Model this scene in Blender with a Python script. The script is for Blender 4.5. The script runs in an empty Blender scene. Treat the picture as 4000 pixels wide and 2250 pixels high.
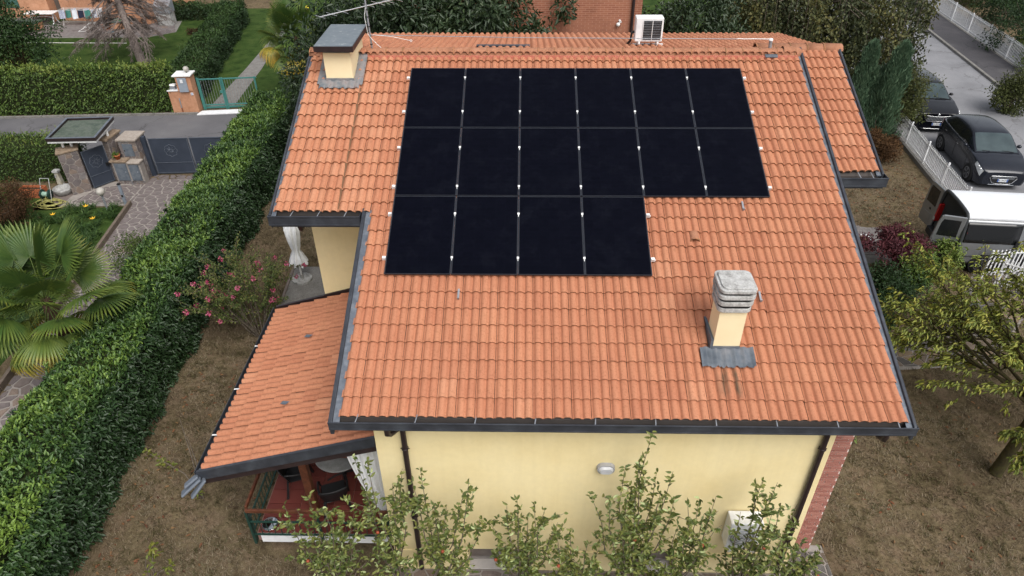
import bpy, math, random
import numpy as np
from mathutils import Vector, Matrix
scene = bpy.context.scene
C = scene.collection
rnd = random.Random(7)
rng = np.random.default_rng(11)
PI = math.pi

# ---------------------------------------------------------------- camera
FPX = 2743.92                       # focal length in px of the 4000 px wide photograph
CAM = np.array([2.4273, -14.7149, 12.4092])
CM = np.array([[0.9998039756, 0.0189033140, -0.0058885631],
               [-0.0063494683, 0.5878256009, 0.8089627601],
               [-0.0187535252, 0.8087667944, -0.5878303987]])   # rows: right, up, forward
cd = bpy.data.cameras.new('camera')
cam = bpy.data.objects.new('camera', cd); C.objects.link(cam)
R = np.stack([CM[0], CM[1], -CM[2]], 1)
cam.matrix_world = Matrix([[R[i][0], R[i][1], R[i][2], CAM[i]] for i in range(3)] + [[0, 0, 0, 1]])
cd.sensor_width = 36; cd.lens = FPX / 4000 * 36; cd.clip_end = 600; cd.clip_start = .1
scene.camera = cam

# ---------------------------------------------------------------- light: overcast sky
SUN_EL, SUN_AZ = math.radians(54), math.radians(150)       # azimuth from +Y towards +X
w = bpy.data.worlds.new('World'); scene.world = w; w.use_nodes = True
nt = w.node_tree; bg = nt.nodes['Background']
sky = nt.nodes.new('ShaderNodeTexSky'); sky.sky_type = 'NISHITA'; sky.sun_disc = False
sky.sun_elevation = SUN_EL; sky.sun_rotation = SUN_AZ
sky.air_density = 1.0; sky.dust_density = 4.0; sky.ozone_density = 1.0
hs = nt.nodes.new('ShaderNodeHueSaturation'); hs.inputs['Saturation'].default_value = .30
nt.links.new(sky.outputs[0], hs.inputs['Color']); nt.links.new(hs.outputs[0], bg.inputs['Color'])
bg.inputs['Strength'].default_value = .135
sd = bpy.data.lights.new('sun', 'SUN'); sd.energy = 1.15; sd.angle = math.radians(40); sd.color = (1, .96, .9)
sun = bpy.data.objects.new('sun', sd); C.objects.link(sun)
sv = Vector((math.sin(SUN_AZ) * math.cos(SUN_EL), math.cos(SUN_AZ) * math.cos(SUN_EL), math.sin(SUN_EL)))
sun.rotation_euler = sv.to_track_quat('Z', 'Y').to_euler(); sun.location = (0, 0, 30)
vs = scene.view_settings
vs.view_transform = 'Standard'; vs.look = 'None'; vs.gamma = 1; vs.use_curve_mapping = False
vs.exposure = 0.56
scene.cycles.max_bounces = 5; scene.cycles.diffuse_bounces = 3; scene.cycles.transparent_max_bounces = 8
scene.cycles.use_denoising = True

def px(u, v, z=0.0):
    """point at height z seen at pixel (u, v) of the photograph scaled to 2576 px wide"""
    k = 4000 / 2576
    d = np.array([(u * k - 2000) / FPX, -(v * k - 1125) / FPX, 1.0]) @ CM
    t = (z - CAM[2]) / d[2]
    p = CAM + t * d
    return Vector((p[0], p[1], z))

# ---------------------------------------------------------------- helpers
BASE = {}
def _reg(o, base): BASE[o.name] = Vector(base)
def tag(o, label=None, cat=None, group=None, kind=None):
    if label: o['label'] = label
    if cat: o['category'] = cat
    if group: o['group'] = group
    if kind: o['kind'] = kind
    return o
def thing(name, label, cat, loc=(0, 0, 0), group=None, rz=0):
    o = bpy.data.objects.new(name, None); C.objects.link(o)
    o.location = loc; o.rotation_euler = (0, 0, rz); o.empty_display_size = .2
    _reg(o, loc if rz == 0 else (0, 0, 0))
    return tag(o, label, cat, group)
def link_mesh(name, me, parent=None, loc=None):
    o = bpy.data.objects.new(name, me); C.objects.link(o)
    if parent is not None:
        o.parent = parent; _reg(o, BASE[parent.name])
    else:
        o.location = loc or (0, 0, 0); _reg(o, loc or (0, 0, 0))
    return o
class MB:
    """collects geometry of ONE part (world coordinates, or local ones when its thing is rotated)"""
    def __init__(s): s.v = []; s.f = []; s.m = []; s.mi = 0; s.sm = []
    def mat(s, i): s.mi = i; return s
    def face(s, pts, smooth=False):
        n = len(s.v); s.v += [tuple(p) for p in pts]; s.f.append(tuple(range(n, n + len(pts)))); s.m.append(s.mi); s.sm.append(smooth); return s
    def raw(s, vs, fs, smooth=False):
        n = len(s.v); s.v += [tuple(p) for p in vs]
        for f in fs: s.f.append(tuple(i + n for i in f)); s.m.append(s.mi); s.sm.append(smooth)
        return s
    def hexa(s, p):
        return s.raw(p, [(3, 2, 1, 0), (4, 5, 6, 7), (0, 1, 5, 4), (1, 2, 6, 5), (2, 3, 7, 6), (3, 0, 4, 7)])
    def box(s, x0, x1, y0, y1, z0, z1):
        return s.hexa([(x0, y0, z0), (x1, y0, z0), (x1, y1, z0), (x0, y1, z0), (x0, y0, z1), (x1, y0, z1), (x1, y1, z1), (x0, y1, z1)])
    def obox(s, c, ex, ey, ez):
        c, ex, ey, ez = map(Vector, (c, ex, ey, ez))
        return s.hexa([c - ex - ey - ez, c + ex - ey - ez, c + ex + ey - ez, c - ex + ey - ez, c - ex - ey + ez, c + ex - ey + ez, c + ex + ey + ez, c - ex + ey + ez])
    def bar(s, a, b, w, h, up=(0, 0, 1)):
        a, b, up = Vector(a), Vector(b), Vector(up)
        d = (b - a); L = d.length; d.normalize()
        sx = d.cross(up)
        if sx.length < 1e-5: sx = d.cross(Vector((1, 0, 0)))
        sx.normalize(); uz = sx.cross(d).normalized()
        return s.obox((a + b) / 2, d * L / 2, sx * w / 2, uz * h / 2)
    def tube(s, path, r, n=6, caps=True, smooth=True):
        path = [Vector(p) for p in path]
        rs = r if isinstance(r, (list, tuple)) else [r] * len(path)
        vs = []; fs = []
        ref = None
        for i, p in enumerate(path):
            d = (path[min(i + 1, len(path) - 1)] - path[max(i - 1, 0)])
            if d.length < 1e-9: d = Vector((0, 0, 1))
            d.normalize()
            if ref is None or abs(ref.dot(d)) > .95:
                ref = Vector((0, 0, 1)) if abs(d.z) < .9 else Vector((1, 0, 0))
            a = d.cross(ref).normalized(); b = d.cross(a)
            for k in range(n):
                t = 2 * PI * k / n
                vs.append(p + (a * math.cos(t) + b * math.sin(t)) * rs[i])
        for i in range(len(path) - 1):
            for k in range(n):
                k2 = (k + 1) % n
                fs.append((i * n + k, i * n + k2, (i + 1) * n + k2, (i + 1) * n + k))
        s.raw(vs, fs, smooth)
        if caps:
            s.raw(vs[:n], [tuple(range(n))]); s.raw(vs[-n:], [tuple(reversed(range(n)))])
        return s
    def prism(s, poly, z0, z1):
        n = len(poly)
        zt = z1 if callable(z1) else (lambda x, y: z1)
        zb = z0 if callable(z0) else (lambda x, y: z0)
        vs = [(x, y, zb(x, y)) for x, y in poly] + [(x, y, zt(x, y)) for x, y in poly]
        fs = [tuple(reversed(range(n))), tuple(range(n, 2 * n))] + [(i, (i + 1) % n, n + (i + 1) % n, n + i) for i in range(n)]
        return s.raw(vs, fs)
    def lathe(s, prof, o=(0, 0, 0), n=12, axis='Z', smooth=True):
        vs = []; fs = []
        for r, z in prof:
            for k in range(n):
                t = 2 * PI * k / n; a, b = r * math.cos(t), r * math.sin(t)
                p = (a, b, z) if axis == 'Z' else ((z, a, b) if axis == 'X' else (a, z, b))
                vs.append((o[0] + p[0], o[1] + p[1], o[2] + p[2]))
        for i in range(len(prof) - 1):
            for k in range(n):
                k2 = (k + 1) % n
                fs.append((i * n + k, i * n + k2, (i + 1) * n + k2, (i + 1) * n + k))
        s.raw(vs, fs, smooth)
        return s
    def ball(s, c, r, n=10, m=6, sz=1.0):
        return s.lathe([(max(r * math.sin(PI * i / m), 1e-4), -r * sz * math.cos(PI * i / m)) for i in range(m + 1)], c, n)
    def build(s, name, mats, parent=None, loc=None, bevel=0, smooth=None):
        if parent is not None: b = BASE[parent.name]
        else: b = Vector(loc or (0, 0, 0))
        me = bpy.data.meshes.new(name)
        me.from_pydata([(x - b.x, y - b.y, z - b.z) for x, y, z in s.v], [], s.f)
        for m in (mats if isinstance(mats, (list, tuple)) else [mats]): me.materials.append(m)
        me.polygons.foreach_set('material_index', s.m)
        me.polygons.foreach_set('use_smooth', [smooth if smooth is not None else q for q in s.sm])
        me.update()
        o = link_mesh(name, me, parent, loc)
        if bevel:
            bm = o.modifiers.new('bevel', 'BEVEL'); bm.width = bevel; bm.segments = 2; bm.limit_method = 'ANGLE'; bm.angle_limit = .6
        return o
def copy_tree(o, parent=None):
    c = o.copy(); C.objects.link(c); c.parent = parent; BASE[c.name] = BASE[o.name]
    for ch in [k for k in o.children]: copy_tree(ch, c)
    return c
def inst(name, me, parent, mat4):
    """a piece that shares mesh data; mat4 is its world matrix, its thing unrotated"""
    o = bpy.data.objects.new(name, me); C.objects.link(o); o.parent = parent
    o.matrix_local = Matrix.Translation(-BASE[parent.name]) @ mat4; BASE[o.name] = BASE[parent.name]
    return o
def basis(o, ex, ey, ez):
    return Matrix([[ex[i], ey[i], ez[i], o[i]] for i in range(3)] + [[0, 0, 0, 1]])

# ---------------------------------------------------------------- materials
def new_mat(name):
    m = bpy.data.materials.new(name); m.use_nodes = True
    n = m.node_tree.nodes; l = m.node_tree.links
    return m, n, l, n['Principled BSDF']
def ramp(n, cols, pos=None):
    r = n.new('ShaderNodeValToRGB'); e = r.color_ramp.elements
    while len(e) < len(cols): e.new(.5)
    for i, c in enumerate(cols):
        e[i].position = pos[i] if pos else i / (len(cols) - 1)
    for i, c in enumerate(cols): e[i].color = (*c, 1)
    return r
def noise(n, l, scale, detail=4, rough=.6, vec=None, dist=0):
    t = n.new('ShaderNodeTexNoise'); t.inputs['Scale'].default_value = scale; t.inputs['Detail'].default_value = detail
    t.inputs['Roughness'].default_value = rough; t.inputs['Distortion'].default_value = dist
    if vec is None:
        g = n.new('ShaderNodeNewGeometry'); vec = g.outputs['Position']
    l.new(vec, t.inputs['Vector']); return t
def mixc(n, l, fac, a, b, mode='MIX'):
    x = n.new('ShaderNodeMix'); x.data_type = 'RGBA'; x.blend_type = mode
    for sock, val in ((x.inputs['Factor'], fac), (x.inputs['A'], a), (x.inputs['B'], b)):
        if hasattr(val, 'is_output') or hasattr(val, 'links'): l.new(val, sock)
        elif isinstance(val, (int, float)): sock.default_value = val
        else: sock.default_value = (*val, 1) if len(val) == 3 else val
    return x.outputs['Result']
for _k in ():
    pass
def surf(name, cols, scale=4, rough=.8, bump=0, bscale=60, spec=.3, metal=0, pos=None, detail=5, fine=None, coat=0, rvar=0):
    """procedural surface: noise between colours, a finer speckle, bump"""
    m, n, l, b = new_mat(name)
    t = noise(n, l, scale, detail)
    r = ramp(n, cols, pos or ([.3 + .4 * i / (len(cols) - 1) for i in range(len(cols))] if len(cols) > 1 else None)) if len(cols) > 1 else None
    if r: l.new(t.outputs['Fac'], r.inputs['Fac']); out = r.outputs['Color']
    else:
        out = None; b.inputs['Base Color'].default_value = (*cols[0], 1)
    if fine:
        f = noise(n, l, fine[0], 3); rr = ramp(n, [(1 - fine[1],) * 3, (1 + fine[1] * .0,) * 3], [.35, .65])
        l.new(f.outputs['Fac'], rr.inputs['Fac'])
        out = mixc(n, l, 1.0, out if out else cols[0], rr.outputs['Color'], 'MULTIPLY')
    if out: l.new(out, b.inputs['Base Color'])
    b.inputs['Roughness'].default_value = rough; b.inputs['Metallic'].default_value = metal
    b.inputs['Specular IOR Level'].default_value = spec
    if coat: b.inputs['Coat Weight'].default_value = coat; b.inputs['Coat Roughness'].default_value = .06
    if rvar:
        mr = n.new('ShaderNodeMapRange'); mr.inputs['To Min'].default_value = max(rough - rvar, 0); mr.inputs['To Max'].default_value = min(rough + rvar, 1)
        l.new(t.outputs['Fac'], mr.inputs['Value']); l.new(mr.outputs[0], b.inputs['Roughness'])
    if bump:
        bt = noise(n, l, bscale, 4, .65); bn = n.new('ShaderNodeBump'); bn.inputs['Strength'].default_value = bump; bn.inputs['Distance'].default_value = .02
        l.new(bt.outputs['Fac'], bn.inputs['Height']); l.new(bn.outputs[0], b.inputs['Normal'])
    return m
def tinted(name, cols, rough=.8, spec=.3, nz=(6, .25), bump=0, bscale=80, trans=0, speck=None, pos=None):
    """colour from the mesh attribute 'tint' (0..1), broken up by noise"""
    m, n, l, b = new_mat(name)
    a = n.new('ShaderNodeAttribute'); a.attribute_name = 'tint'
    t = noise(n, l, nz[0], 4)
    ad = n.new('ShaderNodeMath'); ad.operation = 'MULTIPLY_ADD'; ad.inputs[1].default_value = nz[1] * 2; ad.inputs[2].default_value = -nz[1]
    l.new(t.outputs['Fac'], ad.inputs[0])
    s = n.new('ShaderNodeMath'); s.operation = 'ADD'; s.use_clamp = True
    l.new(a.outputs['Fac'], s.inputs[0]); l.new(ad.outputs[0], s.inputs[1])
    r = ramp(n, cols, pos); l.new(s.outputs[0], r.inputs['Fac']); out = r.outputs['Color']
    if speck:
        f = noise(n, l, speck[0], 3, .7); rr = ramp(n, [speck[1], (1, 1, 1)], [speck[2], speck[2] + .12]); l.new(f.outputs['Fac'], rr.inputs['Fac'])
        out = mixc(n, l, 1.0, out, rr.outputs['Color'], 'MULTIPLY')
    l.new(out, b.inputs['Base Color'])
    b.inputs['Roughness'].default_value = rough; b.inputs['Specular IOR Level'].default_value = spec
    if bump:
        bt = noise(n, l, bscale, 4, .65); bn = n.new('ShaderNodeBump'); bn.inputs['Strength'].default_value = bump; bn.inputs['Distance'].default_value = .01
        l.new(bt.outputs['Fac'], bn.inputs['Height']); l.new(bn.outputs[0], b.inputs['Normal'])
    if trans:
        tr = n.new('ShaderNodeBsdfTranslucent'); mx = n.new('ShaderNodeMixShader'); mx.inputs[0].default_value = trans
        l.new(out, tr.inputs['Color']); l.new(b.outputs[0], mx.inputs[1]); l.new(tr.outputs[0], mx.inputs[2])
        l.new(mx.outputs[0], n['Material Output'].inputs['Surface'])
    return m
def plain(name, c, rough=.5, spec=.4, metal=0, coat=0):
    v = 1.0
    return surf(name, [tuple(x * .9 for x in c), tuple(min(x * 1.08, 1) for x in c)], 7, rough, 0, 60, spec, metal, coat=coat, rvar=.04)

def npmesh(name, V, F, mats, tint=None, smooth=False):
    """mesh from numpy: V (n,3); F list of (k,m) int arrays of equal-sided faces"""
    me = bpy.data.meshes.new(name)
    V = np.asarray(V, np.float32)
    me.vertices.add(len(V)); me.vertices.foreach_set('co', V.ravel())
    idx = np.concatenate([f.ravel() for f in F]).astype(np.int32)
    cnt = np.concatenate([np.full(len(f), f.shape[1], np.int32) for f in F])
    st = np.concatenate([[0], np.cumsum(cnt)[:-1]]).astype(np.int32)
    me.loops.add(len(idx)); me.loops.foreach_set('vertex_index', idx)
    me.polygons.add(len(cnt)); me.polygons.foreach_set('loop_start', st); me.polygons.foreach_set('loop_total', cnt)
    if smooth: me.polygons.foreach_set('use_smooth', np.ones(len(cnt), bool))
    for m in (mats if isinstance(mats, (list, tuple)) else [mats]): me.materials.append(m)
    if tint is not None:
        a = me.attributes.new('tint', 'FLOAT', 'POINT'); a.data.foreach_set('value', np.asarray(tint, np.float32))
    me.update(calc_edges=True); return me
def unit(a): return a / np.maximum(np.linalg.norm(a, axis=-1, keepdims=True), 1e-9)
def leaf_arrays(P, D, N, L, W, fold=.25, curl=.15, slim=False):
    P = np.asarray(P, float); D = unit(np.asarray(D, float)); S_ = unit(np.cross(D, N)); N = np.cross(S_, D)
    L = np.broadcast_to(np.asarray(L, float), (len(P),))[:, None]; W = np.broadcast_to(np.asarray(W, float), (len(P),))[:, None]
    if slim:
        v = [P, P + D * .5 * L + S_ * .5 * W + N * fold * W, P + D * L - N * curl * L, P + D * .5 * L - S_ * .5 * W + N * fold * W]
        V = np.stack(v, 1).reshape(-1, 3); k = np.arange(len(P))[:, None] * 4
        return V, [k + np.array([[0, 1, 2]]), k + np.array([[0, 2, 3]])], 4
    v = [P, P + D * .28 * L + S_ * .46 * W + N * fold * W, P + D * .66 * L + S_ * .42 * W + N * (fold * W - curl * .3 * L), P + D * L - N * curl * L,
         P + D * .66 * L - S_ * .42 * W + N * (fold * W - curl * .3 * L), P + D * .28 * L - S_ * .46 * W + N * fold * W]
    V = np.stack(v, 1).reshape(-1, 3); k = np.arange(len(P))[:, None] * 6
    return V, [k + np.array([[0, 1, 2, 3]]), k + np.array([[0, 3, 4, 5]])], 6
def leaves(name, P, D, N, L, W, tint, mat_, parent, fold=.25, curl=.15, slim=False, kind='stuff', base=None):
    V, F, k = leaf_arrays(P, D, N, L, W, fold, curl, slim)
    b = np.array(BASE[parent.name]) if parent is not None else np.array(base or (0, 0, 0))
    me = npmesh(name, V - b, F, mat_, np.repeat(tint, k))
    o = link_mesh(name, me, parent, None if parent is not None else base)
    if kind and parent is not None: o['kind'] = kind
    return o
def rdir(n, g=None):
    a = (g or rng).normal(size=(n, 3)); return unit(a)
def clumps(centers, radii, per, shell=.55, up=.5, jit=.7, droop=.2):
    """leaf positions, axes and normals for round leaf clumps"""
    centers = np.repeat(np.asarray(centers, float), per, 0); radii = np.repeat(np.asarray(radii, float).reshape(-1, 1) if np.ndim(radii) == 1 else np.asarray(radii, float), per, 0)
    n = len(centers); d = rdir(n)
    r = shell + (1 - shell) * rng.random((n, 1)); r = np.where(rng.random((n, 1)) < .2, rng.random((n, 1)), r)
    P = centers + d * r * radii
    N = unit(d * .7 + np.array([0, 0, up]) + rng.normal(size=(n, 3)) * jit * .5)
    D = unit(d + rng.normal(size=(n, 3)) * jit - np.array([0, 0, droop]))
    return P, D, N
def text_mesh(s, size, mat4, mat_, parent, name='lettering', ext=.002):
    cu = bpy.data.curves.new('t', 'FONT'); cu.body = s; cu.size = size; cu.extrude = ext; cu.align_x = 'CENTER'; cu.align_y = 'CENTER'; cu.resolution_u = 2
    t = bpy.data.objects.new('t', cu); C.objects.link(t)
    me = bpy.data.meshes.new_from_object(t.evaluated_get(bpy.context.evaluated_depsgraph_get()))
    bpy.data.objects.remove(t); bpy.data.curves.remove(cu)
    me.name = name; me.materials.clear(); me.materials.append(mat_)
    o = bpy.data.objects.new(name, me); C.objects.link(o); o.parent = parent
    o.matrix_local = Matrix.Translation(-BASE[parent.name]) @ mat4; BASE[o.name] = BASE[parent.name]
    return o
def clip_poly(poly, nx, ny, c):
    """keep the side nx*x+ny*y <= c"""
    out = []
    for i in range(len(poly)):
        a, b = poly[i], poly[(i + 1) % len(poly)]
        da, db = nx * a[0] + ny * a[1] - c, nx * b[0] + ny * b[1] - c
        if da <= 0: out.append(a)
        if (da < 0 < db) or (db < 0 < da):
            t = da / (da - db); out.append((a[0] + t * (b[0] - a[0]), a[1] + t * (b[1] - a[1])))
    return out
def crazy(region, cell, gap, seed):
    """irregular stones filling a convex region (crazy paving): list of polygons"""
    r = random.Random(seed)
    xs = [p[0] for p in region]; ys = [p[1] for p in region]
    pts = []
    y = min(ys) - cell
    while y < max(ys) + cell:
        x = min(xs) - cell
        while x < max(xs) + cell:
            pts.append((x + r.uniform(-.46, .46) * cell, y + r.uniform(-.46, .46) * cell)); x += cell * r.uniform(.85, 1.2)
        y += cell * .9
    out = []
    ar = sum(region[i][0] * region[(i + 1) % len(region)][1] - region[(i + 1) % len(region)][0] * region[i][1] for i in range(len(region)))
    reg = region if ar > 0 else region[::-1]
    for i, a in enumerate(pts):
        poly = [(a[0] - cell * 2, a[1] - cell * 2), (a[0] + cell * 2, a[1] - cell * 2), (a[0] + cell * 2, a[1] + cell * 2), (a[0] - cell * 2, a[1] + cell * 2)]
        for j, b in enumerate(pts):
            if i == j or abs(b[0] - a[0]) > cell * 3.2 or abs(b[1] - a[1]) > cell * 3.2: continue
            dx, dy = b[0] - a[0], b[1] - a[1]; L = math.hypot(dx, dy)
            nx, ny = dx / L, dy / L
            poly = clip_poly(poly, nx, ny, nx * (a[0] + dx / 2) + ny * (a[1] + dy / 2) - gap / 2)
            if len(poly) < 3: break
        for k in range(len(reg)):
            if len(poly) < 3: break
            p, q_ = reg[k], reg[(k + 1) % len(reg)]
            dx, dy = q_[0] - p[0], q_[1] - p[1]; L = math.hypot(dx, dy)
            poly = clip_poly(poly, dy / L, -dx / L, (dy * p[0] - dx * p[1]) / L - gap / 3)
        if len(poly) >= 3:
            A = abs(sum(poly[i][0] * poly[(i + 1) % len(poly)][1] - poly[(i + 1) % len(poly)][0] * poly[i][1] for i in range(len(poly)))) / 2
            if A > cell * cell * .06: out.append(poly)
    return out
def stone_pieces(polys, fmap, thick, mats, parent, name='paving_stone', seed=3, limit=300):
    """each stone its own object; fmap(x, y, h) maps the face to the world"""
    r = random.Random(seed)
    polys = sorted(polys, key=lambda p: sum((np.linalg.norm(np.array(fmap(p[0][0], p[0][1], 0)) - CAM),)))
    for i, p in enumerate(polys[:limit]):
        h = thick * r.uniform(.7, 1.25); n = len(p)
        cx = sum(a for a, _ in p) / n; cy = sum(b for _, b in p) / n
        top = [(cx + (a - cx) * .96, cy + (b - cy) * .96) for a, b in p]
        m = MB(); m.raw([fmap(a, b, 0) for a, b in p] + [fmap(a, b, h) for a, b in top], [tuple(range(n, 2 * n))] + [(k, (k + 1) % n, n + (k + 1) % n, n + k) for k in range(n)])
        o = m.build(name, r.choice(mats), parent)
    if len(polys) > limit:
        m = MB()
        for p in polys[limit:]:
            n = len(p); m.raw([fmap(a, b, 0) for a, b in p] + [fmap(a, b, thick) for a, b in p], [tuple(range(n, 2 * n))] + [(k, (k + 1) % n, n + (k + 1) % n, n + k) for k in range(n)])
        m.build(name + '_field', mats[0], parent)['kind'] = 'stuff'
# ---------------------------------------------------------------- shared materials
M = {}
def streaky(name, cols, scale, rough, bump, bscale, spec, fine=None):
    """plaster with faint vertical run-off streaks and patchy fading"""
    m = surf(name, cols, scale, rough, bump, bscale, spec, fine=fine); n = m.node_tree.nodes; l = m.node_tree.links; b = n['Principled BSDF']
    old = b.inputs['Base Color'].links[0].from_socket
    g = n.new('ShaderNodeNewGeometry'); v = n.new('ShaderNodeVectorMath'); v.operation = 'MULTIPLY'; v.inputs[1].default_value = (7, 7, .35); l.new(g.outputs['Position'], v.inputs[0])
    t = noise(n, l, 1.0, 5, .6, v.outputs[0]); r = ramp(n, [(.86, .84, .80), (1, 1, 1)], [.34, .56]); l.new(t.outputs['Fac'], r.inputs['Fac'])
    l.new(mixc(n, l, .2, old, mixc(n, l, 1., old, r.outputs['Color'], 'MULTIPLY')), b.inputs['Base Color']); return m
def solar_glass():
    """black cells with hair-thin busbars and a film of dust"""
    m, n, l, b = new_mat('solar_cells')
    tc = n.new('ShaderNodeTexCoord'); bk = n.new('ShaderNodeTexBrick'); bk.offset = 0; bk.inputs['Scale'].default_value = 1; bk.inputs['Brick Width'].default_value = .182; bk.inputs['Row Height'].default_value = .091 * CTV; bk.inputs['Mortar Size'].default_value = .0022
    bk.inputs['Color1'].default_value = (.0018, .0022, .0052, 1); bk.inputs['Color2'].default_value = (.0024, .0028, .0064, 1); bk.inputs['Mortar'].default_value = (.0032, .0037, .0075, 1)
    l.new(tc.outputs['Object'], bk.inputs['Vector'])
    d = noise(n, l, 2.2, 7, .75); r = ramp(n, [(0, 0, 0), (.003, .0034, .0045)], [.5, .8]); l.new(d.outputs['Fac'], r.inputs['Fac'])
    l.new(mixc(n, l, 1., bk.outputs['Color'], r.outputs['Color'], 'ADD'), b.inputs['Base Color'])
    mr = n.new('ShaderNodeMapRange'); mr.inputs['To Min'].default_value = .12; mr.inputs['To Max'].default_value = .34; l.new(d.outputs['Fac'], mr.inputs['Value']); l.new(mr.outputs[0], b.inputs['Roughness'])
    b.inputs['Specular IOR Level'].default_value = .045; return m
CTV = math.cos(math.radians(21.846))
M['tile'] = tinted('terracotta_tile', [(0.3315, 0.1243, 0.07098), (0.4201, 0.1716, 0.0973), (0.4918, 0.219, 0.1236), (0.5196, 0.2545, 0.1545)], .88, .2, (1.3, .22), .25, 160, speck=(26, (.82, .80, .77), .36))
def weather_tiles(m):
    """run-off streaks down the slope and the dark dirt below the kitchen chimney"""
    n = m.node_tree.nodes; l = m.node_tree.links; b = n['Principled BSDF']; old = b.inputs['Base Color'].links[0].from_socket
    g = n.new('ShaderNodeNewGeometry'); v = n.new('ShaderNodeVectorMath'); v.operation = 'MULTIPLY'; v.inputs[1].default_value = (10, .6, .6); l.new(g.outputs['Position'], v.inputs[0])
    t = noise(n, l, 1.0, 5, .65, v.outputs[0]); r = ramp(n, [(.78, .76, .73), (1, 1, 1), (1.04, 1.03, 1.0)], [.32, .5, .72]); l.new(t.outputs['Fac'], r.inputs['Fac'])
    o = mixc(n, l, .42, old, mixc(n, l, 1., old, r.outputs['Color'], 'MULTIPLY'))
    s = n.new('ShaderNodeSeparateXYZ'); l.new(g.outputs['Position'], s.inputs[0])
    def band(sock, c, h):
        a = n.new('ShaderNodeMath'); a.operation = 'SUBTRACT'; l.new(sock, a.inputs[0]); a.inputs[1].default_value = c
        q = n.new('ShaderNodeMath'); q.operation = 'ABSOLUTE'; l.new(a.outputs[0], q.inputs[0])
        k = n.new('ShaderNodeMapRange'); k.inputs['From Min'].default_value = h; k.inputs['From Max'].default_value = h * .4; l.new(q.outputs[0], k.inputs['Value']); return k.outputs[0]
    w = n.new('ShaderNodeMath'); w.operation = 'MULTIPLY'; l.new(band(s.outputs['X'], 5.66, .26), w.inputs[0]); l.new(band(s.outputs['Y'], -6.62, .30), w.inputs[1])
    rr = ramp(n, [(1, 1, 1), (0, 0, 0)], [.38, .56]); l.new(t.outputs['Fac'], rr.inputs['Fac'])
    w2 = n.new('ShaderNodeMath'); w2.operation = 'MULTIPLY'; l.new(w.outputs[0], w2.inputs[0]); l.new(rr.outputs['Color'], w2.inputs[1])
    o = mixc(n, l, w2.outputs[0], o, (.12, .085, .055)); l.new(o, b.inputs['Base Color'])
weather_tiles(M['tile'])
M['tile_edge'] = surf('mossy_tile_edge', [(0.135, 0.1013, 0.054), (0.3375, 0.162, 0.081), (0.486, 0.2025, 0.108)], 14, .95, .3, 90)
M['cap'] = surf('weathered_ridge_tile', [(0.3096, 0.1426, 0.08194), (0.3922, 0.1795, 0.1037), (0.4438, 0.2218, 0.1365)], 5, .9, .3, 70, fine=(60, .2))
M['underlay'] = plain('roof_underlay', (.07, .06, .055), .9)
M['flash'] = surf('dark_grey_sheet_metal', [(.030, .034, .042), (.045, .05, .062), (.07, .08, .095)], 3, .42, 0, 60, .4, .25, rvar=.12)
M['flash_lt'] = surf('zinc_inner_strip', [(.09, .11, .14), (.14, .16, .19), (.22, .24, .27)], 9, .45, 0, 60, .4, .4)
M['brownmetal'] = surf('brown_painted_metal', [(.018, .012, .014), (.035, .022, .022)], 6, .4, 0, 60, .4)
M['plaster'] = streaky('cream_yellow_plaster', [(.78, .64, .34), (.82, .69, .39), (.83, .71, .42)], .7, .92, .12, 220, .15, fine=(9, .035))
M['plaster_lt'] = surf('pale_cream_plaster', [(.82, .68, .42), (.86, .74, .48)], 2, .92, .12, 200, .15)
M['concrete'] = surf('weathered_concrete', [(.26, .255, .24), (.42, .415, .40), (.55, .55, .54)], 7, .95, .35, 60, .15, fine=(35, .35))
M['lead'] = surf('lead_flashing', [(.065, .08, .10), (.11, .13, .155), (.17, .18, .20)], 4, .5, .35, 25, .4, .2)
M['zinc'] = surf('spotted_zinc_cap', [(.13, .16, .185), (.17, .20, .225), (.20, .23, .25), (.42, .44, .45)], 9, .5, .1, 30, .4, .3, pos=[.2, .45, .64, .74])
M['brick'] = tinted('red_brick', [(0.2656, 0.1097, 0.0875), (0.3294, 0.1435, 0.1155), (0.3825, 0.1856, 0.1487)], .9, .2, (20, .2), .2, 140)
M['mortar'] = plain('mortar', (.72, .63, .59), .95, .1)
M['white'] = plain('white_paint', (.76, .77, .78), .45)
M['whitep'] = plain('white_plastic', (.78, .78, .77), .4)
M['alu'] = plain('aluminium', (.62, .63, .64), .35, .5, .6)
M['galv'] = plain('galvanised_steel', (.32, .34, .37), .45, .5, .5)
M['black'] = plain('black_plastic', (.012, .012, .013), .5)
M['dkgreen'] = plain('dark_green_paint', (.012, .042, .032), .45)
M['teal'] = plain('teal_green_paint', (.05, .19, .17), .45)
M['wood'] = surf('varnished_wood', [(.06, .02, .011), (.10, .035, .018), (.14, .052, .026)], 10, .5, .1, 50)
M['redtile'] = tinted('red_terrace_tile', [(0.108, 0.0238, 0.0187), (0.144, 0.034, 0.0255), (0.1728, 0.04675, 0.034)], .5, .4, (5, .2))
M['grout'] = plain('tile_grout', (.23, .13, .11), .9)
M['terra'] = plain('terracotta_pot', (.40, .125, .055), .85, .2)
M['pv'] = solar_glass()
M['pvframe'] = plain('black_panel_frame', (.014, .016, .022), .4, .4)
M['pvline'] = plain('panel_edge', (.05, .06, .08), .4, .4, .3)
M['glassdk'] = plain('dark_glass', (.012, .014, .016), .08, .5)
M['soil'] = surf('dark_soil', [(.04, .028, .018), (.075, .05, .032)], 5, 1, .4, 40, .1)
M['bark'] = surf('grey_brown_bark', [(.07, .055, .042), (.14, .115, .09), (.20, .17, .14)], 18, .95, .5, 45, .1)
M['barkdk'] = surf('dark_mossy_bark', [(.03, .028, .016), (.055, .045, .022), (.06, .062, .02)], 9, .95, .5, 35, .1)
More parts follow.
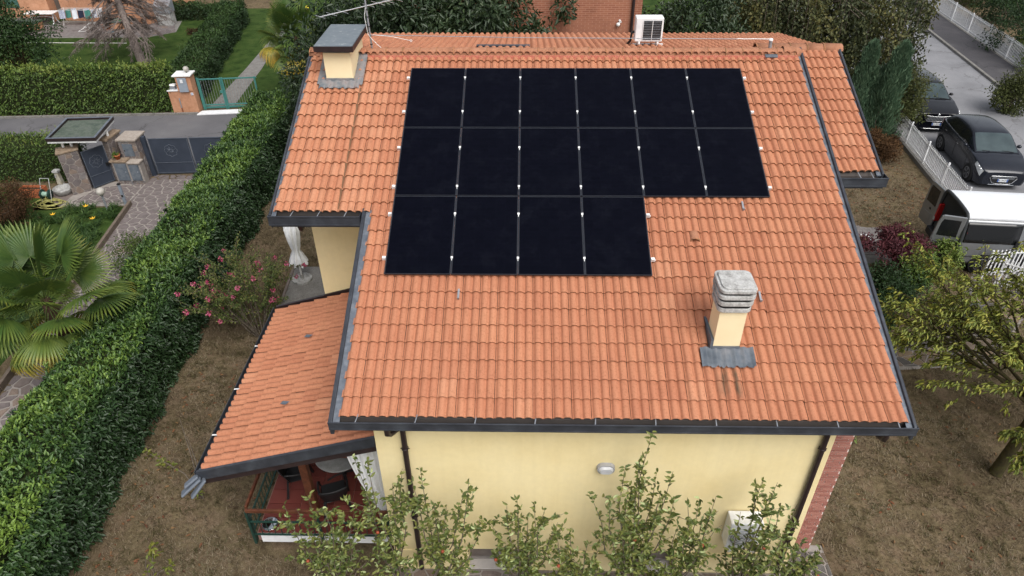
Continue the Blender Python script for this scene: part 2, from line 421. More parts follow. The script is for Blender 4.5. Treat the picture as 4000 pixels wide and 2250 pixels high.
M['deadwood'] = surf('dead_grey_wood', [(0.1224, 0.0972, 0.0864), (0.1944, 0.1584, 0.144), (0.2592, 0.2232, 0.2016)], 12, .95, .3, 60, .1)

M['cellar'] = surf('dusty_cellar_glass', [(.10, .082, .075), (.17, .145, .13)], 3, .5)
# ---------------------------------------------------------------- ground, roads
def dry_ground():
    m, n, l, b = new_mat('dry_lawn_soil')
    a = noise(n, l, .55, 5, .6); c = noise(n, l, 9, 6, .7); d = noise(n, l, 70, 3, .7)
    r1 = ramp(n, [(.098, .073, .052), (.168, .13, .094), (.23, .186, .14)], [.3, .5, .72]); l.new(c.outputs['Fac'], r1.inputs['Fac'])
    r2 = ramp(n, [(.62, .60, .55), (.95, .95, .92), (1.1, 1.08, 1.02)], [.3, .5, .7]); l.new(a.outputs['Fac'], r2.inputs['Fac'])
    o = mixc(n, l, 1., r1.outputs['Color'], r2.outputs['Color'], 'MULTIPLY')
    r3 = ramp(n, [(.5, .48, .45), (1.05, 1.04, 1.02)], [.38, .58]); l.new(d.outputs['Fac'], r3.inputs['Fac'])
    o = mixc(n, l, 1., o, r3.outputs['Color'], 'MULTIPLY')
    e = noise(n, l, 2.3, 6, .7); r4 = ramp(n, [(.50, .47, .42), (.92, .95, .80), (1.1, 1.05, 1.0)], [.34, .46, .6]); l.new(e.outputs['Fac'], r4.inputs['Fac'])
    o = mixc(n, l, 1., o, r4.outputs['Color'], 'MULTIPLY')
    l.new(o, b.inputs['Base Color']); b.inputs['Roughness'].default_value = 1; b.inputs['Specular IOR Level'].default_value = .1
    bn = n.new('ShaderNodeBump'); bn.inputs['Strength'].default_value = .6; bn.inputs['Distance'].default_value = .03
    l.new(c.outputs['Fac'], bn.inputs['Height']); l.new(bn.outputs[0], b.inputs['Normal'])
    return m
M['ground'] = dry_ground()
def asphalt(name, base, patch):
    m, n, l, b = new_mat(name)
    a = noise(n, l, .5, 5); c = noise(n, l, 160, 2, .8)
    r1 = ramp(n, [tuple(x * .8 for x in base), base, patch], [.3, .5, .75]); l.new(a.outputs['Fac'], r1.inputs['Fac'])
    r2 = ramp(n, [(.75,) * 3, (1.1,) * 3], [.3, .7]); l.new(c.outputs['Fac'], r2.inputs['Fac'])
    o = mixc(n, l, 1., r1.outputs['Color'], r2.outputs['Color'], 'MULTIPLY')
    # cracks
    vt = n.new('ShaderNodeTexVoronoi'); vt.feature = 'DISTANCE_TO_EDGE'; vt.inputs['Scale'].default_value = .3
    g = n.new('ShaderNodeNewGeometry'); nz = noise(n, l, 1.6, 4)
    av = n.new('ShaderNodeVectorMath'); av.operation = 'MULTIPLY_ADD'; av.inputs[1].default_value = (.9, .9, .9)
    l.new(nz.outputs['Color'], av.inputs[0]); l.new(g.outputs['Position'], av.inputs[2]); l.new(av.outputs[0], vt.inputs['Vector'])
    r3 = ramp(n, [(.55, .54, .52), (1, 1, 1)], [.002, .008]); l.new(vt.outputs['Distance'], r3.inputs['Fac'])
    o = mixc(n, l, .8, o, r3.outputs['Color'], 'MULTIPLY')
    l.new(o, b.inputs['Base Color']); b.inputs['Roughness'].default_value = .92; b.inputs['Specular IOR Level'].default_value = .2
    bn = n.new('ShaderNodeBump'); bn.inputs['Strength'].default_value = .25; bn.inputs['Distance'].default_value = .01
    l.new(c.outputs['Fac'], bn.inputs['Height']); l.new(bn.outputs[0], b.inputs['Normal'])
    return m
M['asphalt'] = asphalt('lane_asphalt', (.14, .137, .145), (.17, .167, .172))
M['asphalt2'] = asphalt('street_asphalt', (.235, .237, .25), (.28, .28, .29))
M['asphalt3'] = asphalt('dark_sidewalk_asphalt', (.075, .072, .078), (.12, .116, .118))
M['kerb'] = surf('kerb_concrete', [(.19, .18, .165), (.27, .26, .245)], 4, .95, .3, 50, .1, fine=(30, .3))
M['lawn'] = surf('green_lawn', [(0.0209, 0.04515, 0.00912), (0.04598, 0.08385, 0.01824), (0.07315, 0.1096, 0.02736)], 1.5, 1, .6, 45, .1, fine=(60, .45))
M['joint'] = surf('pale_paving_joint', [(.24, .215, .195), (.33, .30, .275)], 6, .95, .2, 60, .1)
M['porph'] = [surf('porphyry_%s' % k, [tuple(x * .8 for x in c), c, tuple(min(1, x * 1.2) for x in c)], 5, .8, .2, 70, .2, fine=(40, .2)) for k, c in (
    ('purple', (.175, .148, .143)), ('brown', (.19, .155, .138)), ('grey', (.20, .183, .178)), ('rust', (.215, .165, .135)), ('dark', (.15, .13, .128)))]
M['stonegrey'] = [surf('path_stone_%s' % k, [tuple(x * .8 for x in c), c, tuple(min(1, x * 1.2) for x in c)], 5, .85, .25, 70, .2, fine=(40, .2)) for k, c in (
    ('grey', (.135, .125, .115)), ('brown', (.16, .125, .095)), ('tan', (.21, .155, .10)), ('dark', (.10, .09, .085)))]

def sheet(name, poly, z, m, kind='structure'):
    mb = MB(); mb.face([(x, y, z) for x, y in poly]); o = mb.build(name, m); o['kind'] = kind; return o
sheet('ground', [(-220, -160), (220, -160), (220, 300), (-220, 300)], 0, M['ground'])
ST = lambda y, off: (off + .09 * (y - 15))               # the street runs almost straight away from the house
sheet('lane_road', [(-60, 7.1), (-8.4, 9.95), (-8.4, 16.0), (-13, 15.75), (-60, 12.9)], .004, M['asphalt'])
sheet('street_road', [(ST(-20, 18.2), -20), (ST(-20, 25.2), -20), (ST(90, 25.2), 90), (ST(90, 18.2), 90)], .004, M['asphalt2'])
mb = MB(); mb.hexa([(ST(-20, 25.25), -20, -.05), (ST(-20, 28.4), -20, -.05), (ST(90, 28.4), 90, -.05), (ST(90, 25.25), 90, -.05)] + [(ST(-20, 25.25), -20, .11), (ST(-20, 28.4), -20, .11), (ST(90, 28.4), 90, .11), (ST(90, 25.25), 90, .11)])
o = mb.build('sidewalk', M['asphalt3']); o['kind'] = 'structure'
kerb = thing('kerb', None, None, (25.2, 15, 0)); kerb['kind'] = 'structure'
for i in range(34):                                      # kerb stones, one by one
    y0 = 11 + i * 1.0; mb = MB()
    mb.hexa([(ST(y, 25.1 + dx), y, z) for z in (-.05, .125) for (y, dx) in ((y0 + .01, 0), (y0 + .01, .149), (y0 + .99, .149), (y0 + .99, 0))])
    mb.build('kerb_stone', M['kerb'], kerb, bevel=.012)
lk = thing('lane_kerb', None, None, (-17, 15.6, 0)); lk['kind'] = 'structure'
for i in range(22):
    x0 = -34.6 + i; y0 = 15.72 + (x0 + 13) * .0606; mb = MB()
    mb.obox((x0 + .5, y0 + .05, .03), (.49, .49 * .0606, 0), (0, .06, 0), (0, 0, .06)); mb.build('kerb_stone', M['kerb'], lk, bevel=.01)
sheet('lawn', [(-60, 14.0), (-13.4, 16.8), (-13.6, 34), (-60, 34)], .008, M['lawn'])
sheet('grass_verge', [(29.5 - .2, -20), (140, -20), (140, 200), (46, 200)], .006, M['lawn'])
sheet('far_garden', [(-13.6, 17.0), (16.8, 17.0), (24, 100), (-13.6, 100)], .005, M['lawn'])
# concrete path beyond the green gate
mb = MB(); mb.face([(-12.4, 16.6, .014), (-11.3, 16.7, .014), (-11.6, 22, .014), (-12.1, 27, .014), (-12.4, 32, .014), (-13.1, 32, .014), (-12.65, 27, .014), (-12.45, 22, .014)])
o = mb.build('garden_path', M['kerb']); o['kind'] = 'structure'

# ---------------------------------------------------------------- roof geometry
TH = math.radians(21.846); TT, CT, SN = math.tan(TH), math.cos(TH), math.sin(TH)
ZR = lambda y: 7.321 + TT * y                            # tile bed of the main roof
TW, TP, TL = .2993, .3232, .395
def tile_mesh(name, tint, w_=TW, l_=TL):
    # double-roll concrete tile: two round rolls, two pans, a thick lower lip
    def prof(t):
        z = 0
        for c in (.27, .77):
            d = (t - c) / .19
            if abs(d) < 1: z = .046 * math.sqrt(max(0, 1 - d * d)) ** .9
        return z
    ts = [0, .08, .105, .16, .27, .38, .435, .46, .58, .605, .66, .77, .88, .935, .96, 1.0]
    ts = [0, .075, .11, .18, .27, .36, .43, .465, .575, .61, .68, .77, .86, .93, .965, 1]
    xs = [t * (w_ - .008) for t in ts]; zs = [prof(t) for t in ts]; n = len(xs)
    V = []; F = []
    for y, lift in ((0, .044), (l_, 0)):
        V += [(x, y, z + lift) for x, z in zip(xs, zs)]
    F += [(i, i + 1, n + i + 1, n + i) for i in range(n - 1)]
    V += [(x, 0, z + .044) for x, z in zip(xs, zs)] + [(x, .008, z + .010) for x, z in zip(xs, zs)]
    F += [(3 * n + i, 3 * n + i + 1, 2 * n + i + 1, 2 * n + i) for i in range(n - 1)]
    me = bpy.data.meshes.new(name); me.from_pydata(V, [], F)
    me.materials.append(M['tile']); me.materials.append(M['tile_edge'])
    me.polygons.foreach_set('material_index', [0] * (n - 1) + [1] * (n - 1)); me.polygons.foreach_set('use_smooth', [True] * (2 * n - 2))
    a = me.attributes.new('tint', 'FLOAT', 'POINT'); a.data.foreach_set('value', [tint] * len(V)); me.update()
    return me
TILES = [tile_mesh('roof_tile', t) for t in (.34, .40, .44, .47, .50, .54, .62, .78)]
def pick_tile(bias=0):
    return TILES[min(7, max(0, int(rnd.gauss(3.5 + bias, 1.6))))]
def join_tiles(name, mats4, parent, bias=0):
    V = []; F = []; T = []; k = 0; mi = []
    co = {}
    for m4 in mats4:
        me = pick_tile(bias)
        if me.name not in co:
            v = np.empty(len(me.vertices) * 3, np.float32); me.vertices.foreach_get('co', v)
            co[me.name] = (v.reshape(-1, 3), np.array([p.vertices[:] for p in me.polygons]), me.attributes['tint'].data[0].value)
        v, f, t = co[me.name]; A = np.array(m4)
        V.append(v @ A[:3, :3].T + A[:3, 3]); F.append(f + k); T.append(np.full(len(v), t)); k += len(v)
        mi.append(np.repeat([0, 1], len(f) // 2))
    b = np.array(BASE[parent.name])
    me = npmesh(name, np.concatenate(V) - b, [np.concatenate(F)], [M['tile'], M['tile_edge']], np.concatenate(T), True)
    me.polygons.foreach_set('material_index', np.concatenate(mi).astype(np.int32))
    o = link_mesh(name, me, parent); o['kind'] = 'stuff'; return o
def slope_mat(x, y, z, ex, ey, ez):
    j = lambda s: rnd.gauss(0, s)
    ex, ey, ez = Vector(ex), Vector(ey), Vector(ez)
    ex2 = (ex + ey * j(.004) + ez * j(.004)).normalized(); ey2 = (ey - ex * j(.003)).normalized(); ez2 = ex2.cross(ey2)
    sl = rnd.uniform(-.03, .012) if rnd.random() < .03 else j(.004)          # a few have slipped
    return basis(Vector((x, y, z)) + ez * j(.002) + ey * sl, ex2, ey2, ez2)

# ---------------------------------------------------------------- the house
house = thing('house', 'cream yellow house with an orange tiled roof carrying solar panels', 'house', (3.5, -3, 0))
roof = MB()
# roof deck under the tiles (slab following the slope), one solid per rectangle
def deck(mb, x0, x1, y0, y1, off, th, zf=ZR):
    mb.hexa([(x0, y0, zf(y0) + off - th), (x1, y0, zf(y0) + off - th), (x1, y1, zf(y1) + off - th), (x0, y1, zf(y1) + off - th),
             (x0, y0, zf(y0) + off), (x1, y0, zf(y0) + off), (x1, y1, zf(y1) + off), (x0, y1, zf(y1) + off)])
deck(roof, -.46, 8.26, -7.17, .62, -.012, .14); deck(roof, -2.22, -.462, -3.44, .62, -.013, .14)
ZB = lambda y: 7.58 - .195 * (y - .62)
deck(roof, -2.2, 8.36, .622, 4.25, -.02, .14, ZB); deck(roof, 8.361, 9.2, 1.02, 4.25, -.021, .14, ZB)
ZW = lambda y: ZR(y) - .16                               # the lower roof strip on the right
deck(roof, 8.37, 9.2, -2.42, 1.0, -.012, .14, ZW)
roof = roof.build('roof', M['underlay'], house)
EX, EY, EZ = (1, 0, 0), (0, CT, SN), (0, -SN, CT)
near, rest, wing = [], [], []
S0 = -7.737
for r_ in range(26):
    s = S0 + r_ * TP
    for c_ in range(29):
        x = -.43 + c_ * TW
        m4 = slope_mat(x, s * CT, ZR(s * CT), EX, EY, EZ)
        (near if len(near) < 290 else rest).append(m4)
    if s > -4.0:
        s2 = max(s, -3.75)
        for c_ in range(6):
            x = -.43 - (c_ + 1) * TW
            wing.append(slope_mat(x, s2 * CT, ZR(s2 * CT), EX, EY, EZ))
for m4 in near: inst('roof_tile', pick_tile(-.2), roof, m4)
# right strip
s = -2.36 / CT
for r_ in range(11):
    for c_ in range(3):
        y = (s + r_ * TP) * CT
        rest.append(slope_mat(8.375 + c_ * .275, y, ZW(y), (.92, 0, 0), EY, EZ))
# far slope behind the ridge
bt = math.atan(.195); cb, sb = math.cos(bt), math.sin(bt)
for r_ in range(12):
    d = 3.75 - r_ * TP
    for c_ in range(38):
        y = .62 + d * cb
        if 9.1 - c_ * TW > 8.4 and y < 1.4: continue
        rest.append(slope_mat(9.1 - c_ * TW, y, ZB(y), (-1, 0, 0), (0, -cb, sb), (0, sb, cb)))
join_tiles('roof_tile_field', rest, roof, .3); join_tiles('wing_tile_field', wing, roof, 3.2)
# ridge caps
def cap_mesh(name, L=.42):
    V = []; F = []; n = 9
    for x, r in ((0, .165), (L, .145)):
        for k in range(n):
            t = PI * k / (n - 1); V.append((x, -math.cos(t) * r, math.sin(t) * r * .8))
    F += [(k, k + 1, n + k + 1, n + k) for k in range(n - 1)]
    for k in range(n):
        t = PI * k / (n - 1); V.append((0, -math.cos(t) * .145, math.sin(t) * .145 * .8 - .004))
    F += [(2 * n + k, 2 * n + k + 1, k + 1, k) for k in range(n - 1)]
    me = bpy.data.meshes.new(name)
    for xx, rr in ((0, .172), (.02, .172)):
        for k in range(n):
            t = PI * k / (n - 1); V.append((xx, -math.cos(t) * rr, math.sin(t) * rr * .8))
    F += [(3 * n + k, 3 * n + k + 1, 4 * n + k + 1, 4 * n + k) for k in range(n - 1)]
    me.from_pydata(V, [], F)
    me.materials.append(M['cap']); me.materials.append(M['tile_edge'])
    me.polygons.foreach_set('material_index', [0] * (n - 1) + [1] * (2 * n - 2)); me.polygons.foreach_set('use_smooth', [True] * len(F)); me.update(); return me
CAP = cap_mesh('ridge_cap')
for i in range(25):
    x = -1.02 + i * .365
    if x + .42 > 8.4: break
    inst('ridge_cap', CAP, roof, basis((x + .42, .60, 7.562 + rnd.uniform(-.004, .004)), Vector((-1, rnd.gauss(0, .008), rnd.gauss(0, .008) - .02)).normalized(), (0, -1, 0), (0, 0, 1)))
mb = MB(); mb.lathe([(.001, .14), (.07, .12), (.12, .06), (.15, 0), (.155, -.3)], (8.22, .60, 7.57), 12, 'X'); mb.build('ridge_end_cap', M['cap'], roof)
for i in range(5):
    x = 7.45 + i * .365
    inst('ridge_cap', CAP, roof, basis((x, 1.0, 7.535), (1, 0, 0), (0, 1, 0), (0, 0, 1)))
inst('ridge_cap', CAP, roof, basis((-2.27, .60, 7.562), (1, 0, 0), (0, 1, 0), (0, 0, 1)))
mb = MB(); mb.box(-1.0, 8.2, .40, .5, 7.50, 7.575); mb.build('ridge_mortar', surf('pink_mortar', [(.45, .13, .09), (.5, .2, .14)], 9, .95), roof)
# rake (verge) flashings: dark outer fold and paler inner strip
def rake(x0, x1, y0, y1, zf, inner=1, up=.075, drop=.2):
    a = MB(); wd = x1 - x0
    xo0, xo1 = (x0, x0 + wd * .55) if inner > 0 else (x1 - wd * .55, x1)
    deck(a, xo0, xo1, y0, y1, up, up + drop, zf); f = a.build('rake_flashing', M['flash'], roof, bevel=.012)
    xi0, xi1 = (xo1 + .001, x1 + .05) if inner > 0 else (x0 - .05, xo0 - .001)
    b_ = MB(); deck(b_, xi0, xi1, y0, y1 - .01, .032, .02, zf); b_.build('inner_strip', M['flash_lt'], f)
rake(-.575, -.455, -7.30, -3.44, ZR, 1); rake(-2.29, -2.215, -3.60, .66, ZR, 1)
rake(8.245, 8.345, -7.30, .70, ZR, -1); rake(9.19, 9.275, -2.45, 1.02, ZW, -1)
# gutters: outer face, floor, hangers
def gutter(x0, x1, y, z, h=.17, wd=.15, name='gutter', fascia=True, n=0):
    a = MB()
    a.box(x0, x1, y - .012, y, z - h, z); a.box(x0, x1, y + .0005, y + wd, z - h, z - h + .012)
    a.box(x0, x0 + .012, y + .001, y + wd, z - h + .013, z - .002); a.box(x1 - .012, x1, y + .001, y + wd, z - h + .013, z - .002)
    a.box(x0, x1, y - .024, y - .0125, z - .025, z + .004)                       # rolled lip
    a.box(x0, x1, y - .020, y - .0125, z - h, z - h + .03)
    g_ = a.build(name, M['flash'], roof, bevel=.004)
    if fascia:
        b_ = MB(); b_.box(x0 + .03, x1 - .03, y + .04, y + wd - .02, z - h - .055, z - h - .001); b_.build('fascia_board', M['flash'], g_)
    for i in range(n):
        xx = x0 + .42 + i * (x1 - x0 - .7) / max(n - 1, 1)
        c_ = MB(); c_.bar((xx, y, z - .004), (xx + .02, y + wd + .02, z + .006), .016, .004); c_.build('gutter_bracket', M['galv'], g_)
    return g_
gutter(-.57, 8.345, -7.315, 4.487, .165, .15, n=10)
gutter(-2.29, -.60, -3.66, 5.965, .20, .20, n=3)
gutter(8.36, 9.30, -2.60, 6.235, .19, .20, n=2)
# walls
WY = -6.9
zt = lambda x, y: ZR(y) - .16
ws = 1.39; 
front = MB()
cols = [(-.02, 1.39), (2.52, 4.24), (5.26, 7.34)]
for x0, x1 in cols: front.box(x0, x1, WY, WY + .3, 0, .64)
front.box(-.02, 7.34, WY, WY + .3, .6405, 4.40)
for x0, x1 in ((1.39, 2.52), (4.24, 5.26)): front.box(x0, x1, WY, WY + .3, 0, .05)
front.build('wall', M['plaster'], house)
mb = MB(); mb.prism([(-.018, WY + .301), (7.338, WY + .301), (7.338, -2.2), (8.08, -2.2), (8.08, 4.0), (-2.07, 4.0), (-2.07, -2.10), (-.018, -2.10)], 0, zt)
# keep the top below the far slope too
mb.v = [(x, y, min(z, ZB(y) - .2) if y > .7 else z) for x, y, z in mb.v]
mb.build('wall', M['plaster'], house)
for x0, x1 in ((1.39, 2.52), (4.24, 5.26)):              # cellar windows in the plinth
    wdw = MB(); wdw.box(x0 + .002, x1 - .002, WY + .20, WY + .29, .052, .638); wdw = wdw.build('cellar_window', M['cellar'], house)
    f = MB()
    f.box(x0 + .003, x1 - .003, WY + .16, WY + .199, .06, .11); f.box(x0 + .003, x1 - .003, WY + .16, WY + .199, .58, .63); f.box((x0 + x1) / 2 - .03, (x0 + x1) / 2 + .03, WY + .16, WY + .199, .111, .579)
    f.build('frame', plain('grey_window_frame', (.24, .22, .21), .6), wdw)
    f = MB(); f.box(x0 + .003, x1 - .003, WY - .05, WY + .155, .051, .085); f.build('sill', plain('pale_sill_stone', (.44, .41, .39), .9), wdw)
for x0, x1 in cols:
    mb = MB(); mb.box(x0 + (.0 if x0 < 0 else .001), x1 - .001, WY - .022, WY - .001, 0, .60); mb.build('plinth', M['plaster'], house)
mb = MB(); mb.box(-.45, 8.24, -7.15, WY + .02, 4.30, 4.345); mb.box(7.345, 8.24, WY + .022, -2.3, 4.30, 4.345); mb.build('soffit', M['whitep'], house)
# brick return right of the front wall
mb = MB(); mb.box(7.50, 8.08, -6.372, -6.05, 0, 4.299); mb.box(7.342, 7.50, -6.38, -6.05, 0, 4.299)
pier = mb.build('brick_pier', M['mortar'], house)
BR = []
for t in (.2, .5, .8):
    b_ = MB(); b_.box(0, .238, -.010, 0, 0, .051); o = b_.build('brick', M['brick']); me = o.data
    a = me.attributes.new('tint', 'FLOAT', 'POINT'); a.data.foreach_set('value', [t] * len(me.vertices)); BR.append(me); bpy.data.objects.remove(o)
for r_ in range(66):
    z = .006 + r_ * .065
    if z > 4.24: break
    x = 7.505 - (0, .125, .19)[r_ % 3] ; 
    while x < 8.075:
        x0 = max(x, 7.505); x1 = min(x + .238, 8.078)
        if x1 - x0 > .05:
            inst('brick', rnd.choice(BR), pier, Matrix.Translation((x0, -6.372 - rnd.uniform(0, .002), z)) @ Matrix.Diagonal(((x1 - x0) / .238, 1, 1, 1)))
        x += .25
mb = MB(); mb.box(7.342, 7.44, WY + .01, -6.381, 0, 4.299); mb.build('wall_end', M['plaster'], house)
# down pipes
def pipe(name, pts, r=.045, ring=()):
    a = MB(); a.tube(pts, r, 10); p_ = a.build('downpipe', M['brownmetal'], house)
    for zz in ring:
        b_ = MB(); b_.lathe([(r + .006, -.018), (r + .014, -.012), (r + .014, .012), (r + .006, .018)], (pts[-1][0], pts[-1][1], zz), 10); b_.box(pts[-1][0] - .075, pts[-1][0] + .075, pts[-1][1] - .005, pts[-1][1] + .005, zz - .006, zz + .006); b_.build('pipe_clip', M['brownmetal'], p_)
pipe('p', [(.47, -6.96, 4.3), (.47, -6.96, 2.5), (.47, -6.96, .08)], .047, (3.5, 1.7))
pipe('p', [(.30, -7.26, 4.30), (.30, -7.26, 4.17), (.33, -7.20, 4.10), (.44, -7.02, 4.06), (.47, -6.96, 3.98)], .045)
pipe('p', [(7.25, -6.96, 4.3), (7.25, -6.96, 2.5), (7.25, -6.96, .08)], .047, (3.6, 1.7))
pipe('p', [(7.95, -7.26, 4.30), (7.95, -7.25, 4.16), (7.94, -7.15, 4.10), (7.92, -6.95, 4.14), (7.92, -6.8, 4.29)], .05)
pipe('p', [(-1.78, -3.55, 5.78), (-1.78, -3.5, 5.6), (-1.80, -3.40, 5.52), (-1.86, -3.05, 5.50), (-1.92, -2.14, 5.46)], .045)
# chimneys
# ridge chimney
mb = MB(); mb.box(-1.76, -1.20, -.30, .95, 6.9, 7.86); ch = mb.build('chimney', M['plaster_lt'], house); ch['label'] = 'broad cream chimney at the end of the ridge under a flat zinc cap'
mb = MB(); mb.box(-1.73, -1.23, -.27, .92, 7.861, 7.93); mb.build('vent_gap', M['concrete'], ch)
mb = MB(); mb.box(-1.87, -1.09, -.47, 1.06, 7.955, 8.06); mb.build('chimney_cap', [M['zinc']], ch, bevel=.008)
mb = MB(); mb.box(-1.875, -1.085, -.478, 1.065, 7.931, 7.954); mb.box(-1.883, -1.872, -.485, 1.07, 7.945, 8.045); mb.box(-1.088, -1.077, -.485, 1.07, 7.945, 8.045); mb.box(-1.871, -1.089, -.485, -.473, 7.945, 8.045); mb.build('cap_edge', M['brownmetal'], ch)
def wavy(mb, x0, x1, y0, y1, off, n=16, amp=.018):
    ys = [y0 + (y1 - y0) * k / 5 for k in range(6)]
    V = []; F = []
    for yi, y in enumerate(ys):
        for k in range(n + 1):
            x = x0 + (x1 - x0) * k / n
            yy = y + (rnd.uniform(-.025, .02) if yi == 0 else 0)
            V.append((x, yy, ZR(yy) + off + amp * math.sin(2 * PI * (x + .43) / (TW / 2) - 1.82) + rnd.uniform(-.004, .004)))
    for i in range(5):
        for k in range(n): F.append((i * (n + 1) + k, i * (n + 1) + k + 1, (i + 1) * (n + 1) + k + 1, (i + 1) * (n + 1) + k))
    mb.raw(V, F, True)
mb = MB(); wavy(mb, -1.90, -1.06, -.52, -.28, .10, 34, .012); wavy(mb, -1.19, -1.0, -.40, .5, .085, 8, .006); wavy(mb, -1.96, -1.775, -.40, .5, .08, 6, .004)
mb.box(-1.775, -1.185, -.315, -.302, 7.1, 7.34); mb.build('lead_flashing', surf('lichen_stained_lead', [(.11, .13, .15), (.17, .18, .19), (.24, .22, .22), (.15, .10, .09)], 5, .7, .3, 25), ch)
for x, w_, c_ in ((-1.07, .05, (.16, .085, .045)), (-1.84, .035, (.34, .30, .26))):     # slipped joint strips below it
    mb = MB(); deck(mb, x, x + w_, -3.44, -.45, .045, .02); mb.build('joint_strip', plain('joint_strip_%d' % int(w_ * 1000), c_, .9), ch)
# kitchen chimney with slotted concrete cowl
mb = MB(); mb.prism([(5.44, -6.10), (5.86, -6.10), (5.86, -5.68), (5.44, -5.68)], 4.6, 5.78); ch = mb.build('chimney', M['plaster_lt'], house); ch['label'] = 'slim cream chimney on the lower roof with a slotted concrete cowl'
def rsq(cx, cy, h, z0, z1, r=.10, n=5, taper=0):
    P = []
    for sx, sy, a0 in ((1, 1, 0), (-1, 1, PI / 2), (-1, -1, PI), (1, -1, 1.5 * PI)):
        for k in range(n + 1):
            t = a0 + PI / 2 * k / n; P.append((cx + sx * (h - r) + r * math.cos(t), cy + sy * (h - r) + r * math.sin(t)))
    return P
cx, cy = 5.65, -5.89
mb = MB()
for z0, z1, h in ((5.735, 5.815, .262), (5.865, 5.94, .275), (5.99, 6.062, .285)): mb.prism(rsq(cx, cy, h, 0, 0), z0, z1)
mb.prism(rsq(cx, cy, .285, 0, 0), 6.105, 6.165); mb.prism(rsq(cx, cy, .245, 0, 0), 6.166, 6.19)
cow = mb.build('chimney_cowl', surf('pale_cowl_concrete', [(.30, .295, .28), (.50, .495, .48), (.60, .60, .59)], 7, .95, .3, 60, .15, fine=(35, .3)), ch, bevel=.01)
mb = MB(); mb.prism(rsq(cx, cy, .252, 0, 0), 5.75, 6.15); mb.build('slot_shade_core', plain('slot_black', (.012, .012, .012), .95), cow)  # near-black core fills the open slots, painting in their inner shade
mb = MB(); wavy(mb, 5.24, 6.09, -6.40, -6.08, .105, 34, .012)
mb.face([(5.43, -6.105, 5.03), (5.87, -6.105, 5.03), (5.87, -6.11, ZR(-6.1) + .1), (5.43, -6.11, ZR(-6.1) + .1)]); mb.box(5.395, 5.436, -6.1, -5.5, ZR(-6.1) + .05, ZR(-5.8) + .16)
mb.build('lead_flashing', M['lead'], ch)
# roof hooks, vent tile, leaves of mortar
for x, y in ((6.39, -3.39), (6.37, -5.19), (1.30, -5.18)):
    mb = MB(); mb.obox((x, y, ZR(y) + .105), (.016, 0, 0), Vector(EY) * .10, Vector(EZ) * .004); mb.obox((x, y - .095, ZR(y - .09) + .12), (.016, 0, 0), Vector(EY) * .006, Vector(EZ) * .03)
    mb.build('roof_hook', M['galv'], roof)
mb = MB()
V = []; n = 7
for i, yy in enumerate((-4.12, -3.92)):
    for k in range(n):
        t = PI * k / (n - 1); V.append((5.43 - math.cos(t) * .085, yy, ZR(yy) + .05 + math.sin(t) * (.10 - .04 * i)))
mb.raw(V, [(k, k + 1, n + k + 1, n + k) for k in range(n - 1)], True); mb.build('vent_tile', M['cap'], roof)
mb = MB(); mb.tube([(5.35, -4.122, ZR(-4.12) + .05), (5.36, -4.122, ZR(-4.12) + .12), (5.43, -4.122, ZR(-4.12) + .15), (5.50, -4.122, ZR(-4.12) + .12), (5.51, -4.122, ZR(-4.12) + .05)], .016, 5); mb.build('vent_rim', M['tile_edge'], roof)
mb = MB(); mb.obox((7.64, .40, ZR(.4) + .10), (.13, 0, 0), Vector(EY) * .05, Vector(EZ) * .006); mb.build('lead_patch', M['lead'], roof)
mb = MB(); mb.box(1.3, 2.5, 1.2, 1.3, ZB(1.2) + .05, ZB(1.2) + .085); mb.build('roof_bar', M['flash'], roof)

# ---------------------------------------------------------------- solar panels
PW, PL, GAP = 1.134, 1.722, .02
PZ = lambda d: 7.45 - d * SN
def ppt(x, d, h=0): return Vector((x, -d * CT - h * SN, 7.45 - d * SN + h * CT))
ROWN = ('row nearest the ridge', 'middle row', 'row nearest the eave')
COLN = ('first', 'second', 'third', 'fourth', 'fifth', 'sixth')
def pbox(mb, x0, x1, d0, d1, h0, h1):
    mb.obox(ppt((x0 + x1) / 2, (d0 + d1) / 2, (h0 + h1) / 2), ((x1 - x0) / 2, 0, 0), Vector(EY) * (d1 - d0) / 2, Vector(EZ) * (h1 - h0) / 2)
proto = None
for r_ in range(3):
    for c_ in range(6 if r_ < 2 else 4):
        x0, d0 = c_ * (PW + GAP), r_ * (PL + GAP)
        lab = 'black solar panel, %s from the ridge chimney side in the %s' % (COLN[c_], ROWN[r_])
        if proto is None:
            proto = thing('solar_panel', lab, 'solar panel', ppt(x0, d0 + PL, -.035), 'solar panels on the roof')
            mb = MB(); pbox(mb, x0, x0 + PW, d0, d0 + .012, -.033, .0); pbox(mb, x0, x0 + PW, d0 + PL - .012, d0 + PL, -.033, .0)
            pbox(mb, x0 - .006, x0 + .012, d0 + .0121, d0 + PL - .0121, -.033, .0); pbox(mb, x0 + PW - .012, x0 + PW + .006, d0 + .0121, d0 + PL - .0121, -.033, 0)
            mb.build('frame', M['pvframe'], proto)
            mb = MB(); pbox(mb, x0 + .0121, x0 + PW - .0121, d0 + .0121, d0 + PL - .0121, -.02, -.003); gl = mb.build('cell_glass', M['pv'], proto)
            mb = MB(); pbox(mb, x0 + .0, x0 + PW, d0 + .0005, d0 + .005, .0005, .002); mb.build('edge_trim', M['pvline'], proto)
            for xx in (x0 - .006, x0 + PW + .002):
                mb = MB(); pbox(mb, xx, xx + .004, d0 + .006, d0 + PL, .0005, .002); mb.build('edge_trim', M['pvline'], proto)
            p0 = proto.location.copy()
        else:
            o = copy_tree(proto); o['label'] = lab; o.location = ppt(x0, d0 + PL, -.035)
RD = (.29, 1.28, 2.26, 3.24, 3.89, 4.86)
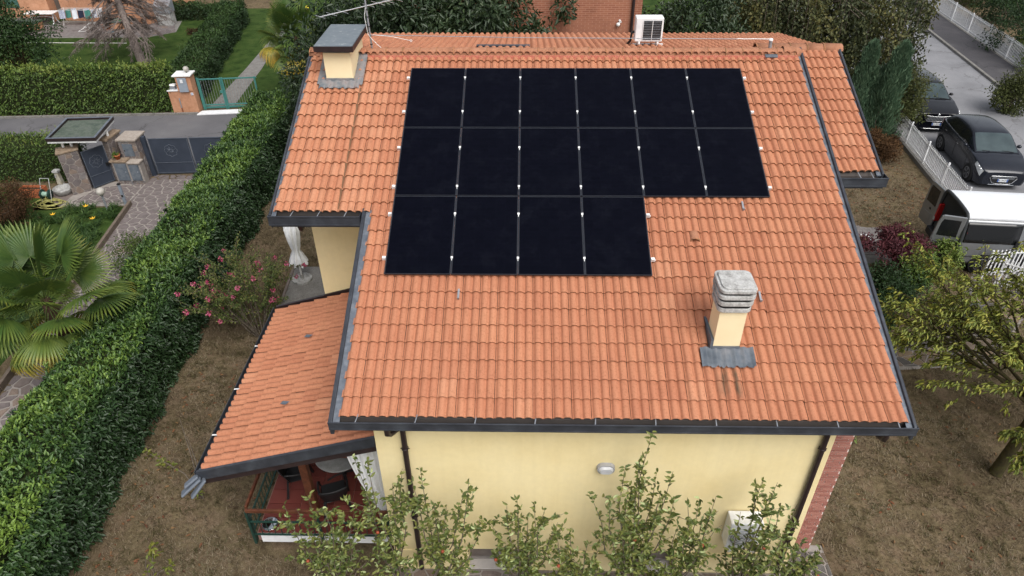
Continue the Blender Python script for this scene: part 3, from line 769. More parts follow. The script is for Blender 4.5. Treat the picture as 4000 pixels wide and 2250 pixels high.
for i, d in enumerate(RD):
    x1 = 6.985 if i < 4 else 4.69
    t = thing('mounting_rail', 'white aluminium rail under the solar panels, %s up from the eave' % ('sixth fifth fourth third second first'.split()[i]), 'rail', ppt(-.07, d, -.075), 'solar panel rails')
    mb = MB(); pbox(mb, -.085, x1, d - .018, d + .018, -.075, -.036); mb.build('rail', M['white'], t)
    for k in range(7 if i < 4 else 5):
        xc = k * (PW + GAP) - GAP / 2
        mb = MB()
        last = (6 if i < 4 else 4)
        if k in (0, last):
            xx = -.045 if k == 0 else last * (PW + GAP) + .025
            pbox(mb, xx - .03, xx + .03, d - .022, d + .022, -.0355, .006)
        else: pbox(mb, xc - .019, xc + .019, d - .022, d + .022, .0025, .010); pbox(mb, xc - .008, xc + .008, d + .024, d + .06, -.03, .002)
        mb.build('clamp', M['whitep'], t)
# ---------------------------------------------------------------- veranda on the left
ver = thing('veranda', 'lean-to veranda with an orange tiled roof beside the house', 'veranda', (-1.5, -4.5, 0))
VX0, VX1, VY0, VY1 = -3.20, -.04, -6.75, -2.12
VZ0, VT = 2.62, (3.53 - 2.62) / 3.16
VZ = lambda x: VZ0 + VT * (x - VX0)
vt = math.atan(VT); vc, vs_ = math.cos(vt), math.sin(vt)
def vdeck(mb, x0, x1, y0, y1, off, th):
    mb.hexa([(x0, y0, VZ(x0) + off - th), (x1, y0, VZ(x1) + off - th), (x1, y1, VZ(x1) + off - th), (x0, y1, VZ(x0) + off - th),
             (x0, y0, VZ(x0) + off), (x1, y0, VZ(x1) + off), (x1, y1, VZ(x1) + off), (x0, y1, VZ(x0) + off)])
mb = MB(); vdeck(mb, VX0 + .02, VX1, VY0 + .03, VY1 - .01, -.015, .10); vroof = mb.build('roof', M['wood'], ver)
for r_ in range(10):
    s = r_ * TP
    for c_ in range(15):
        y = VY1 - .04 - c_ * .3065
        x = VX0 + s * vc
        m4 = slope_mat(x, y, VZ(x), (0, -1.02, 0), (vc, 0, vs_), (-vs_, 0, vc)) @ Matrix.Diagonal((1.02, 1, 1, 1))
        inst('roof_tile', pick_tile(.7 if rnd.random() < .5 else -.2), vroof, m4)
mb = MB(); vdeck(mb, VX0 - .10, VX1 - .02, VY0 - .055, VY0 - .006, .055, .23); f = mb.build('fascia', M['flash'], vroof, bevel=.006)
mb = MB(); vdeck(mb, VX0 - .05, VX1 - .03, VY0 - .03, VY0 + .0, -.176, .13); mb.build('lower_board', M['brownmetal'], f)
mb = MB(); vdeck(mb, VX0 - .09, VX1 - .02, VY0 - .005, VY0 + .06, .012, .02); mb.build('flashing', M['flash_lt'], f)
mb = MB(); vdeck(mb, VX0 - .06, -2.08, VY1 + .002, VY1 + .06, .07, .2); vdeck(mb, -2.079, VX1 - .02, VY1 - .02, VY1 + .018, .10, .1); mb.build('rear_fascia', M['brownmetal'], vroof)
mb = MB()                                               # eaves gutter on the low side
mb.box(VX0 - .13, VX0 - .115, VY0 - .05, VY1 + .05, VZ0 - .09, VZ0 + .025); mb.box(VX0 - .114, VX0 + .0, VY0 - .05, VY1 + .05, VZ0 - .09, VZ0 - .075)
g_ = mb.build('gutter', M['flash'], vroof, bevel=.004)
for y in (-3.45, -4.75, -5.95):
    mb = MB(); mb.bar((VX0 - .12, y, VZ0 + .03), (VX0 + .01, y, VZ0 + .04), .03, .004); mb.build('gutter_bracket', M['whitep'], g_)
sp = MB()                                               # crumpled spout at the gutter corner
for k, (a, b_, w_) in enumerate((((-3.28, -6.80, 2.56), (-3.50, -6.93, 2.42), .10), ((-3.24, -6.82, 2.52), (-3.55, -7.02, 2.30), .12), ((-3.16, -6.83, 2.50), (-3.38, -7.04, 2.26), .09))):
    sp.bar(a, b_, w_ * 1.5, .05, (0, .3, 1))
sp.build('spout', plain('grey_spout', (.13, .15, .18), .6), g_, bevel=.02)
for x, y in ((-2.02, -5.50), (-2.08, -3.55)):
    mb = MB(); mb.face([(x - .10, y, VZ(x - .10) + .085), (x + .02, y - .05, VZ(x) + .085), (x + .10, y + .01, VZ(x + .1) + .085), (x - .05, y + .05, VZ(x) + .085)]); mb.build('vent_flap', M['lead'], vroof)
FZ = .60
mb = MB(); mb.box(-2.74, -.03, -6.58, -2.3, FZ - .24, FZ - .02); slab = mb.build('terrace_slab', M['grout'], ver)
mb = MB(); mb.box(-2.66, -.03, -6.622, -6.581, FZ - .235, FZ - .012); mb.build('white_edge', M['white'], slab)
mb = MB(); mb.box(-2.3, -.05, -6.1, -2.4, 0, FZ - .241); mb.build('foundation', surf('brown_foundation', [(.10, .075, .06), (.15, .115, .09)], 3, .95), slab)
TT_ = []
for t in (.25, .5, .75):
    b_ = MB(); b_.box(.004, .326, .004, .326, 0, .022); o = b_.build('floor_tile', M['redtile']); me = o.data
    a = me.attributes.new('tint', 'FLOAT', 'POINT'); a.data.foreach_set('value', [t] * len(me.vertices)); TT_.append(me); bpy.data.objects.remove(o)
for i in range(8):
    for j in range(10):
        inst('floor_tile', rnd.choice(TT_), slab, Matrix.Translation((-2.72 + i * .335, -6.57 + j * .335, FZ - .0205)))
mb = MB(); mb.box(-1.75, -1.60, -6.24, -6.10, FZ + .003, VZ(-1.7) - .12); mb.build('post', M['wood'], ver, bevel=.01)
mb = MB(); mb.box(-2.95, -.06, -6.25, -6.09, VZ(-2.9) - .30, VZ(-2.9) - .13); mb.build('beam', M['wood'], ver)
for y in (-6.45, -5.4, -4.3, -3.2, -2.3):
    mb = MB(); vdeck(mb, VX0 + .1, VX1, y, y + .09, -.116, .10); mb.build('rafter', M['wood'], vroof)
# railing
rl = thing('railing', 'dark green metal terrace railing with a brown wooden handrail', 'railing', (-2.7, -6.6, .36))
def rail_run(a, b_):
    a, b_ = Vector(a), Vector(b_); d = b_ - a
    m = MB(); m.bar(a + Vector((0, 0, 1.36)), b_ + Vector((0, 0, 1.36)), .045, .085); m.build('handrail', M['wood'], rl, bevel=.008)
    for z in (.64, 1.03):
        m = MB(); m.bar(a + Vector((0, 0, z)), b_ + Vector((0, 0, z)), .03, .03); m.build('rail', M['dkgreen'], rl)
    n = int(d.length / .125)
    for i in range(n):
        p = a + d * (i + .5) / n; m = MB(); m.box(p.x - .006, p.x + .006, p.y - .006, p.y + .006, .655, 1.016); m.build('baluster', M['dkgreen'], rl)
    for k in range(3):
        p = a + d * k / 2; m = MB(); m.box(p.x - .022, p.x + .022, p.y - .022, p.y + .022, .36, 1.318); m.build('post', M['dkgreen'], rl)
rail_run((-2.78, -6.645, 0), (-.12, -6.645, 0)); rail_run((-2.79, -6.58, 0), (-2.79, -2.6, 0))
# curtain
cu = thing('curtain', 'white tied-back outdoor curtain hanging at the veranda corner beside the wall', 'curtain', (-.4, -6.35, 1.0))
V = []; F = []; nx, nz = 40, 14
for j in range(nz + 1):
    t = j / nz; z = 3.0 - .0 - 1.95 * t
    xl = -.80 + .42 * t ** 1.6; xr = -.10 + .0 * t
    for i in range(nx + 1):
        u = i / nx; zt_ = z + (.16 * u * (1 - t))
        V.append((xl + (xr - xl) * u, -6.36 + .022 * math.sin(u * 40 + .6 * math.sin(t * 4)) + .03 * math.sin(u * 9 + t), zt_))
for j in range(nz):
    for i in range(nx): F.append((j * (nx + 1) + i, j * (nx + 1) + i + 1, (j + 1) * (nx + 1) + i + 1, (j + 1) * (nx + 1) + i))
mb = MB(); mb.raw(V, F, True); mb.build('cloth', M['white'], cu)
mb = MB(); mb.bar((-.84, -6.36, 3.0), (-.08, -6.36, 3.19), .02, .02); mb.build('curtain_rod', M['brownmetal'], cu)
mb = MB(); mb.box(-.065, -.035, -6.40, -6.33, FZ + .003, 3.1); mb.build('side_post', M['black'], cu)
# table
tb = thing('garden_table', 'round grey stone-topped table on the terrace', 'table', (-1.32, -5.2, FZ + .002))
mb = MB(); mb.lathe([(.001, 1.318), (.50, 1.318), (.515, 1.33), (.515, 1.348), (.505, 1.354), (.001, 1.354)], (-1.32, -5.2, 0), 36, smooth=False); mb.build('table_top', surf('grey_stone_top', [(.22, .22, .21), (.33, .33, .32)], 8, .6, fine=(50, .2)), tb)
mb = MB(); mb.lathe([(.05, FZ + .05), (.045, 1.0), (.12, 1.317)], (-1.32, -5.2, 0), 12)
mb.build('pedestal', M['black'], tb)
for k in range(4):
    t = k * PI / 2 + .4; mb = MB(); mb.tube([(-1.32, -5.2, FZ + .12), (-1.32 + .2 * math.cos(t), -5.2 + .2 * math.sin(t), FZ + .09), (-1.32 + .36 * math.cos(t), -5.2 + .36 * math.sin(t), FZ + .018)], .018, 6); mb.build('foot', M['black'], tb)
def plastic_chair(loc, rz, lab):
    c = thing('garden_chair', lab, 'chair', loc, 'black plastic chairs on the terrace', rz)
    mb = MB(); mb.hexa([(-.22, -.22, .40), (.22, -.22, .40), (.20, .21, .37), (-.20, .21, .37), (-.23, -.23, .43), (.23, -.23, .43), (.21, .22, .40), (-.21, .22, .40)]); mb.build('seat', M['black'], c, bevel=.012)
    mb = MB()
    V = []; F = []
    for j in range(5):
        for i in range(7):
            u = i / 6 - .5; z = .42 + j * .105; V.append((u * (.44 + .03 * j), .21 + .035 * j - .06 * (2 * u) ** 2 * -1 * -1, z))
    for j in range(4):
        for i in range(6): F.append((j * 7 + i, j * 7 + i + 1, (j + 1) * 7 + i + 1, (j + 1) * 7 + i))
    mb.raw(V, F, True); b_ = mb.build('backrest', M['black'], c); sm = b_.modifiers.new('s', 'SOLIDIFY'); sm.thickness = .02
    for sx in (-1, 1):
        mb = MB(); mb.tube([(sx * .25, .22, .66), (sx * .28, .05, .65), (sx * .27, -.16, .63), (sx * .25, -.22, .55), (sx * .235, -.225, .43)], .022, 6); mb.build('armrest', M['black'], c)
        for sy in (-1, 1):
            mb = MB(); mb.hexa([(sx * .27 - .022, sy * .27 - .02, .002), (sx * .27 + .022, sy * .27 - .02, .002), (sx * .27 + .022, sy * .27 + .02, .002), (sx * .27 - .022, sy * .27 + .02, .002),
                                (sx * .205 - .03, sy * .2 - .02, .41), (sx * .205 + .03, sy * .2 - .02, .41), (sx * .205 + .03, sy * .2 + .02, .41), (sx * .205 - .03, sy * .2 + .02, .41)]); mb.build('leg', M['black'], c)
    return c
plastic_chair((-2.18, -5.45, FZ + .003), 1.9, 'black plastic armchair beside the side railing of the terrace')
plastic_chair((-1.32, -5.92, FZ + .003), 3.5, 'black plastic armchair between the table and the front railing')
plastic_chair((-1.75, -4.70, FZ + .003), .7, 'black plastic armchair behind the round terrace table')
mb = MB(); mb.lathe([(.001, .0), (.09, .0), (.15, .05), (.155, .055), (.145, .052), (.085, .01), (.001, .01)], (-2.52, -6.42, FZ + .003), 24)
o = mb.build('feeding_bowl', plain('polished_steel', (.7, .71, .72), .15, .5, 1), loc=(-2.52, -6.42, FZ + .003)); tag(o, 'shiny steel feeding bowl on the terrace behind the railing', 'bowl')
mb = MB(); mb.box(-2.62, -2.3, -4.6, -4.2, 1.0, 1.16); mb.box(-2.6, -2.32, -4.58, -4.22, FZ + .003, 1.0); o = mb.build('wooden_crate', surf('pale_wood', [(.30, .19, .09), (.40, .27, .14)], 8, .8), loc=(-2.46, -4.4, FZ + .003), bevel=.01); tag(o, 'pale wooden chest against the side railing of the terrace', 'chest')

# ---------------------------------------------------------------- small things on and around the house
lamp = thing('wall_lamp', 'oval grey bulkhead lamp on the cream front wall', 'lamp', (3.80, WY, 2.9))
def oval(cx, cz, a, b_, y, n=24): return [(cx + (a - b_) * (1 if math.cos(t) > 0 else -1) + b_ * math.cos(t), y, cz + b_ * math.sin(t)) for t in [2 * PI * (k + .5) / n for k in range(n)]]
def ovalbody(name, a, b_, y0, y1, a2, b2, m, par):
    P = oval(3.80, 3.02, a, b_, y0); Q = oval(3.80, 3.02, a2, b2, y1); n = len(P); mb = MB()
    mb.raw(P + Q, [(k, (k + 1) % n, n + (k + 1) % n, n + k) for k in range(n)] + [tuple(range(n, 2 * n))]); return mb.build(name, m, par)
ovalbody('housing', .155, .115, WY - .001, WY - .07, .145, .105, plain('lamp_grey', (.36, .36, .37), .5), lamp)
ovalbody('lens', .125, .085, WY - .0705, WY - .11, .10, .06, plain('frosted_lens', (.55, .56, .58), .3), lamp)
# outdoor unit on wall brackets
def air_unit(name, lab, x0, x1, y0, y1, z0, z1, grille):
    t = thing(name, lab, 'air conditioner', ((x0 + x1) / 2, (y0 + y1) / 2, z0 - .12))
    mb = MB(); mb.box(x0, x1, y0, y1, z0, z1); body = mb.build('case', M['white'], t, bevel=.018)
    cx_, cz_, r = x0 + (x1 - x0) * .42, (z0 + z1) / 2 - .02, min(x1 - x0, z1 - z0) * .40
    if grille == 'round':
        mb = MB(); mb.lathe([(.001, -.004), (r, -.004), (r, .02)], (cx_, y0, cz_), 28, 'Y'); mb.build('fan_opening', M['galv'], body)
        for k in range(1, 6):
            mb = MB(); rr = r * k / 5.2; mb.tube([(cx_ + rr * math.cos(a * .2244), y0 - .012, cz_ + rr * math.sin(a * .2244)) for a in range(29)], .006, 4, False); mb.build('grille_ring', M['whitep'], body)
    else:
        gx0, gx1 = x0 + (x1 - x0) * .26, x1 - .035
        mb = MB(); mb.box(gx0, gx1, y0 - .004, y0 + .02, z0 + .04, z1 - .06); mb.build('fan_opening', M['black'], body)
        for k in range(12):
            z = z0 + .05 + (z1 - z0 - .12) * k / 11; mb = MB(); mb.box(gx0, gx1, y0 - .012, y0 - .0045, z, z + .005); mb.build('grille_bar', M['galv'], body)
        for k in range(3):
            x = gx0 + (gx1 - gx0) * k / 2; mb = MB(); mb.box(x - .006, x + .006, y0 - .016, y0 - .0125, z0 + .03, z1 - .05); mb.build('grille_rib', M['whitep'], body)
    for sx in (x0 + .08, x1 - .11):
        mb = MB(); mb.box(sx, sx + .04, y0 - .02, y1 + .06, z0 - .05, z0 - .001); mb.box(sx, sx + .04, y0 + .02, y0 + .05, z0 - .12, z0 - .0505); mb.box(sx, sx + .04, y1 - .05, y1 - .02, z0 - .12, z0 - .0505); mb.build('bracket', M['whitep'], t)
    return t
a_ = air_unit('air_conditioner', 'white air conditioner on brackets low on the cream front wall', 6.03, 6.60, -7.21, -6.925, 1.20, 1.93, 'round')
mb = MB(); mb.tube([(6.62, -7.05, 1.5), (6.70, -6.98, 1.4), (6.70, -6.96, .7)], .025, 6); mb.build('hose', M['whitep'], a_)
a_ = air_unit('air_conditioner', 'white air conditioner standing on the roof behind the ridge', 4.86, 5.47, 1.42, 1.70, 7.57, 8.09, 'square')
mb = MB(); mb.box(4.80, 5.55, 1.38, 1.43, 7.43, 7.448); mb.box(4.80, 5.55, 1.66, 1.71, 7.40, 7.448); mb.build('base_rail', M['whitep'], a_)
mb = MB(); mb.tube([(4.86, 1.6, 7.75), (4.80, 1.58, 7.72), (4.79, 1.6, 7.55), (4.72, 1.7, 7.42)], .028, 6); mb.build('hose', M['black'], a_)
# aerial
an = thing('tv_antenna', 'tv antenna with horizontal rods on a thin mast at the ridge', 'antenna', (-.97, .75, 7.5))
mb = MB(); mb.tube([(-.955, .75, 7.5), (-1.0, .75, 9.3)], .02, 8); mast = mb.build('mast', M['galv'], an)
BZ = 8.52
pl, pr_ = px(824.4, 37.3, BZ), px(983, -.5, BZ)
pm_ = Vector((-.98, .745, BZ)); dl = (Vector((pr_.x, pr_.y, BZ)) - Vector((pl.x, pl.y, BZ))).normalized()
A, B = pm_ - dl * 1.15, pm_ + dl * .85
mb = MB(); mb.tube([A, B], .011, 6); boom = mb.build('boom', M['alu'], an)
perp = dl.cross(Vector((0, 0, 1)))
for k, (t, L) in enumerate(((.0, .17), (.27, .19), (.53, .21), (1.2, .20), (1.45, .24), (1.68, .26), (1.9, .28))):
    p = A + dl * (t + .02); mb = MB(); mb.tube([p - perp * L, p + perp * L], .005, 5); mb.build('rod', M['alu'], an)
for z in (7.72, 7.9, 8.1, 8.3, 8.45):
    mb = MB(); mb.lathe([(.024, -.012), (.028, -.008), (.028, .008), (.024, .012)], (-.955 - .025 * (z - 7.5), .75, z), 8); mb.build('tape', M['black'], mast)
mb = MB(); mb.tube([(-.99, .72, 8.5), (-1.03, .71, 8.3), (-1.0, .71, 7.95), (-.93, .70, 7.85), (-.80, .68, 7.72), (-.70, .68, 7.63)], .007, 5); mb.build('cable', M['whitep'], an)
# roof safety line
sl = thing('safety_line', 'thin steel safety cable stretched above the ridge to a grey post', 'cable', (7.64, .62, 7.6))
mb = MB(); mb.tube([(7.66, .62, 7.55), (7.635, .62, 7.84)], .035, 10); mb.build('post', M['galv'], sl)
mb = MB(); mb.lathe([(.045, 0), (.047, .035), (.03, .045), (.001, .046)], (7.635, .62, 7.835), 12); mb.build('post_cap', M['white'], sl)
mb = MB(); mb.tube([(-.95, .74, 7.92), (2.5, .66, 7.885), (6.9, .62, 7.87)], .008, 5); mb.build('cable', M['galv'], sl)
mb = MB(); mb.tube([(6.9, .62, 7.87), (6.95, .62, 7.876), (7.05, .62, 7.868), (7.3, .62, 7.872), (7.45, .62, 7.868), (7.62, .62, 7.865)], .009, 6); mb.build('turnbuckle', M['alu'], sl)
mb = MB(); mb.tube([(-.9, .74, 7.925), (-.5, .70, 7.90), (-.06, .60, 7.84)], .006, 5); mb.tube([(-.06 + .022 * math.cos(a * .7), .60, 7.84 + .022 * math.sin(a * .7)) for a in range(10)], .005, 4); mb.build('loose_end', M['whitep'], sl)
# closed garden umbrella and patio slab left of the wing
o = MB(); o.prism([(-4.75, 3.3), (-4.4, -2.0), (-2.075, -2.0), (-2.075, 3.3)], 0, .09); o = o.build('patio', M['kerb']); o['kind'] = 'structure'
o = MB(); o.prism([(-4.83, 3.34), (-4.48, -2.04), (-4.405, -2.04), (-4.755, 3.34)], 0, .12); o = o.build('patio_edge', M['porph'][1]); o['kind'] = 'structure'
um = thing('garden_umbrella', 'closed white garden umbrella beside the house under the eave', 'umbrella', (-4.35, 2.6, .09))
mb = MB(); mb.tube([(-4.35, 2.6, .09), (-4.35, 2.6, 2.5)], .025, 8); mb.build('pole', M['whitep'], um)
mb = MB(); mb.lathe([(.3, .09), (.3, .15), (.05, .16), (.05, .3)], (-4.35, 2.6, 0), 14, smooth=False); mb.build('base', M['concrete'], um)
V = []; F = []; n = 48
for j, (z, r, a) in enumerate(((2.45, .03, 0), (2.3, .10, .012), (2.0, .15, .03), (1.98, .19, .05), (1.6, .17, .04), (1.3, .13, .03), (1.15, .10, .02), (1.0, .15, .04), (.72, .24, .07))):
    for k in range(n):
        t = 2 * PI * k / n; rr = r + a * math.sin(8 * t + j * .3) + a * .4 * math.sin(19 * t); V.append((-4.35 + rr * math.cos(t), 2.6 + rr * math.sin(t), z + (.05 * math.sin(8 * t) if j == 8 else 0)))
for j in range(8):
    for k in range(n): F.append((j * n + k, j * n + (k + 1) % n, (j + 1) * n + (k + 1) % n, (j + 1) * n + k))
mb = MB(); mb.raw(V, F, True); mb.build('folded_canopy', surf('white_canvas', [(.60, .61, .62), (.76, .77, .78)], 4, .9, .2, 30), um)
# ---------------------------------------------------------------- foliage materials
def leafmat(name, cols, rough=.5, spec=.35, trans=.18, nz=(1.5, .18), pos=None): return tinted(name, cols, rough, spec, nz, trans=trans, pos=pos)
L_ = {}
L_['laurel'] = leafmat('laurel_leaves', [(0.01778, 0.03967, 0.01496), (0.03554, 0.0763, 0.02394), (0.07504, 0.1449, 0.03291), (0.1876, 0.29, 0.05236)], .42, .45, pos=[0, .4, .72, 1])
L_['hedge'] = leafmat('hedge_leaves', [(0.02244, 0.04855, 0.0102), (0.06283, 0.1127, 0.0204), (0.1346, 0.1994, 0.0374), (0.2468, 0.2774, 0.0595)], .5, .35)
L_['hedgedk'] = leafmat('dark_hedge_leaves', [(0.01267, 0.02938, 0.0096), (0.02534, 0.05549, 0.016), (0.05069, 0.09792, 0.0224)], .5, .3)
L_['palm'] = leafmat('palm_fronds', [(0.02352, 0.0525, 0.0135), (0.05376, 0.105, 0.0225), (0.1428, 0.1875, 0.03375), (0.4368, 0.285, 0.03375)], .45, .4, .15, (2, .12))
L_['lily'] = leafmat('daylily_leaves', [(0.0198, 0.0459, 0.0105), (0.04356, 0.0918, 0.0195), (0.0891, 0.1377, 0.03)], .55, .3)
L_['myrtle'] = leafmat('myrtle_leaves', [(0.042, 0.06563, 0.018), (0.075, 0.1125, 0.027), (0.135, 0.1594, 0.045), (0.225, 0.1875, 0.0675)], .6, .25)
L_['pink'] = leafmat('pink_blossom', [(.30, .035, .09), (.50, .08, .17), (.62, .2, .30)], .6, .2)
L_['apple'] = leafmat('apple_leaves', [(0.06756, 0.09989, 0.02293), (0.1225, 0.1598, 0.03823), (0.2111, 0.2219, 0.05733), (0.4223, 0.4883, 0.2293)], .5, .35)
L_['cherry'] = leafmat('cherry_leaves', [(0.08412, 0.1181, 0.0236), (0.1702, 0.2079, 0.0354), (0.3105, 0.3307, 0.06135), (0.4406, 0.378, 0.07079)], .5, .35)
L_['maple'] = leafmat('red_maple_leaves', [(0.0455, 0.0156, 0.0208), (0.0975, 0.026, 0.0338), (0.156, 0.0455, 0.052)], .6, .25)
L_['olive'] = leafmat('weeping_leaves', [(0.0272, 0.0374, 0.017), (0.0595, 0.0714, 0.0289), (0.1156, 0.1156, 0.0408), (0.221, 0.1785, 0.0476)], .55, .3)
L_['dark'] = leafmat('dark_glossy_leaves', [(0.01571, 0.03121, 0.0136), (0.03142, 0.05549, 0.0221), (0.06283, 0.09017, 0.0323), (0.1683, 0.2428, 0.0425)], .42, .45, pos=[0, .45, .85, 1])
L_['cypress'] = leafmat('cypress_sprays', [(0.05063, 0.1035, 0.05823), (0.1097, 0.1876, 0.11), (0.2109, 0.3071, 0.1875)], .7, .2)
L_['brown'] = leafmat('brown_dry_leaves', [(0.048, 0.0264, 0.0144), (0.102, 0.054, 0.024), (0.168, 0.09, 0.036)], .8, .2)
L_['rusty'] = leafmat('rusty_leaves', [(0.0399, 0.0525, 0.01596), (0.07315, 0.0875, 0.02394), (0.1197, 0.09625, 0.0399)], .6, .25)
L_['lime'] = leafmat('lime_leaves', [(.06, .10, .01), (.13, .19, .02), (.22, .26, .03)], .5, .3)
L_['silver'] = leafmat('silver_leaves', [(.10, .13, .11), (.18, .21, .18), (.26, .29, .25)], .7, .2)
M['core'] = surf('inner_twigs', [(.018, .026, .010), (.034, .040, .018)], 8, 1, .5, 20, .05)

def hedge_box(name, lab, a, b_, wd, h, n, mat_, leaf, group=None, top_tint=.22, wob=.12, zmin=.0, round_top=True, cat='hedge', boost=0., near_y=-99., side_r=.45):
    """clipped hedge between ground points a and b_ (its centre line); leaves cover a twiggy core"""
    a, b_ = Vector((*a, 0)), Vector((*b_, 0)); d = b_ - a; Ln = d.length; d.normalize(); s_ = Vector((-d.y, d.x, 0))
    t = thing(name, lab, cat, tuple((a + b_) / 2), group)
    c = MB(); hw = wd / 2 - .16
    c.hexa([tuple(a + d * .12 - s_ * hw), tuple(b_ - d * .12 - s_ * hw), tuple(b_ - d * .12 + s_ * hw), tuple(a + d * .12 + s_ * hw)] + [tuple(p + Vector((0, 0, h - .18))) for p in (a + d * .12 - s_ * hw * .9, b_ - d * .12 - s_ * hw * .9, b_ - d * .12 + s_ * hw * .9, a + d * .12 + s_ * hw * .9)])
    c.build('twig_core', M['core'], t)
    areas = np.array([Ln * h, Ln * h, Ln * wd, wd * h, wd * h]); k = rng.choice(5, n, p=areas / areas.sum())
    u = rng.random(n); v = rng.random(n)
    A, D_, S3 = np.array(a), np.array(d), np.array(s_)
    P = np.zeros((n, 3)); Nn = np.zeros((n, 3))
    for q, sg in ((0, 1), (1, -1)):
        i = k == q; P[i] = A + D_ * (u[i, None] * Ln) + S3 * sg * wd / 2; P[i, 2] = zmin + v[i] * (h - zmin); Nn[i] = S3 * sg
    i = k == 2; P[i] = A + D_ * (u[i, None] * Ln) + S3 * ((v[i, None] - .5) * wd); P[i, 2] = h; Nn[i] = (0, 0, 1)
    for q, sg in ((3, -1), (4, 1)):
        i = k == q; P[i] = (A if sg < 0 else A + D_ * Ln) + S3 * ((u[i, None] - .5) * wd); P[i, 2] = zmin + v[i] * (h - zmin); Nn[i] = D_ * sg
    # uneven clipped surface
    al = (P - A) @ D_; la = (P - A) @ S3
    wave = np.sin(al * 2.1 + P[:, 2] * 1.7) * .5 + np.sin(al * 5.3 - P[:, 2] * 3.1 + la * 4) * .35 + np.sin(al * 11 + la * 7 + P[:, 2] * 6) * .2
    depth = rng.random(n) ** 1.5 * .28 + .22 * np.clip(np.sin(al * 3.7 + 2 * np.sin(P[:, 2] * 2.3 + la)) * np.sin(P[:, 2] * 4.1 + al * 1.9 + la * 3) - .45, 0, 1)
    P += Nn * (wave[:, None] * wob * .6 - depth[:, None] + .03)
    P[:, 2] = np.maximum(P[:, 2], .02)
    if round_top:
        e = np.clip((np.abs(la) - wd / 2 + .3) / .3, 0, 1) * np.clip((P[:, 2] - h + .3) / .3, 0, 1); P[:, 2] -= e * .16; P -= S3 * (np.sign(la) * e * .12)[:, None]
    up = np.array([0, 0, 1.0])
    D = unit(Nn * .55 + rng.normal(size=(n, 3)) * .55 + up * np.where(k == 2, .35, -.25)[:, None])
    N = unit(Nn * .7 + up * .75 + rng.normal(size=(n, 3)) * .4)
    tint = rng.random(n) * np.where(k == 2, .45, side_r) + np.where(k == 2, top_tint, 0) + np.where((P[:, 2] > h - .1), .1, 0) + (rng.random(n) < .05) * .3 * (P[:, 2] > h * .6)  # top lighter, sides darker: overhead light painted into tint, plus young top growth
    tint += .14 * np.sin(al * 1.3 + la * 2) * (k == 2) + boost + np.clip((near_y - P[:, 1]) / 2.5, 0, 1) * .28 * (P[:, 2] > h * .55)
    Ls = leaf * (.7 + .6 * rng.random(n))
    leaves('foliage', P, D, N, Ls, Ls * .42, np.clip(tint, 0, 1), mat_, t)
    # upright young shoots along the top
    ns = int(Ln * wd * 9)
    bp = A + D_ * (rng.random((ns, 1)) * Ln) + S3 * ((rng.random((ns, 1)) - .5) * wd * .9); bp[:, 2] = h - .05
    hh = (.10 + .28 * rng.random(ns) ** 2) * leaf / .11
    rep = 6; P2 = np.repeat(bp, rep, 0); f = np.tile(np.linspace(.2, 1, rep), ns)
    P2[:, 2] += np.repeat(hh, rep) * f; dd = rdir(len(P2)); dd[:, 2] = np.abs(dd[:, 2]) * .6 + .45
    leaves('shoots', P2, dd, unit(rdir(len(P2)) + up), leaf * .8, leaf * .32, np.clip(.5 + .45 * rng.random(len(P2)) + .1, 0, 1), mat_, t)
    return t
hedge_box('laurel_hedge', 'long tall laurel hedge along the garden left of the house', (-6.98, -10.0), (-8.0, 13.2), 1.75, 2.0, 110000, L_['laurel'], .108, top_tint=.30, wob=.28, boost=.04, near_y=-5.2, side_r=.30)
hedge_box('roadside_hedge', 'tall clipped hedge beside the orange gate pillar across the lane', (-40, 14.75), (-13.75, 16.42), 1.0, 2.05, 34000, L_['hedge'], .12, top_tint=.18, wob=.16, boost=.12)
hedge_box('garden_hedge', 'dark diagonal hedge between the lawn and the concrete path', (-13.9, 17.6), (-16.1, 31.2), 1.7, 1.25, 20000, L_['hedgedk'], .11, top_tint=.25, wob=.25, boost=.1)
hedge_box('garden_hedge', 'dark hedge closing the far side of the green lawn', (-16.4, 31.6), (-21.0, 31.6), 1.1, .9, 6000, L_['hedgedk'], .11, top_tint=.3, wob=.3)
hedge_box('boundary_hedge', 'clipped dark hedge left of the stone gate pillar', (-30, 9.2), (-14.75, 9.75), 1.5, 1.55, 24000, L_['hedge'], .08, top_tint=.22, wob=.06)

# ---------------------------------------------------------------- neighbour's paved yard
yard = sheet('driveway_paving', [(-14.35, 7.15), (-11.85, 7.25), (-11.2, 2.6), (-10.6, -2.0), (-10.6, -12), (-7.6, -12), (-7.7, -2), (-8.4, 9.6), (-14.3, 9.0)], .006, M['joint'])
rg = crazy([(-12.0, 7.35), (-10.4, -4.2), (-7.8, -4.2), (-8.3, 9.75), (-12.0, 9.65)], .33, .055, 5) + crazy([(-14.1, 7.45), (-12.03, 7.37), (-12.03, 9.0), (-13.6, 8.6)], .30, .055, 6)
stone_pieces(rg, lambda x, y, h: (x, y, .007 + h), .014, M['porph'], yard, 'paving_stone', 4, 300)
sheet('driveway_apron', [(-15.2, 6.9), (-14.36, 6.9), (-13.6, 8.3), (-14.3, 8.9), (-15.4, 8.3)], .005, M['porph'][1])
bed = sheet('flower_bed', [(-24, -12), (-11.35, -12), (-11.32, 2.6), (-11.9, 7.2), (-14.2, 7.0), (-16, 8.6), (-24, 8.8)], .005, M['lawn'])
kb = thing('bed_kerb', None, None, (-11.6, 5, 0)); kb['kind'] = 'structure'
pts = [Vector((-11.82, 7.32, 0)), Vector((-11.28, 2.6, 0)), Vector((-10.75, -2.2, 0)), Vector((-10.7, -8, 0))]
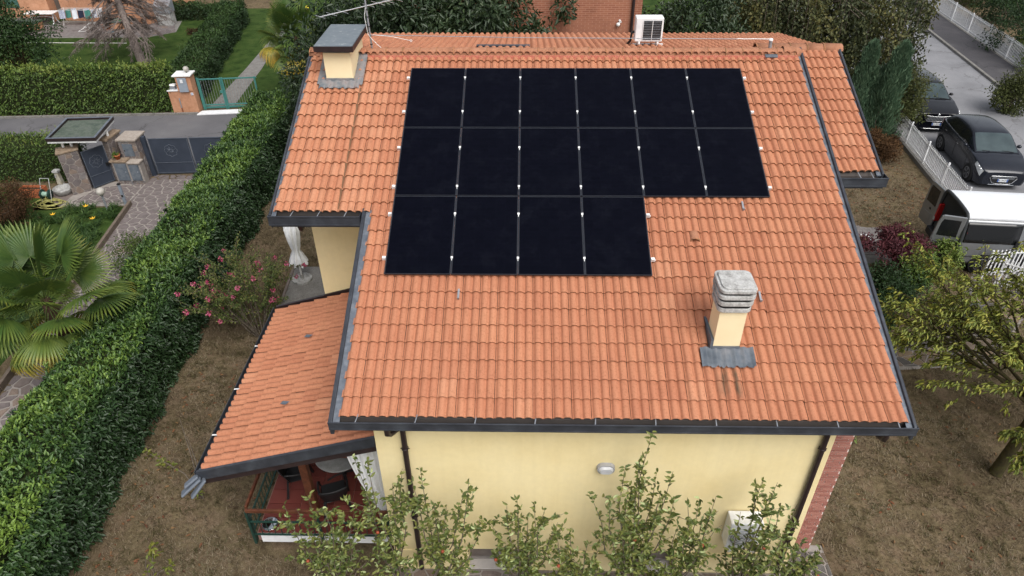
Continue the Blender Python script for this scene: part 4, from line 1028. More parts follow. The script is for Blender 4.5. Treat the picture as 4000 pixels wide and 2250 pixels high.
for a, b_ in zip(pts[:-1], pts[1:]):
    n = max(1, int((b_ - a).length / 1.0))
    for i in range(n):
        p, q_ = a + (b_ - a) * (i + .01) / n, a + (b_ - a) * (i + .99) / n
        mb = MB(); mb.bar(p + Vector((0, 0, .09)), q_ + Vector((0, 0, .09)), .10, .2); mb.build('kerb_stone', surf('brown_kerb', [(.11, .085, .065), (.17, .135, .105)], 6, .95, .3, 40) if i == 0 and a == pts[0] else bpy.data.materials['brown_kerb'], kb, bevel=.01)
# daylilies and grass tufts in the bed
def tufts(name, centres, blades, L, wd, mat_, parent=None, spread=.5, kind=None, droop=.35):
    c = np.repeat(np.asarray(centres, float), blades, 0); n = len(c)
    d = rdir(n); d[:, 2] = np.abs(d[:, 2]) + spread; d = unit(d)
    P = c + rng.normal(size=(n, 3)) * [.06, .06, 0]
    ll = L * (.6 + .7 * rng.random(n)); out = d * [1, 1, 0]
    mid = P + d * ll[:, None] * .6; tip = mid + unit(out * 1.0 + d * .4 - [0, 0, droop]) * ll[:, None] * .5
    s_ = unit(np.cross(d, [0, 0, 1])) * wd
    V = np.stack([P - s_ * .5, P + s_ * .5, mid + s_ * .5, mid - s_ * .5, tip], 1).reshape(-1, 3); k = np.arange(n)[:, None] * 5
    V[:, 2] = np.maximum(V[:, 2], .012)
    b = np.array(BASE[parent.name]) if parent is not None else 0
    me = npmesh(name, V - b, [k + np.array([[0, 1, 2, 3]]), k + np.array([[3, 2, 4]])], mat_, np.repeat(np.clip(rng.random(n) * .8, 0, 1), 5))
    o = link_mesh(name, me, parent); o['kind'] = 'stuff'; return o
cs = []
while len(cs) < 520:
    x, y = rnd.uniform(-17.5, -11.3), rnd.uniform(-1, 7.1)
    if x < -11.95 + (7.2 - y) * .11 - .15 and not (x < -13.9 and y > 6.3): cs.append((x, y, .01))
o = tufts('daylily_clumps', cs, 26, .34, .022, L_['lily']); tag(o, 'dense dark green daylily leaves filling the flower bed', 'plants', kind='stuff')
for i, (u, v) in enumerate(((215, 520), (132, 541), (232, 551))):
    p = px(u, v, .35); t = thing('daylily_flower', 'yellow daylily blossom %s' % ('nearest the lamp post', 'in the middle of the flower bed', 'near the kerb of the flower bed')[i], 'flower', (p.x, p.y, .02))
    mb = MB(); mb.tube([(p.x, p.y, .02), (p.x + .02, p.y, .35)], .006, 4); mb.build('stem', L_['lily'], t)
    for k in range(6):
        a = k * PI / 3; d = Vector((math.cos(a), math.sin(a), .5)); mb = MB(); c0 = Vector((p.x + .02, p.y, .35))
        sd_ = Vector((-math.sin(a), math.cos(a), 0)) * .022; mb.face([c0, c0 + d * .05 + sd_, c0 + d * .11, c0 + d * .05 - sd_]); mb.build('petal', plain('yellow_petal', (.75, .42, .02), .6) if i == 0 and k == 0 else bpy.data.materials['yellow_petal'], t)

# ---------------------------------------------------------------- gateway of the neighbour
def stone_face(parent, o, ex, ey, w_, h_, nrm, seed, cell=.24):
    polys = crazy([(0, 0), (w_, 0), (w_, h_), (0, h_)], cell, .026, seed)
    o, ex, ey, nrm = Vector(o), Vector(ex), Vector(ey), Vector(nrm)
    stone_pieces(polys, lambda x, y, h: tuple(o + ex * x + ey * y + nrm * h), .016, M['porph'], parent, 'facing_stone', seed)
def pillar(name, lab, quad_, h, cap_over=.06, cap_t=.07, faces=(0,), seed=1, capm=None):
    """stone-faced pillar on a four-cornered base (ccw from front left)"""
    q = [Vector((*p, 0)) for p in quad_]; c = sum(q, Vector()) / 4
    t = thing(name, lab, 'pillar', tuple(c))
    mb = MB(); mb.prism([(p.x, p.y) for p in q], 0, h); core = mb.build('core', M['joint'], t)
    for f in faces:
        a, b_ = q[f], q[(f + 1) % 4]; d = (b_ - a); w_ = d.length; d.normalize(); nrm = d.cross(Vector((0, 0, 1)))
        stone_face(core, a + nrm * .001, d, (0, 0, 1), w_, h, nrm, seed + f)
    cp = [c + (p - c) * (1 + cap_over / max((p - c).length, .1) * 1.3) for p in q]
    mb = MB(); mb.prism([(p.x, p.y) for p in cp], h + .001, h + cap_t); mb.build('capstone', capm or M['sandstone'], t, bevel=.012)
    return t
M['sandstone'] = surf('sandstone_cap', [(.17, .12, .08), (.27, .20, .14), (.33, .26, .19)], 8, .95, .4, 40, fine=(30, .2))
M['palestone'] = surf('pale_sandstone', [(.32, .27, .23), (.42, .37, .32)], 8, .95, .4, 40, fine=(30, .2))
M['gatemetal'] = surf('blue_grey_gate_paint', [(.028, .036, .052), (.042, .052, .074)], 2, .5, 0, 60, .35)
M['gateline'] = plain('pale_gate_trim', (.13, .15, .18), .45)  # paler tone of the raised beads and flower outlines
M['cabdoor'] = surf('cabinet_door_paint', [(.075, .092, .115), (.115, .135, .16), (.15, .17, .19)], 7, .6)
pillar('stone_pillar', 'crazy-stone gate pillar carrying two white posts of the canopy', [(-14.28, 8.02), (-13.80, 8.42), (-14.02, 8.86), (-14.5, 8.46)], 1.62, faces=(0, 3, 1), seed=21)
pillar('stone_pillar', 'narrow stone gate pillar between the small gate and the meter cabinet', [(-13.26, 9.20), (-13.02, 9.12), (-12.96, 9.92), (-13.24, 9.98)], 1.66, faces=(0, 1), seed=31, cap_over=.08)
mp = pillar('meter_pillar', 'short stone pillar with a grey metal meter door and pale capstone', [(-12.70, 9.22), (-12.05, 9.22), (-12.05, 9.95), (-12.70, 9.95)], 1.62, faces=(0, 1), seed=41, capm=M['palestone'])
mb = MB(); mb.box(-12.57, -12.20, 9.185, 9.215, 1.02, 1.50); d_ = mb.build('meter_door', M['cabdoor'], mp); mb = MB(); mb.box(-12.54, -12.51, 9.170, 9.184, 1.22, 1.27); mb.build('handle', M['black'], d_)
lc = thing('meter_cabinet', 'low stone cabinet with two grey metal doors and sandstone ledges', 'cabinet', (-12.5, 9.1, 0))
mb = MB(); mb.box(-13.02, -11.98, 8.92, 9.215, 0, .90); core = mb.build('core', M['joint'], lc)
for s_, x in enumerate((-13.0, -12.44, -12.02)):
    pass
stone_pieces(crazy([(-13.02, 0), (-11.98, 0), (-11.98, .14), (-13.02, .14)], .12, .02, 51), lambda x, y, h: (x, 8.919 - h, y), .014, M['porph'], core, 'facing_stone', 51)
for x0, x1, z1, lab in ((-12.95, -12.50, .84, 'wide grey meter door'), (-12.42, -12.05, .80, 'narrow grey meter door')):
    mb = MB(); mb.box(x0, x1, 8.885, 8.917, .16, z1); d_ = mb.build('cabinet_door', M['cabdoor'], lc, bevel=.006); d_['label'] = lab
    mb = MB(); mb.box(x0 + .03, x1 - .03, 8.876, 8.884, .19, z1 - .03); mb.build('door_panel', M['cabdoor'], d_)
    mb = MB(); mb.box(x1 - .08, x1 - .06, 8.862, 8.875, .5, .55); mb.build('handle', M['galv'], d_)
for x0, x1, y0, z in ((-13.08, -12.44, 8.86, .92), (-12.435, -11.95, 8.85, .87)):
    mb = MB(); mb.box(x0, x1, y0, 9.21, z - .018, z + .05); mb.build('ledge', M['sandstone'] if x0 < -13 else M['palestone'], lc, bevel=.015)
mb = MB(); mb.tube([(-12.45, 8.84, .01), (-12.45, 8.84, .18), (-12.42, 8.80, .2)], .016, 6); mb.build('tap_pipe', M['galv'], lc)
pt = thing('flower_pot', 'small terracotta pot with a leafy plant on the cabinet ledge', 'flower pot', (-12.80, 9.05, .971))
mb = MB(); mb.lathe([(.001, .971), (.075, .971), (.10, 1.11), (.115, 1.11), (.118, 1.15), (.10, 1.15), (.095, 1.12), (.001, 1.12)], (-12.80, 9.05, 0), 16); mb.build('pot', M['terra'], pt)
P, D, N = clumps([(-12.82, 9.05, 1.16), (-12.88, 9.03, 1.12)], [.09, .07], 40); leaves('foliage', P, D, N, .07, .05, rng.random(80) * .7 + .1, L_['hedge'], pt)
# canopy
cq = [tuple(px(u, v, 2.18)[:2]) for u, v in ((111.7, 348.7), (238.8, 346.0), (285.0, 291.8), (165.9, 295.4))]
cn = thing('gate_canopy', 'flat square canopy roof with a mossy top on white posts over the gate', 'canopy', (-14.0, 9.2, 1.69))
def inset(q, e):
    c = (sum(p[0] for p in q) / 4, sum(p[1] for p in q) / 4); return [(c[0] + (p[0] - c[0]) * (1 - e), c[1] + (p[1] - c[1]) * (1 - e)) for p in q]
mb = MB(); mb.prism(inset(cq, .03), 1.98, 2.065); mb.build('slab', M['whitep'], cn)
mb = MB(); mb.prism(inset(cq, .10), 2.066, 2.095); mb.build('mossy_top', surf('mossy_felt', [(.055, .075, .065), (.085, .11, .085), (.12, .14, .115), (.07, .09, .085)], 4, .95, .3, 30, fine=(20, .25)), cn)
oq, iq = cq, inset(cq, .095)
for k in range(4):
    a, b_, c_, d_ = oq[k], oq[(k + 1) % 4], iq[(k + 1) % 4], iq[k]
    mb = MB(); mb.prism([a, b_, c_, d_], 2.05, 2.17); f = mb.build('metal_edge', M['brownmetal'], cn, bevel=.004)
    mb = MB(); mb.prism([a, b_, c_, d_], 2.1705, 2.176); mb.build('edge_top', M['flash_lt'], f)
for x, y in ((-14.30, 8.52), (-14.05, 8.62), (-13.12, 9.45)):
    mb = MB(); mb.lathe([(.045, 1.69 + (.04 if x > -13.5 else 0)), (.045, 1.979)], (x, y, 0), 12); mb.build('post', M['whitep'], cn)
for x, y in ((-14.9, 9.9), (-14.75, 10.0)):
    mb = MB(); mb.lathe([(.045, 1.45), (.045, 1.979)], (x, y, 0), 12); mb.build('post', M['whitep'], cn)
# little gate and carriage gate
def flower_relief(c, ex, ey, nrm, r, parent):
    c, ex, ey, nrm = map(Vector, (c, ex, ey, nrm)); n = 8
    P = []
    for k in range(81):
        t = 2 * PI * k / 80; rr = r * (.86 + .16 * abs(math.cos(4 * t))); P.append(c + (ex * math.cos(t) + ey * math.sin(t)) * rr + nrm * .006)
    mb = MB(); mb.tube(P, .006, 4, False); mb.build('flower_outline', M['gateline'], parent)
    for k in range(8):
        t = 2 * PI * k / 8 + .2; a = ex * math.cos(t) + ey * math.sin(t); b_ = ex * -math.sin(t) + ey * math.cos(t)
        mb = MB(); mb.tube([c + a * r * .18 + nrm * .006, c + a * r * .4 + b_ * r * .08 + nrm * .006, c + a * r * .66 + nrm * .006, c + a * r * .4 - b_ * r * .08 + nrm * .006, c + a * r * .18 + nrm * .006], .005, 4); mb.build('petal', M['gateline'], parent)
def metal_gate(name, lab, a, b_, z0, h, flower=True, lock=False, group=None):
    a, b_ = Vector((*a, 0)), Vector((*b_, 0)); d = b_ - a; w_ = d.length; d.normalize(); nr = d.cross(Vector((0, 0, 1))); up = Vector((0, 0, 1))
    t = thing(name, lab, 'gate', tuple(a), group)
    zm = z0 + h * .30
    for zz0, zz1 in ((z0 + .02, zm - .015), (zm + .015, z0 + h - .02)):
        mb = MB(); mb.obox((a + b_) / 2 + up * (zz0 + zz1) / 2, d * (w_ / 2 - .02), nr * .01, up * (zz1 - zz0) / 2); pnl = mb.build('sheet_panel', M['gatemetal'], t)
    for p, q_ in ((a + up * (z0 + .0), b_ + up * z0), (a + up * zm, b_ + up * zm), (a + up * (z0 + h), b_ + up * (z0 + h))):
        mb = MB(); mb.bar(p, q_, .045, .035); mb.build('frame_bar', M['gatemetal'], t)
        mb = MB(); mb.bar(p + nr * .024 + up * .018, q_ + nr * .024 + up * .018, .006, .010); mb.build('frame_bead', M['gateline'], t)
    for p in (a + d * .018, b_ - d * .018):
        mb = MB(); mb.bar(p + up * (z0 - .02), p + up * (z0 + h + .015), .045, .04, d); mb.build('stile', M['gatemetal'], t)
        mb = MB(); mb.bar(p + up * z0 + nr * .028, p + up * (z0 + h) + nr * .028, .008, .012, d); mb.build('stile_bead', M['gateline'], t)
    if flower: flower_relief((a + b_) / 2 + up * (z0 + h * .66) + nr * .010, d, up, nr, min(w_ * .30, h * .17), pnl)
    if lock:
        mb = MB(); mb.obox(b_ - d * .06 + up * (z0 + h * .5) + nr * .05, d * .07, nr * .04, up * .05); mb.build('lock_box', M['black'], t)
    return t
metal_gate('pedestrian_gate', 'narrow blue-grey sheet metal gate with a flower relief and black lock', (-13.76, 8.50), (-13.27, 9.16), .06, 1.42, lock=True)
metal_gate('driveway_gate', 'wide blue-grey driveway gate leaf with a flower relief beside the gate post', (-11.82, 9.70), (-10.36, 9.80), .08, 1.40)
metal_gate('driveway_gate', 'blue-grey driveway gate leaf half hidden by the laurel hedge', (-10.30, 9.80), (-8.9, 9.90), .08, 1.40)
mb = MB(); mb.box(-12.03, -11.88, 9.56, 9.72, 0, 1.62); o = mb.build('gate_post', M['gatemetal'], loc=(-11.95, 9.64, 0), bevel=.008); tag(o, 'square blue-grey steel post hinging the driveway gate', 'post')
metal_gate('infill_gate', 'short dark metal panel between the two stone pillars behind the flower pot', (-12.95, 9.85), (-12.71, 9.86), .9, .55, flower=False)
# yard furniture
bl = thing('photocell_post', 'slim grey photocell post on the paved driveway', 'post', (-12.03, 7.35, 0))
mb = MB(); mb.box(-12.075, -11.985, 7.32, 7.39, 0, .80); mb.build('column', plain('grey_painted_post', (.20, .23, .27), .5), bl, bevel=.006)
mb = MB(); mb.box(-12.08, -11.98, 7.31, 7.40, .801, .84); mb.build('cap', M['black'], bl)
mb = MB(); mb.box(-12.0645, -11.9955, 7.306, 7.319, .32, .40); mb.build('lens', M['black'], bl)
gl = thing('globe_lamp', 'low garden lamp with a clouded globe on a grey stem', 'lamp', (-12.5, 6.94, 0))
mb = MB(); mb.tube([(-12.5, 6.94, 0), (-12.5, 6.94, .58)], .035, 8); mb.build('stem', M['galv'], gl)
mb = MB(); mb.lathe([(.05, .575), (.06, .61)], (-12.5, 6.94, 0), 10); mb.build('collar', M['galv'], gl)
mb = MB(); mb.ball((-12.5, 6.94, .74), .145, 18, 10); mb.build('globe', surf('clouded_globe', [(.30, .28, .24), (.50, .48, .44)], 6, .3), gl)
tr = thing('planter_trough', 'long terracotta trough planter below the boundary hedge', 'planter', (-15.5, 7.95, 0))
x0, x1, y0, y1 = -16.1, -15.25, 7.78, 8.12
mb = MB(); mb.box(x0, x1, y0, y0 + .03, .0, .36); mb.box(x0, x1, y1 - .03, y1, 0, .36); mb.box(x0, x0 + .03, y0 + .031, y1 - .031, 0, .36); mb.box(x1 - .03, x1, y0 + .031, y1 - .031, 0, .36); mb.build('trough', M['terra'], tr)
mb = MB(); mb.box(x0 + .031, x1 - .031, y0 + .031, y1 - .031, .01, .28); mb.build('soil', M['soil'], tr)
ft = thing('garden_fountain', 'small weathered stone tap post with a basin by the stone pillar', 'fountain', (-14.9, 8.5, 0))
mb = MB(); mb.hexa([(-15.05, 8.42, 0), (-14.85, 8.42, 0), (-14.85, 8.62, 0), (-15.05, 8.62, 0), (-15.02, 8.45, .70), (-14.88, 8.45, .70), (-14.88, 8.59, .70), (-15.02, 8.59, .70)]); mb.build('stone_post', surf('mossy_limestone', [(.20, .17, .11), (.38, .35, .28), (.45, .43, .38)], 6, .95, .4, 30), ft, bevel=.01)
mb = MB(); mb.box(-15.06, -14.84, 8.41, 8.63, .701, .78); mb.build('post_cap', M['concrete'], ft, bevel=.012)
mb = MB(); mb.tube([(-14.95, 8.44, .6), (-14.95, 8.36, .6), (-14.95, 8.35, .56)], .016, 6); mb.build('tap', M['galv'], ft)
mb = MB(); mb.lathe([(.001, .03), (.30, .03), (.34, .20), (.34, .235), (.28, .235), (.25, .10), (.001, .09)], (-14.72, 8.18, 0), 18); mb.build('basin', M['concrete'], ft)
hr = thing('hose_reel', 'green garden hose reel on a wheeled frame beside the trough', 'hose reel', (-15.0, 7.6, 0))
hc = Vector((-15.0, 7.62, .26))
for s_ in (-1, 1):
    mb = MB(); mb.lathe([(.001, -.012), (.18, -.012), (.18, .012), (.001, .012)], hc + Vector((s_ * .14, 0, 0)), 16, 'X'); mb.build('disc', M['dkgreen'], hr)
    mb = MB(); mb.tube([hc + Vector((s_ * .17, -.12, -.25)), hc + Vector((s_ * .17, 0, 0)), hc + Vector((s_ * .17, .15, .38)), hc + Vector((s_ * .16, .22, .52))], .011, 6); mb.build('frame_tube', M['alu'], hr)
mb = MB(); mb.tube([hc + Vector((-.16, .22, .52)), hc + Vector((.16, .22, .52))], .011, 6); mb.build('handle', M['alu'], hr)
mb = MB(); mb.lathe([(.09, -.12), (.09, .12)], hc, 14, 'X'); mb.build('drum', plain('pale_green_plastic', (.30, .45, .36), .5), hr)
mb = MB(); P = []
for k in range(150):
    t = k * .33; r = .22 + .22 * math.sin(k * .09) ** 2; P.append((-14.72 + .12 * math.sin(k * .05) + r * math.cos(t) * 1.25, 7.3 + r * math.sin(t) * .8 + .06 * math.sin(k * .21), .02 + .0005 * k + .02 * abs(math.sin(k * .4))))
mb.tube([hc + Vector((0, -.09, -.05)), hc + Vector((.05, -.2, -.18))] + P, .0105, 5); o = mb.build('garden_hose', plain('yellow_hose', (.42, .40, .13), .5), loc=(-14.7, 7.3, 0)); tag(o, 'yellow garden hose lying in loose coils by the hose reel', 'hose')

# ---------------------------------------------------------------- palms
def frond_mesh(name, nl, R, petiole, droop, tint, seed):
    r = np.random.default_rng(seed); V = []; F4 = []; F3 = []; T = []
    def add(vs, t): k = len(V); V.extend(vs); T.extend(t); return k
    # petiole along +x, then a fan of folded leaflets
    n = 6
    for i in range(n):
        x = petiole * i / (n - 1); z = -droop * .25 * (x / petiole) ** 2 * petiole
        add([(x, -.012, z), (x, .012, z), (x, 0, z + .014)], [.5] * 3)
    for i in range(n - 1):
        for k in range(3): F4.append((i * 3 + k, i * 3 + (k + 1) % 3, (i + 1) * 3 + (k + 1) % 3, (i + 1) * 3 + k))
    ox, oz = petiole, -droop * .25 * petiole
    for k in range(nl):
        u = (k + .5) / nl * 2 - 1; ang = u * 2.35
        L = R * (1 - .28 * abs(u) ** 2) * r.uniform(.93, 1.06); c, s = math.cos(ang), math.sin(ang)
        wd = .0165 * R / .6 * (1 - .35 * abs(u)); ns = 5; pts = []
        for j in range(ns + 1):
            q = j / ns; rr = L * q; dz = -droop * (q ** 2.2) * L * (.55 + .5 * abs(u)) + .10 * R * q * (1 - abs(u)) - .10 * abs(u) * rr
            ww = wd * (0.12 + 1.05 * min(q / .35, 1)) * (1 if q < .75 else max(.04, 1 - (q - .75) * 3.9))
            hx = math.sqrt(max(1 - (droop * q * .7) ** 2, .35)) * rr
            pts.append(((ox + c * hx, s * hx, oz + dz), ww, q))
        base = len(V)
        for (p, ww, q) in pts:
            tt = tint + (.22 if q > .75 else 0) + r.uniform(-.08, .08)
            add([(p[0] - s * ww, p[1] + c * ww, p[2] + ww * .6), p, (p[0] + s * ww, p[1] - c * ww, p[2] + ww * .6)], [tt] * 3)
        for j in range(ns):
            a = base + j * 3
            F4 += [(a, a + 1, a + 4, a + 3), (a + 1, a + 2, a + 5, a + 4)]
    return npmesh(name, np.array(V), [np.array(F4)], L_['palm'], np.clip(T, 0, 1))
def palm(lab, base, top, nf, R, seed, old=.25):
    r = random.Random(seed)
    t = thing('palm_tree', lab, 'palm', base)
    mb = MB(); b0, t0 = Vector(base), Vector(top)
    path = [b0 + (t0 - b0) * k / 8 + Vector((.02 * math.sin(k * 2), .02 * math.cos(k * 3), 0)) for k in range(9)]
    mb.tube(path, [.16, .15, .14, .14, .145, .15, .16, .16, .10], 10); mb.build('trunk', surf('fibrous_palm_trunk', [(.03, .02, .013), (.07, .045, .03), (.11, .08, .055)], 25, 1, .6, 40, .05) if 'fibrous_palm_trunk' not in bpy.data.materials else bpy.data.materials['fibrous_palm_trunk'], t)
    kinds = [frond_mesh('frond', 40, R, .68 * R / .6, dr, ti, seed + k) for k, (dr, ti) in enumerate(((.15, .34), (.3, .42), (.45, .38), (.75, .5), (1.0, .62), (1.15, .82)))]
    for i in range(nf):
        f = i / nf; az = i * 2.39996 + r.uniform(-.25, .25)
        el = 1.25 - 2.15 * f + r.uniform(-.15, .15)
        kd = kinds[min(5, max(0, int(f * 5.4 + r.uniform(-.5, .5))))] if f < 1 - old or r.random() < .5 else kinds[5]
        d = Vector((math.cos(az) * math.cos(el), math.sin(az) * math.cos(el), math.sin(el)))
        side = Vector((0, 0, 1)).cross(d).normalized(); nn = d.cross(side); roll = r.uniform(-.35, .35)
        s2 = side * math.cos(roll) + nn * math.sin(roll); n2 = d.cross(s2)
        sc_ = r.uniform(.88, 1.08)
        inst('frond', kd, t, basis(t0 + d * .06 - Vector((0, 0, .25 * f)), d * sc_, s2 * sc_, n2 * sc_))
    return t
palm('large fan palm with broad fronds leaning over the laurel hedge', (-8.95, -1.45, 0), (-8.80, -1.80, 2.62), 38, .90, 5, .12)
pb = px(712, 110, 2.6)
palm('fan palm with yellowing lower fronds behind the house beside the path', (pb.x + .9, pb.y + .3, 0), (pb.x + .65, pb.y - .1, 2.95), 36, .9, 9, .45)
# ---------------------------------------------------------------- street side: fences
def picket_mesh(h):
    mb = MB(); mb.box(-.02, .02, -.006, .006, 0, h); o = mb.build('picket', M['white']); me = o.data; bpy.data.objects.remove(o); return me
def picket_fence(name, lab, a, b_, z0, h, step, post=1.6, cat='fence', kerb_h=0, lean=0):
    a, b_ = Vector((*a, 0)), Vector((*b_, 0)); d = b_ - a; Ln = d.length; d.normalize(); nr = Vector((d.y, -d.x, 0))
    t = thing(name, lab, cat, tuple(a)); up = Vector((0, 0, 1))
    me = picket_mesh(h)
    for i in range(int(Ln / step)):
        p = a + d * (i + .5) * step
        inst('picket', me, t, basis(p + up * (z0 + rnd.uniform(-.004, .004)), d, nr * -1, (up + d * rnd.gauss(0, .006)).normalized()))
    for z in (z0 + .12, z0 + h - .12):
        mb = MB(); mb.bar(a + up * z + nr * .016, b_ + up * z + nr * .016, .018, .035); mb.build('rail', M['white'], t)
    n = max(1, int(round(Ln / post)))
    for i in range(n + 1):
        p = a + d * Ln * i / n; mb = MB(); mb.obox(p + nr * .05 + up * (z0 + h * .46), d * .025, nr * .025, up * (h * .46 + .1)); mb.build('post', M['white'], t)
    if kerb_h:
        mb = MB(); mb.obox((a + b_) / 2 + up * kerb_h / 2, d * Ln / 2, nr * .10, up * kerb_h / 2); mb.build('low_wall', M['kerb'], t)
    return t
picket_fence('picket_fence', 'white metal picket fence on a low kerb between the dry garden and the parked cars', (17.52, 6.9), (18.35, 16.2), .17, .86, .12, 1.7, kerb_h=.15)
picket_fence('picket_fence', 'white metal picket fence behind the cracked sidewalk across the street', (27.75, 21.0), (29.3, 40.0), .14, 1.05, .125, 2.4, kerb_h=.12)
picket_fence('garden_gate', 'open white picket gate leaf beside the silver van', (16.25, 3.02), (18.7, 3.25), .10, .90, .125, 2.45, cat='gate')
picket_fence('garden_gate', 'white picket gate leaf half hidden under the cherry tree', (16.4, 2.55), (18.2, 1.3), .10, .90, .125, 2.2, cat='gate')
mb = MB(); mb.box(17.42, 17.95, 6.3, 6.85, 0, .42); mb.box(17.40, 17.97, 6.28, 6.87, .4205, .47); o = mb.build('gate_pillar', M['palestone'], loc=(17.7, 6.6, 0), bevel=.01); tag(o, 'low pale stone pillar ending the white fence beside the van', 'pillar')

# ---------------------------------------------------------------- vehicles
def cr1(p, t):
    """Catmull-Rom through the rows of p at parameter t"""
    n = len(p); i = min(int(t), n - 2); f = t - i
    a, b, c, d = p[max(i - 1, 0)], p[i], p[i + 1], p[min(i + 2, n - 1)]
    return .5 * ((2 * b) + (-a + c) * f + (2 * a - 5 * b + 4 * c - d) * f * f + (-a + 3 * b - 3 * c + d) * f ** 3)
class Loft:
    def __init__(s, rings): s.R = np.array(rings, float)       # stations x ring points x 3
    def pt(s, a, b): return cr1(cr1(s.R, a), b)
    def patch(s, a0, a1, b0, b1, na, nb, off=0, trim=None):
        V = []; F = []
        for i in range(na + 1):
            for j in range(nb + 1):
                a = a0 + (a1 - a0) * i / na; b = b0 + (b1 - b0) * j / nb
                if trim: a, b = trim(i / na, j / nb, a, b)
                p = s.pt(a, b)
                if off:
                    e = 1e-2; A1, B1 = min(a + e, len(s.R) - 1), min(b + e, s.R.shape[1] - 1); A0, B0 = max(a - e, 0), max(b - e, 0)
                    nn = np.cross(s.pt(A1, b) - s.pt(A0, b), s.pt(a, B1) - s.pt(a, B0)); nn /= max(np.linalg.norm(nn), 1e-9)
                    p = p + nn * off
                V.append(tuple(p))
        for i in range(na):
            for j in range(nb): F.append((i * (nb + 1) + j, i * (nb + 1) + j + 1, (i + 1) * (nb + 1) + j + 1, (i + 1) * (nb + 1) + j))
        return V, F
def full(half): return [(x, y, z) for x, y, z in half] + [(x, -y, z) for x, y, z in half[-2::-1]]
def wheel(parent, c, side, r=.30, wd=.19):
    mb = MB(); mb.lathe([(r * .66, -wd / 2), (r * .96, -wd / 2), (r, -wd * .3), (r, wd * .3), (r * .96, wd / 2), (r * .66, wd / 2)], c, 28, 'Y'); ty = mb.build('wheel', plain('tyre_rubber', (.016, .016, .017), .85, .2) if 'tyre_rubber' not in bpy.data.materials else bpy.data.materials['tyre_rubber'], parent)
    mb = MB(); mb.lathe([(.001, .0), (r * .66, .0)], (c[0], c[1] + side * wd * .25, c[2]), 20, 'Y'); mb.build('hub_disc', M['black'], ty)
    for k in range(5):
        t = 2 * PI * k / 5 + .3
        for dt in (-.16, .16):
            a = Vector((math.cos(t), 0, math.sin(t))); b_ = Vector((math.cos(t + dt), 0, math.sin(t + dt)))
            mb = MB(); mb.bar(Vector(c) + Vector((0, side * wd * .42, 0)) + a * r * .12, Vector(c) + Vector((0, side * wd * .46, 0)) + b_ * r * .66, .02, .028, (0, 1, 0)); mb.build('spoke', M['rim'], ty)
    mb = MB(); mb.lathe([(r * .60, -.008), (r * .68, -.012), (r * .68, .012), (r * .60, .008)], (c[0], c[1] + side * wd * .47, c[2]), 28, 'Y'); mb.build('rim', M['rim'], ty)
M['rim'] = plain('alloy_rim', (.20, .20, .21), .35, .5, .6)
M['chrome'] = plain('chrome_trim', (.72, .73, .75), .18, .5, .9)
M['lens'] = plain('headlamp_glass', (.55, .58, .60), .12, .6, .4)
M['plate'] = plain('plate_white', (.72, .74, .76), .4)
M['plateblue'] = plain('plate_blue', (.02, .10, .42), .4)
M['plateink'] = plain('plate_ink', (.02, .02, .02), .5)
M['windscreen'] = surf('windscreen_glass', [(.03, .045, .05), (.06, .085, .09)], 1.5, .06, 0, 60, .45)
M['sideglass'] = plain('tinted_side_glass', (.01, .011, .012), .08, .5)
M['red'] = plain('red_lamp', (.36, .012, .012), .2, .5)
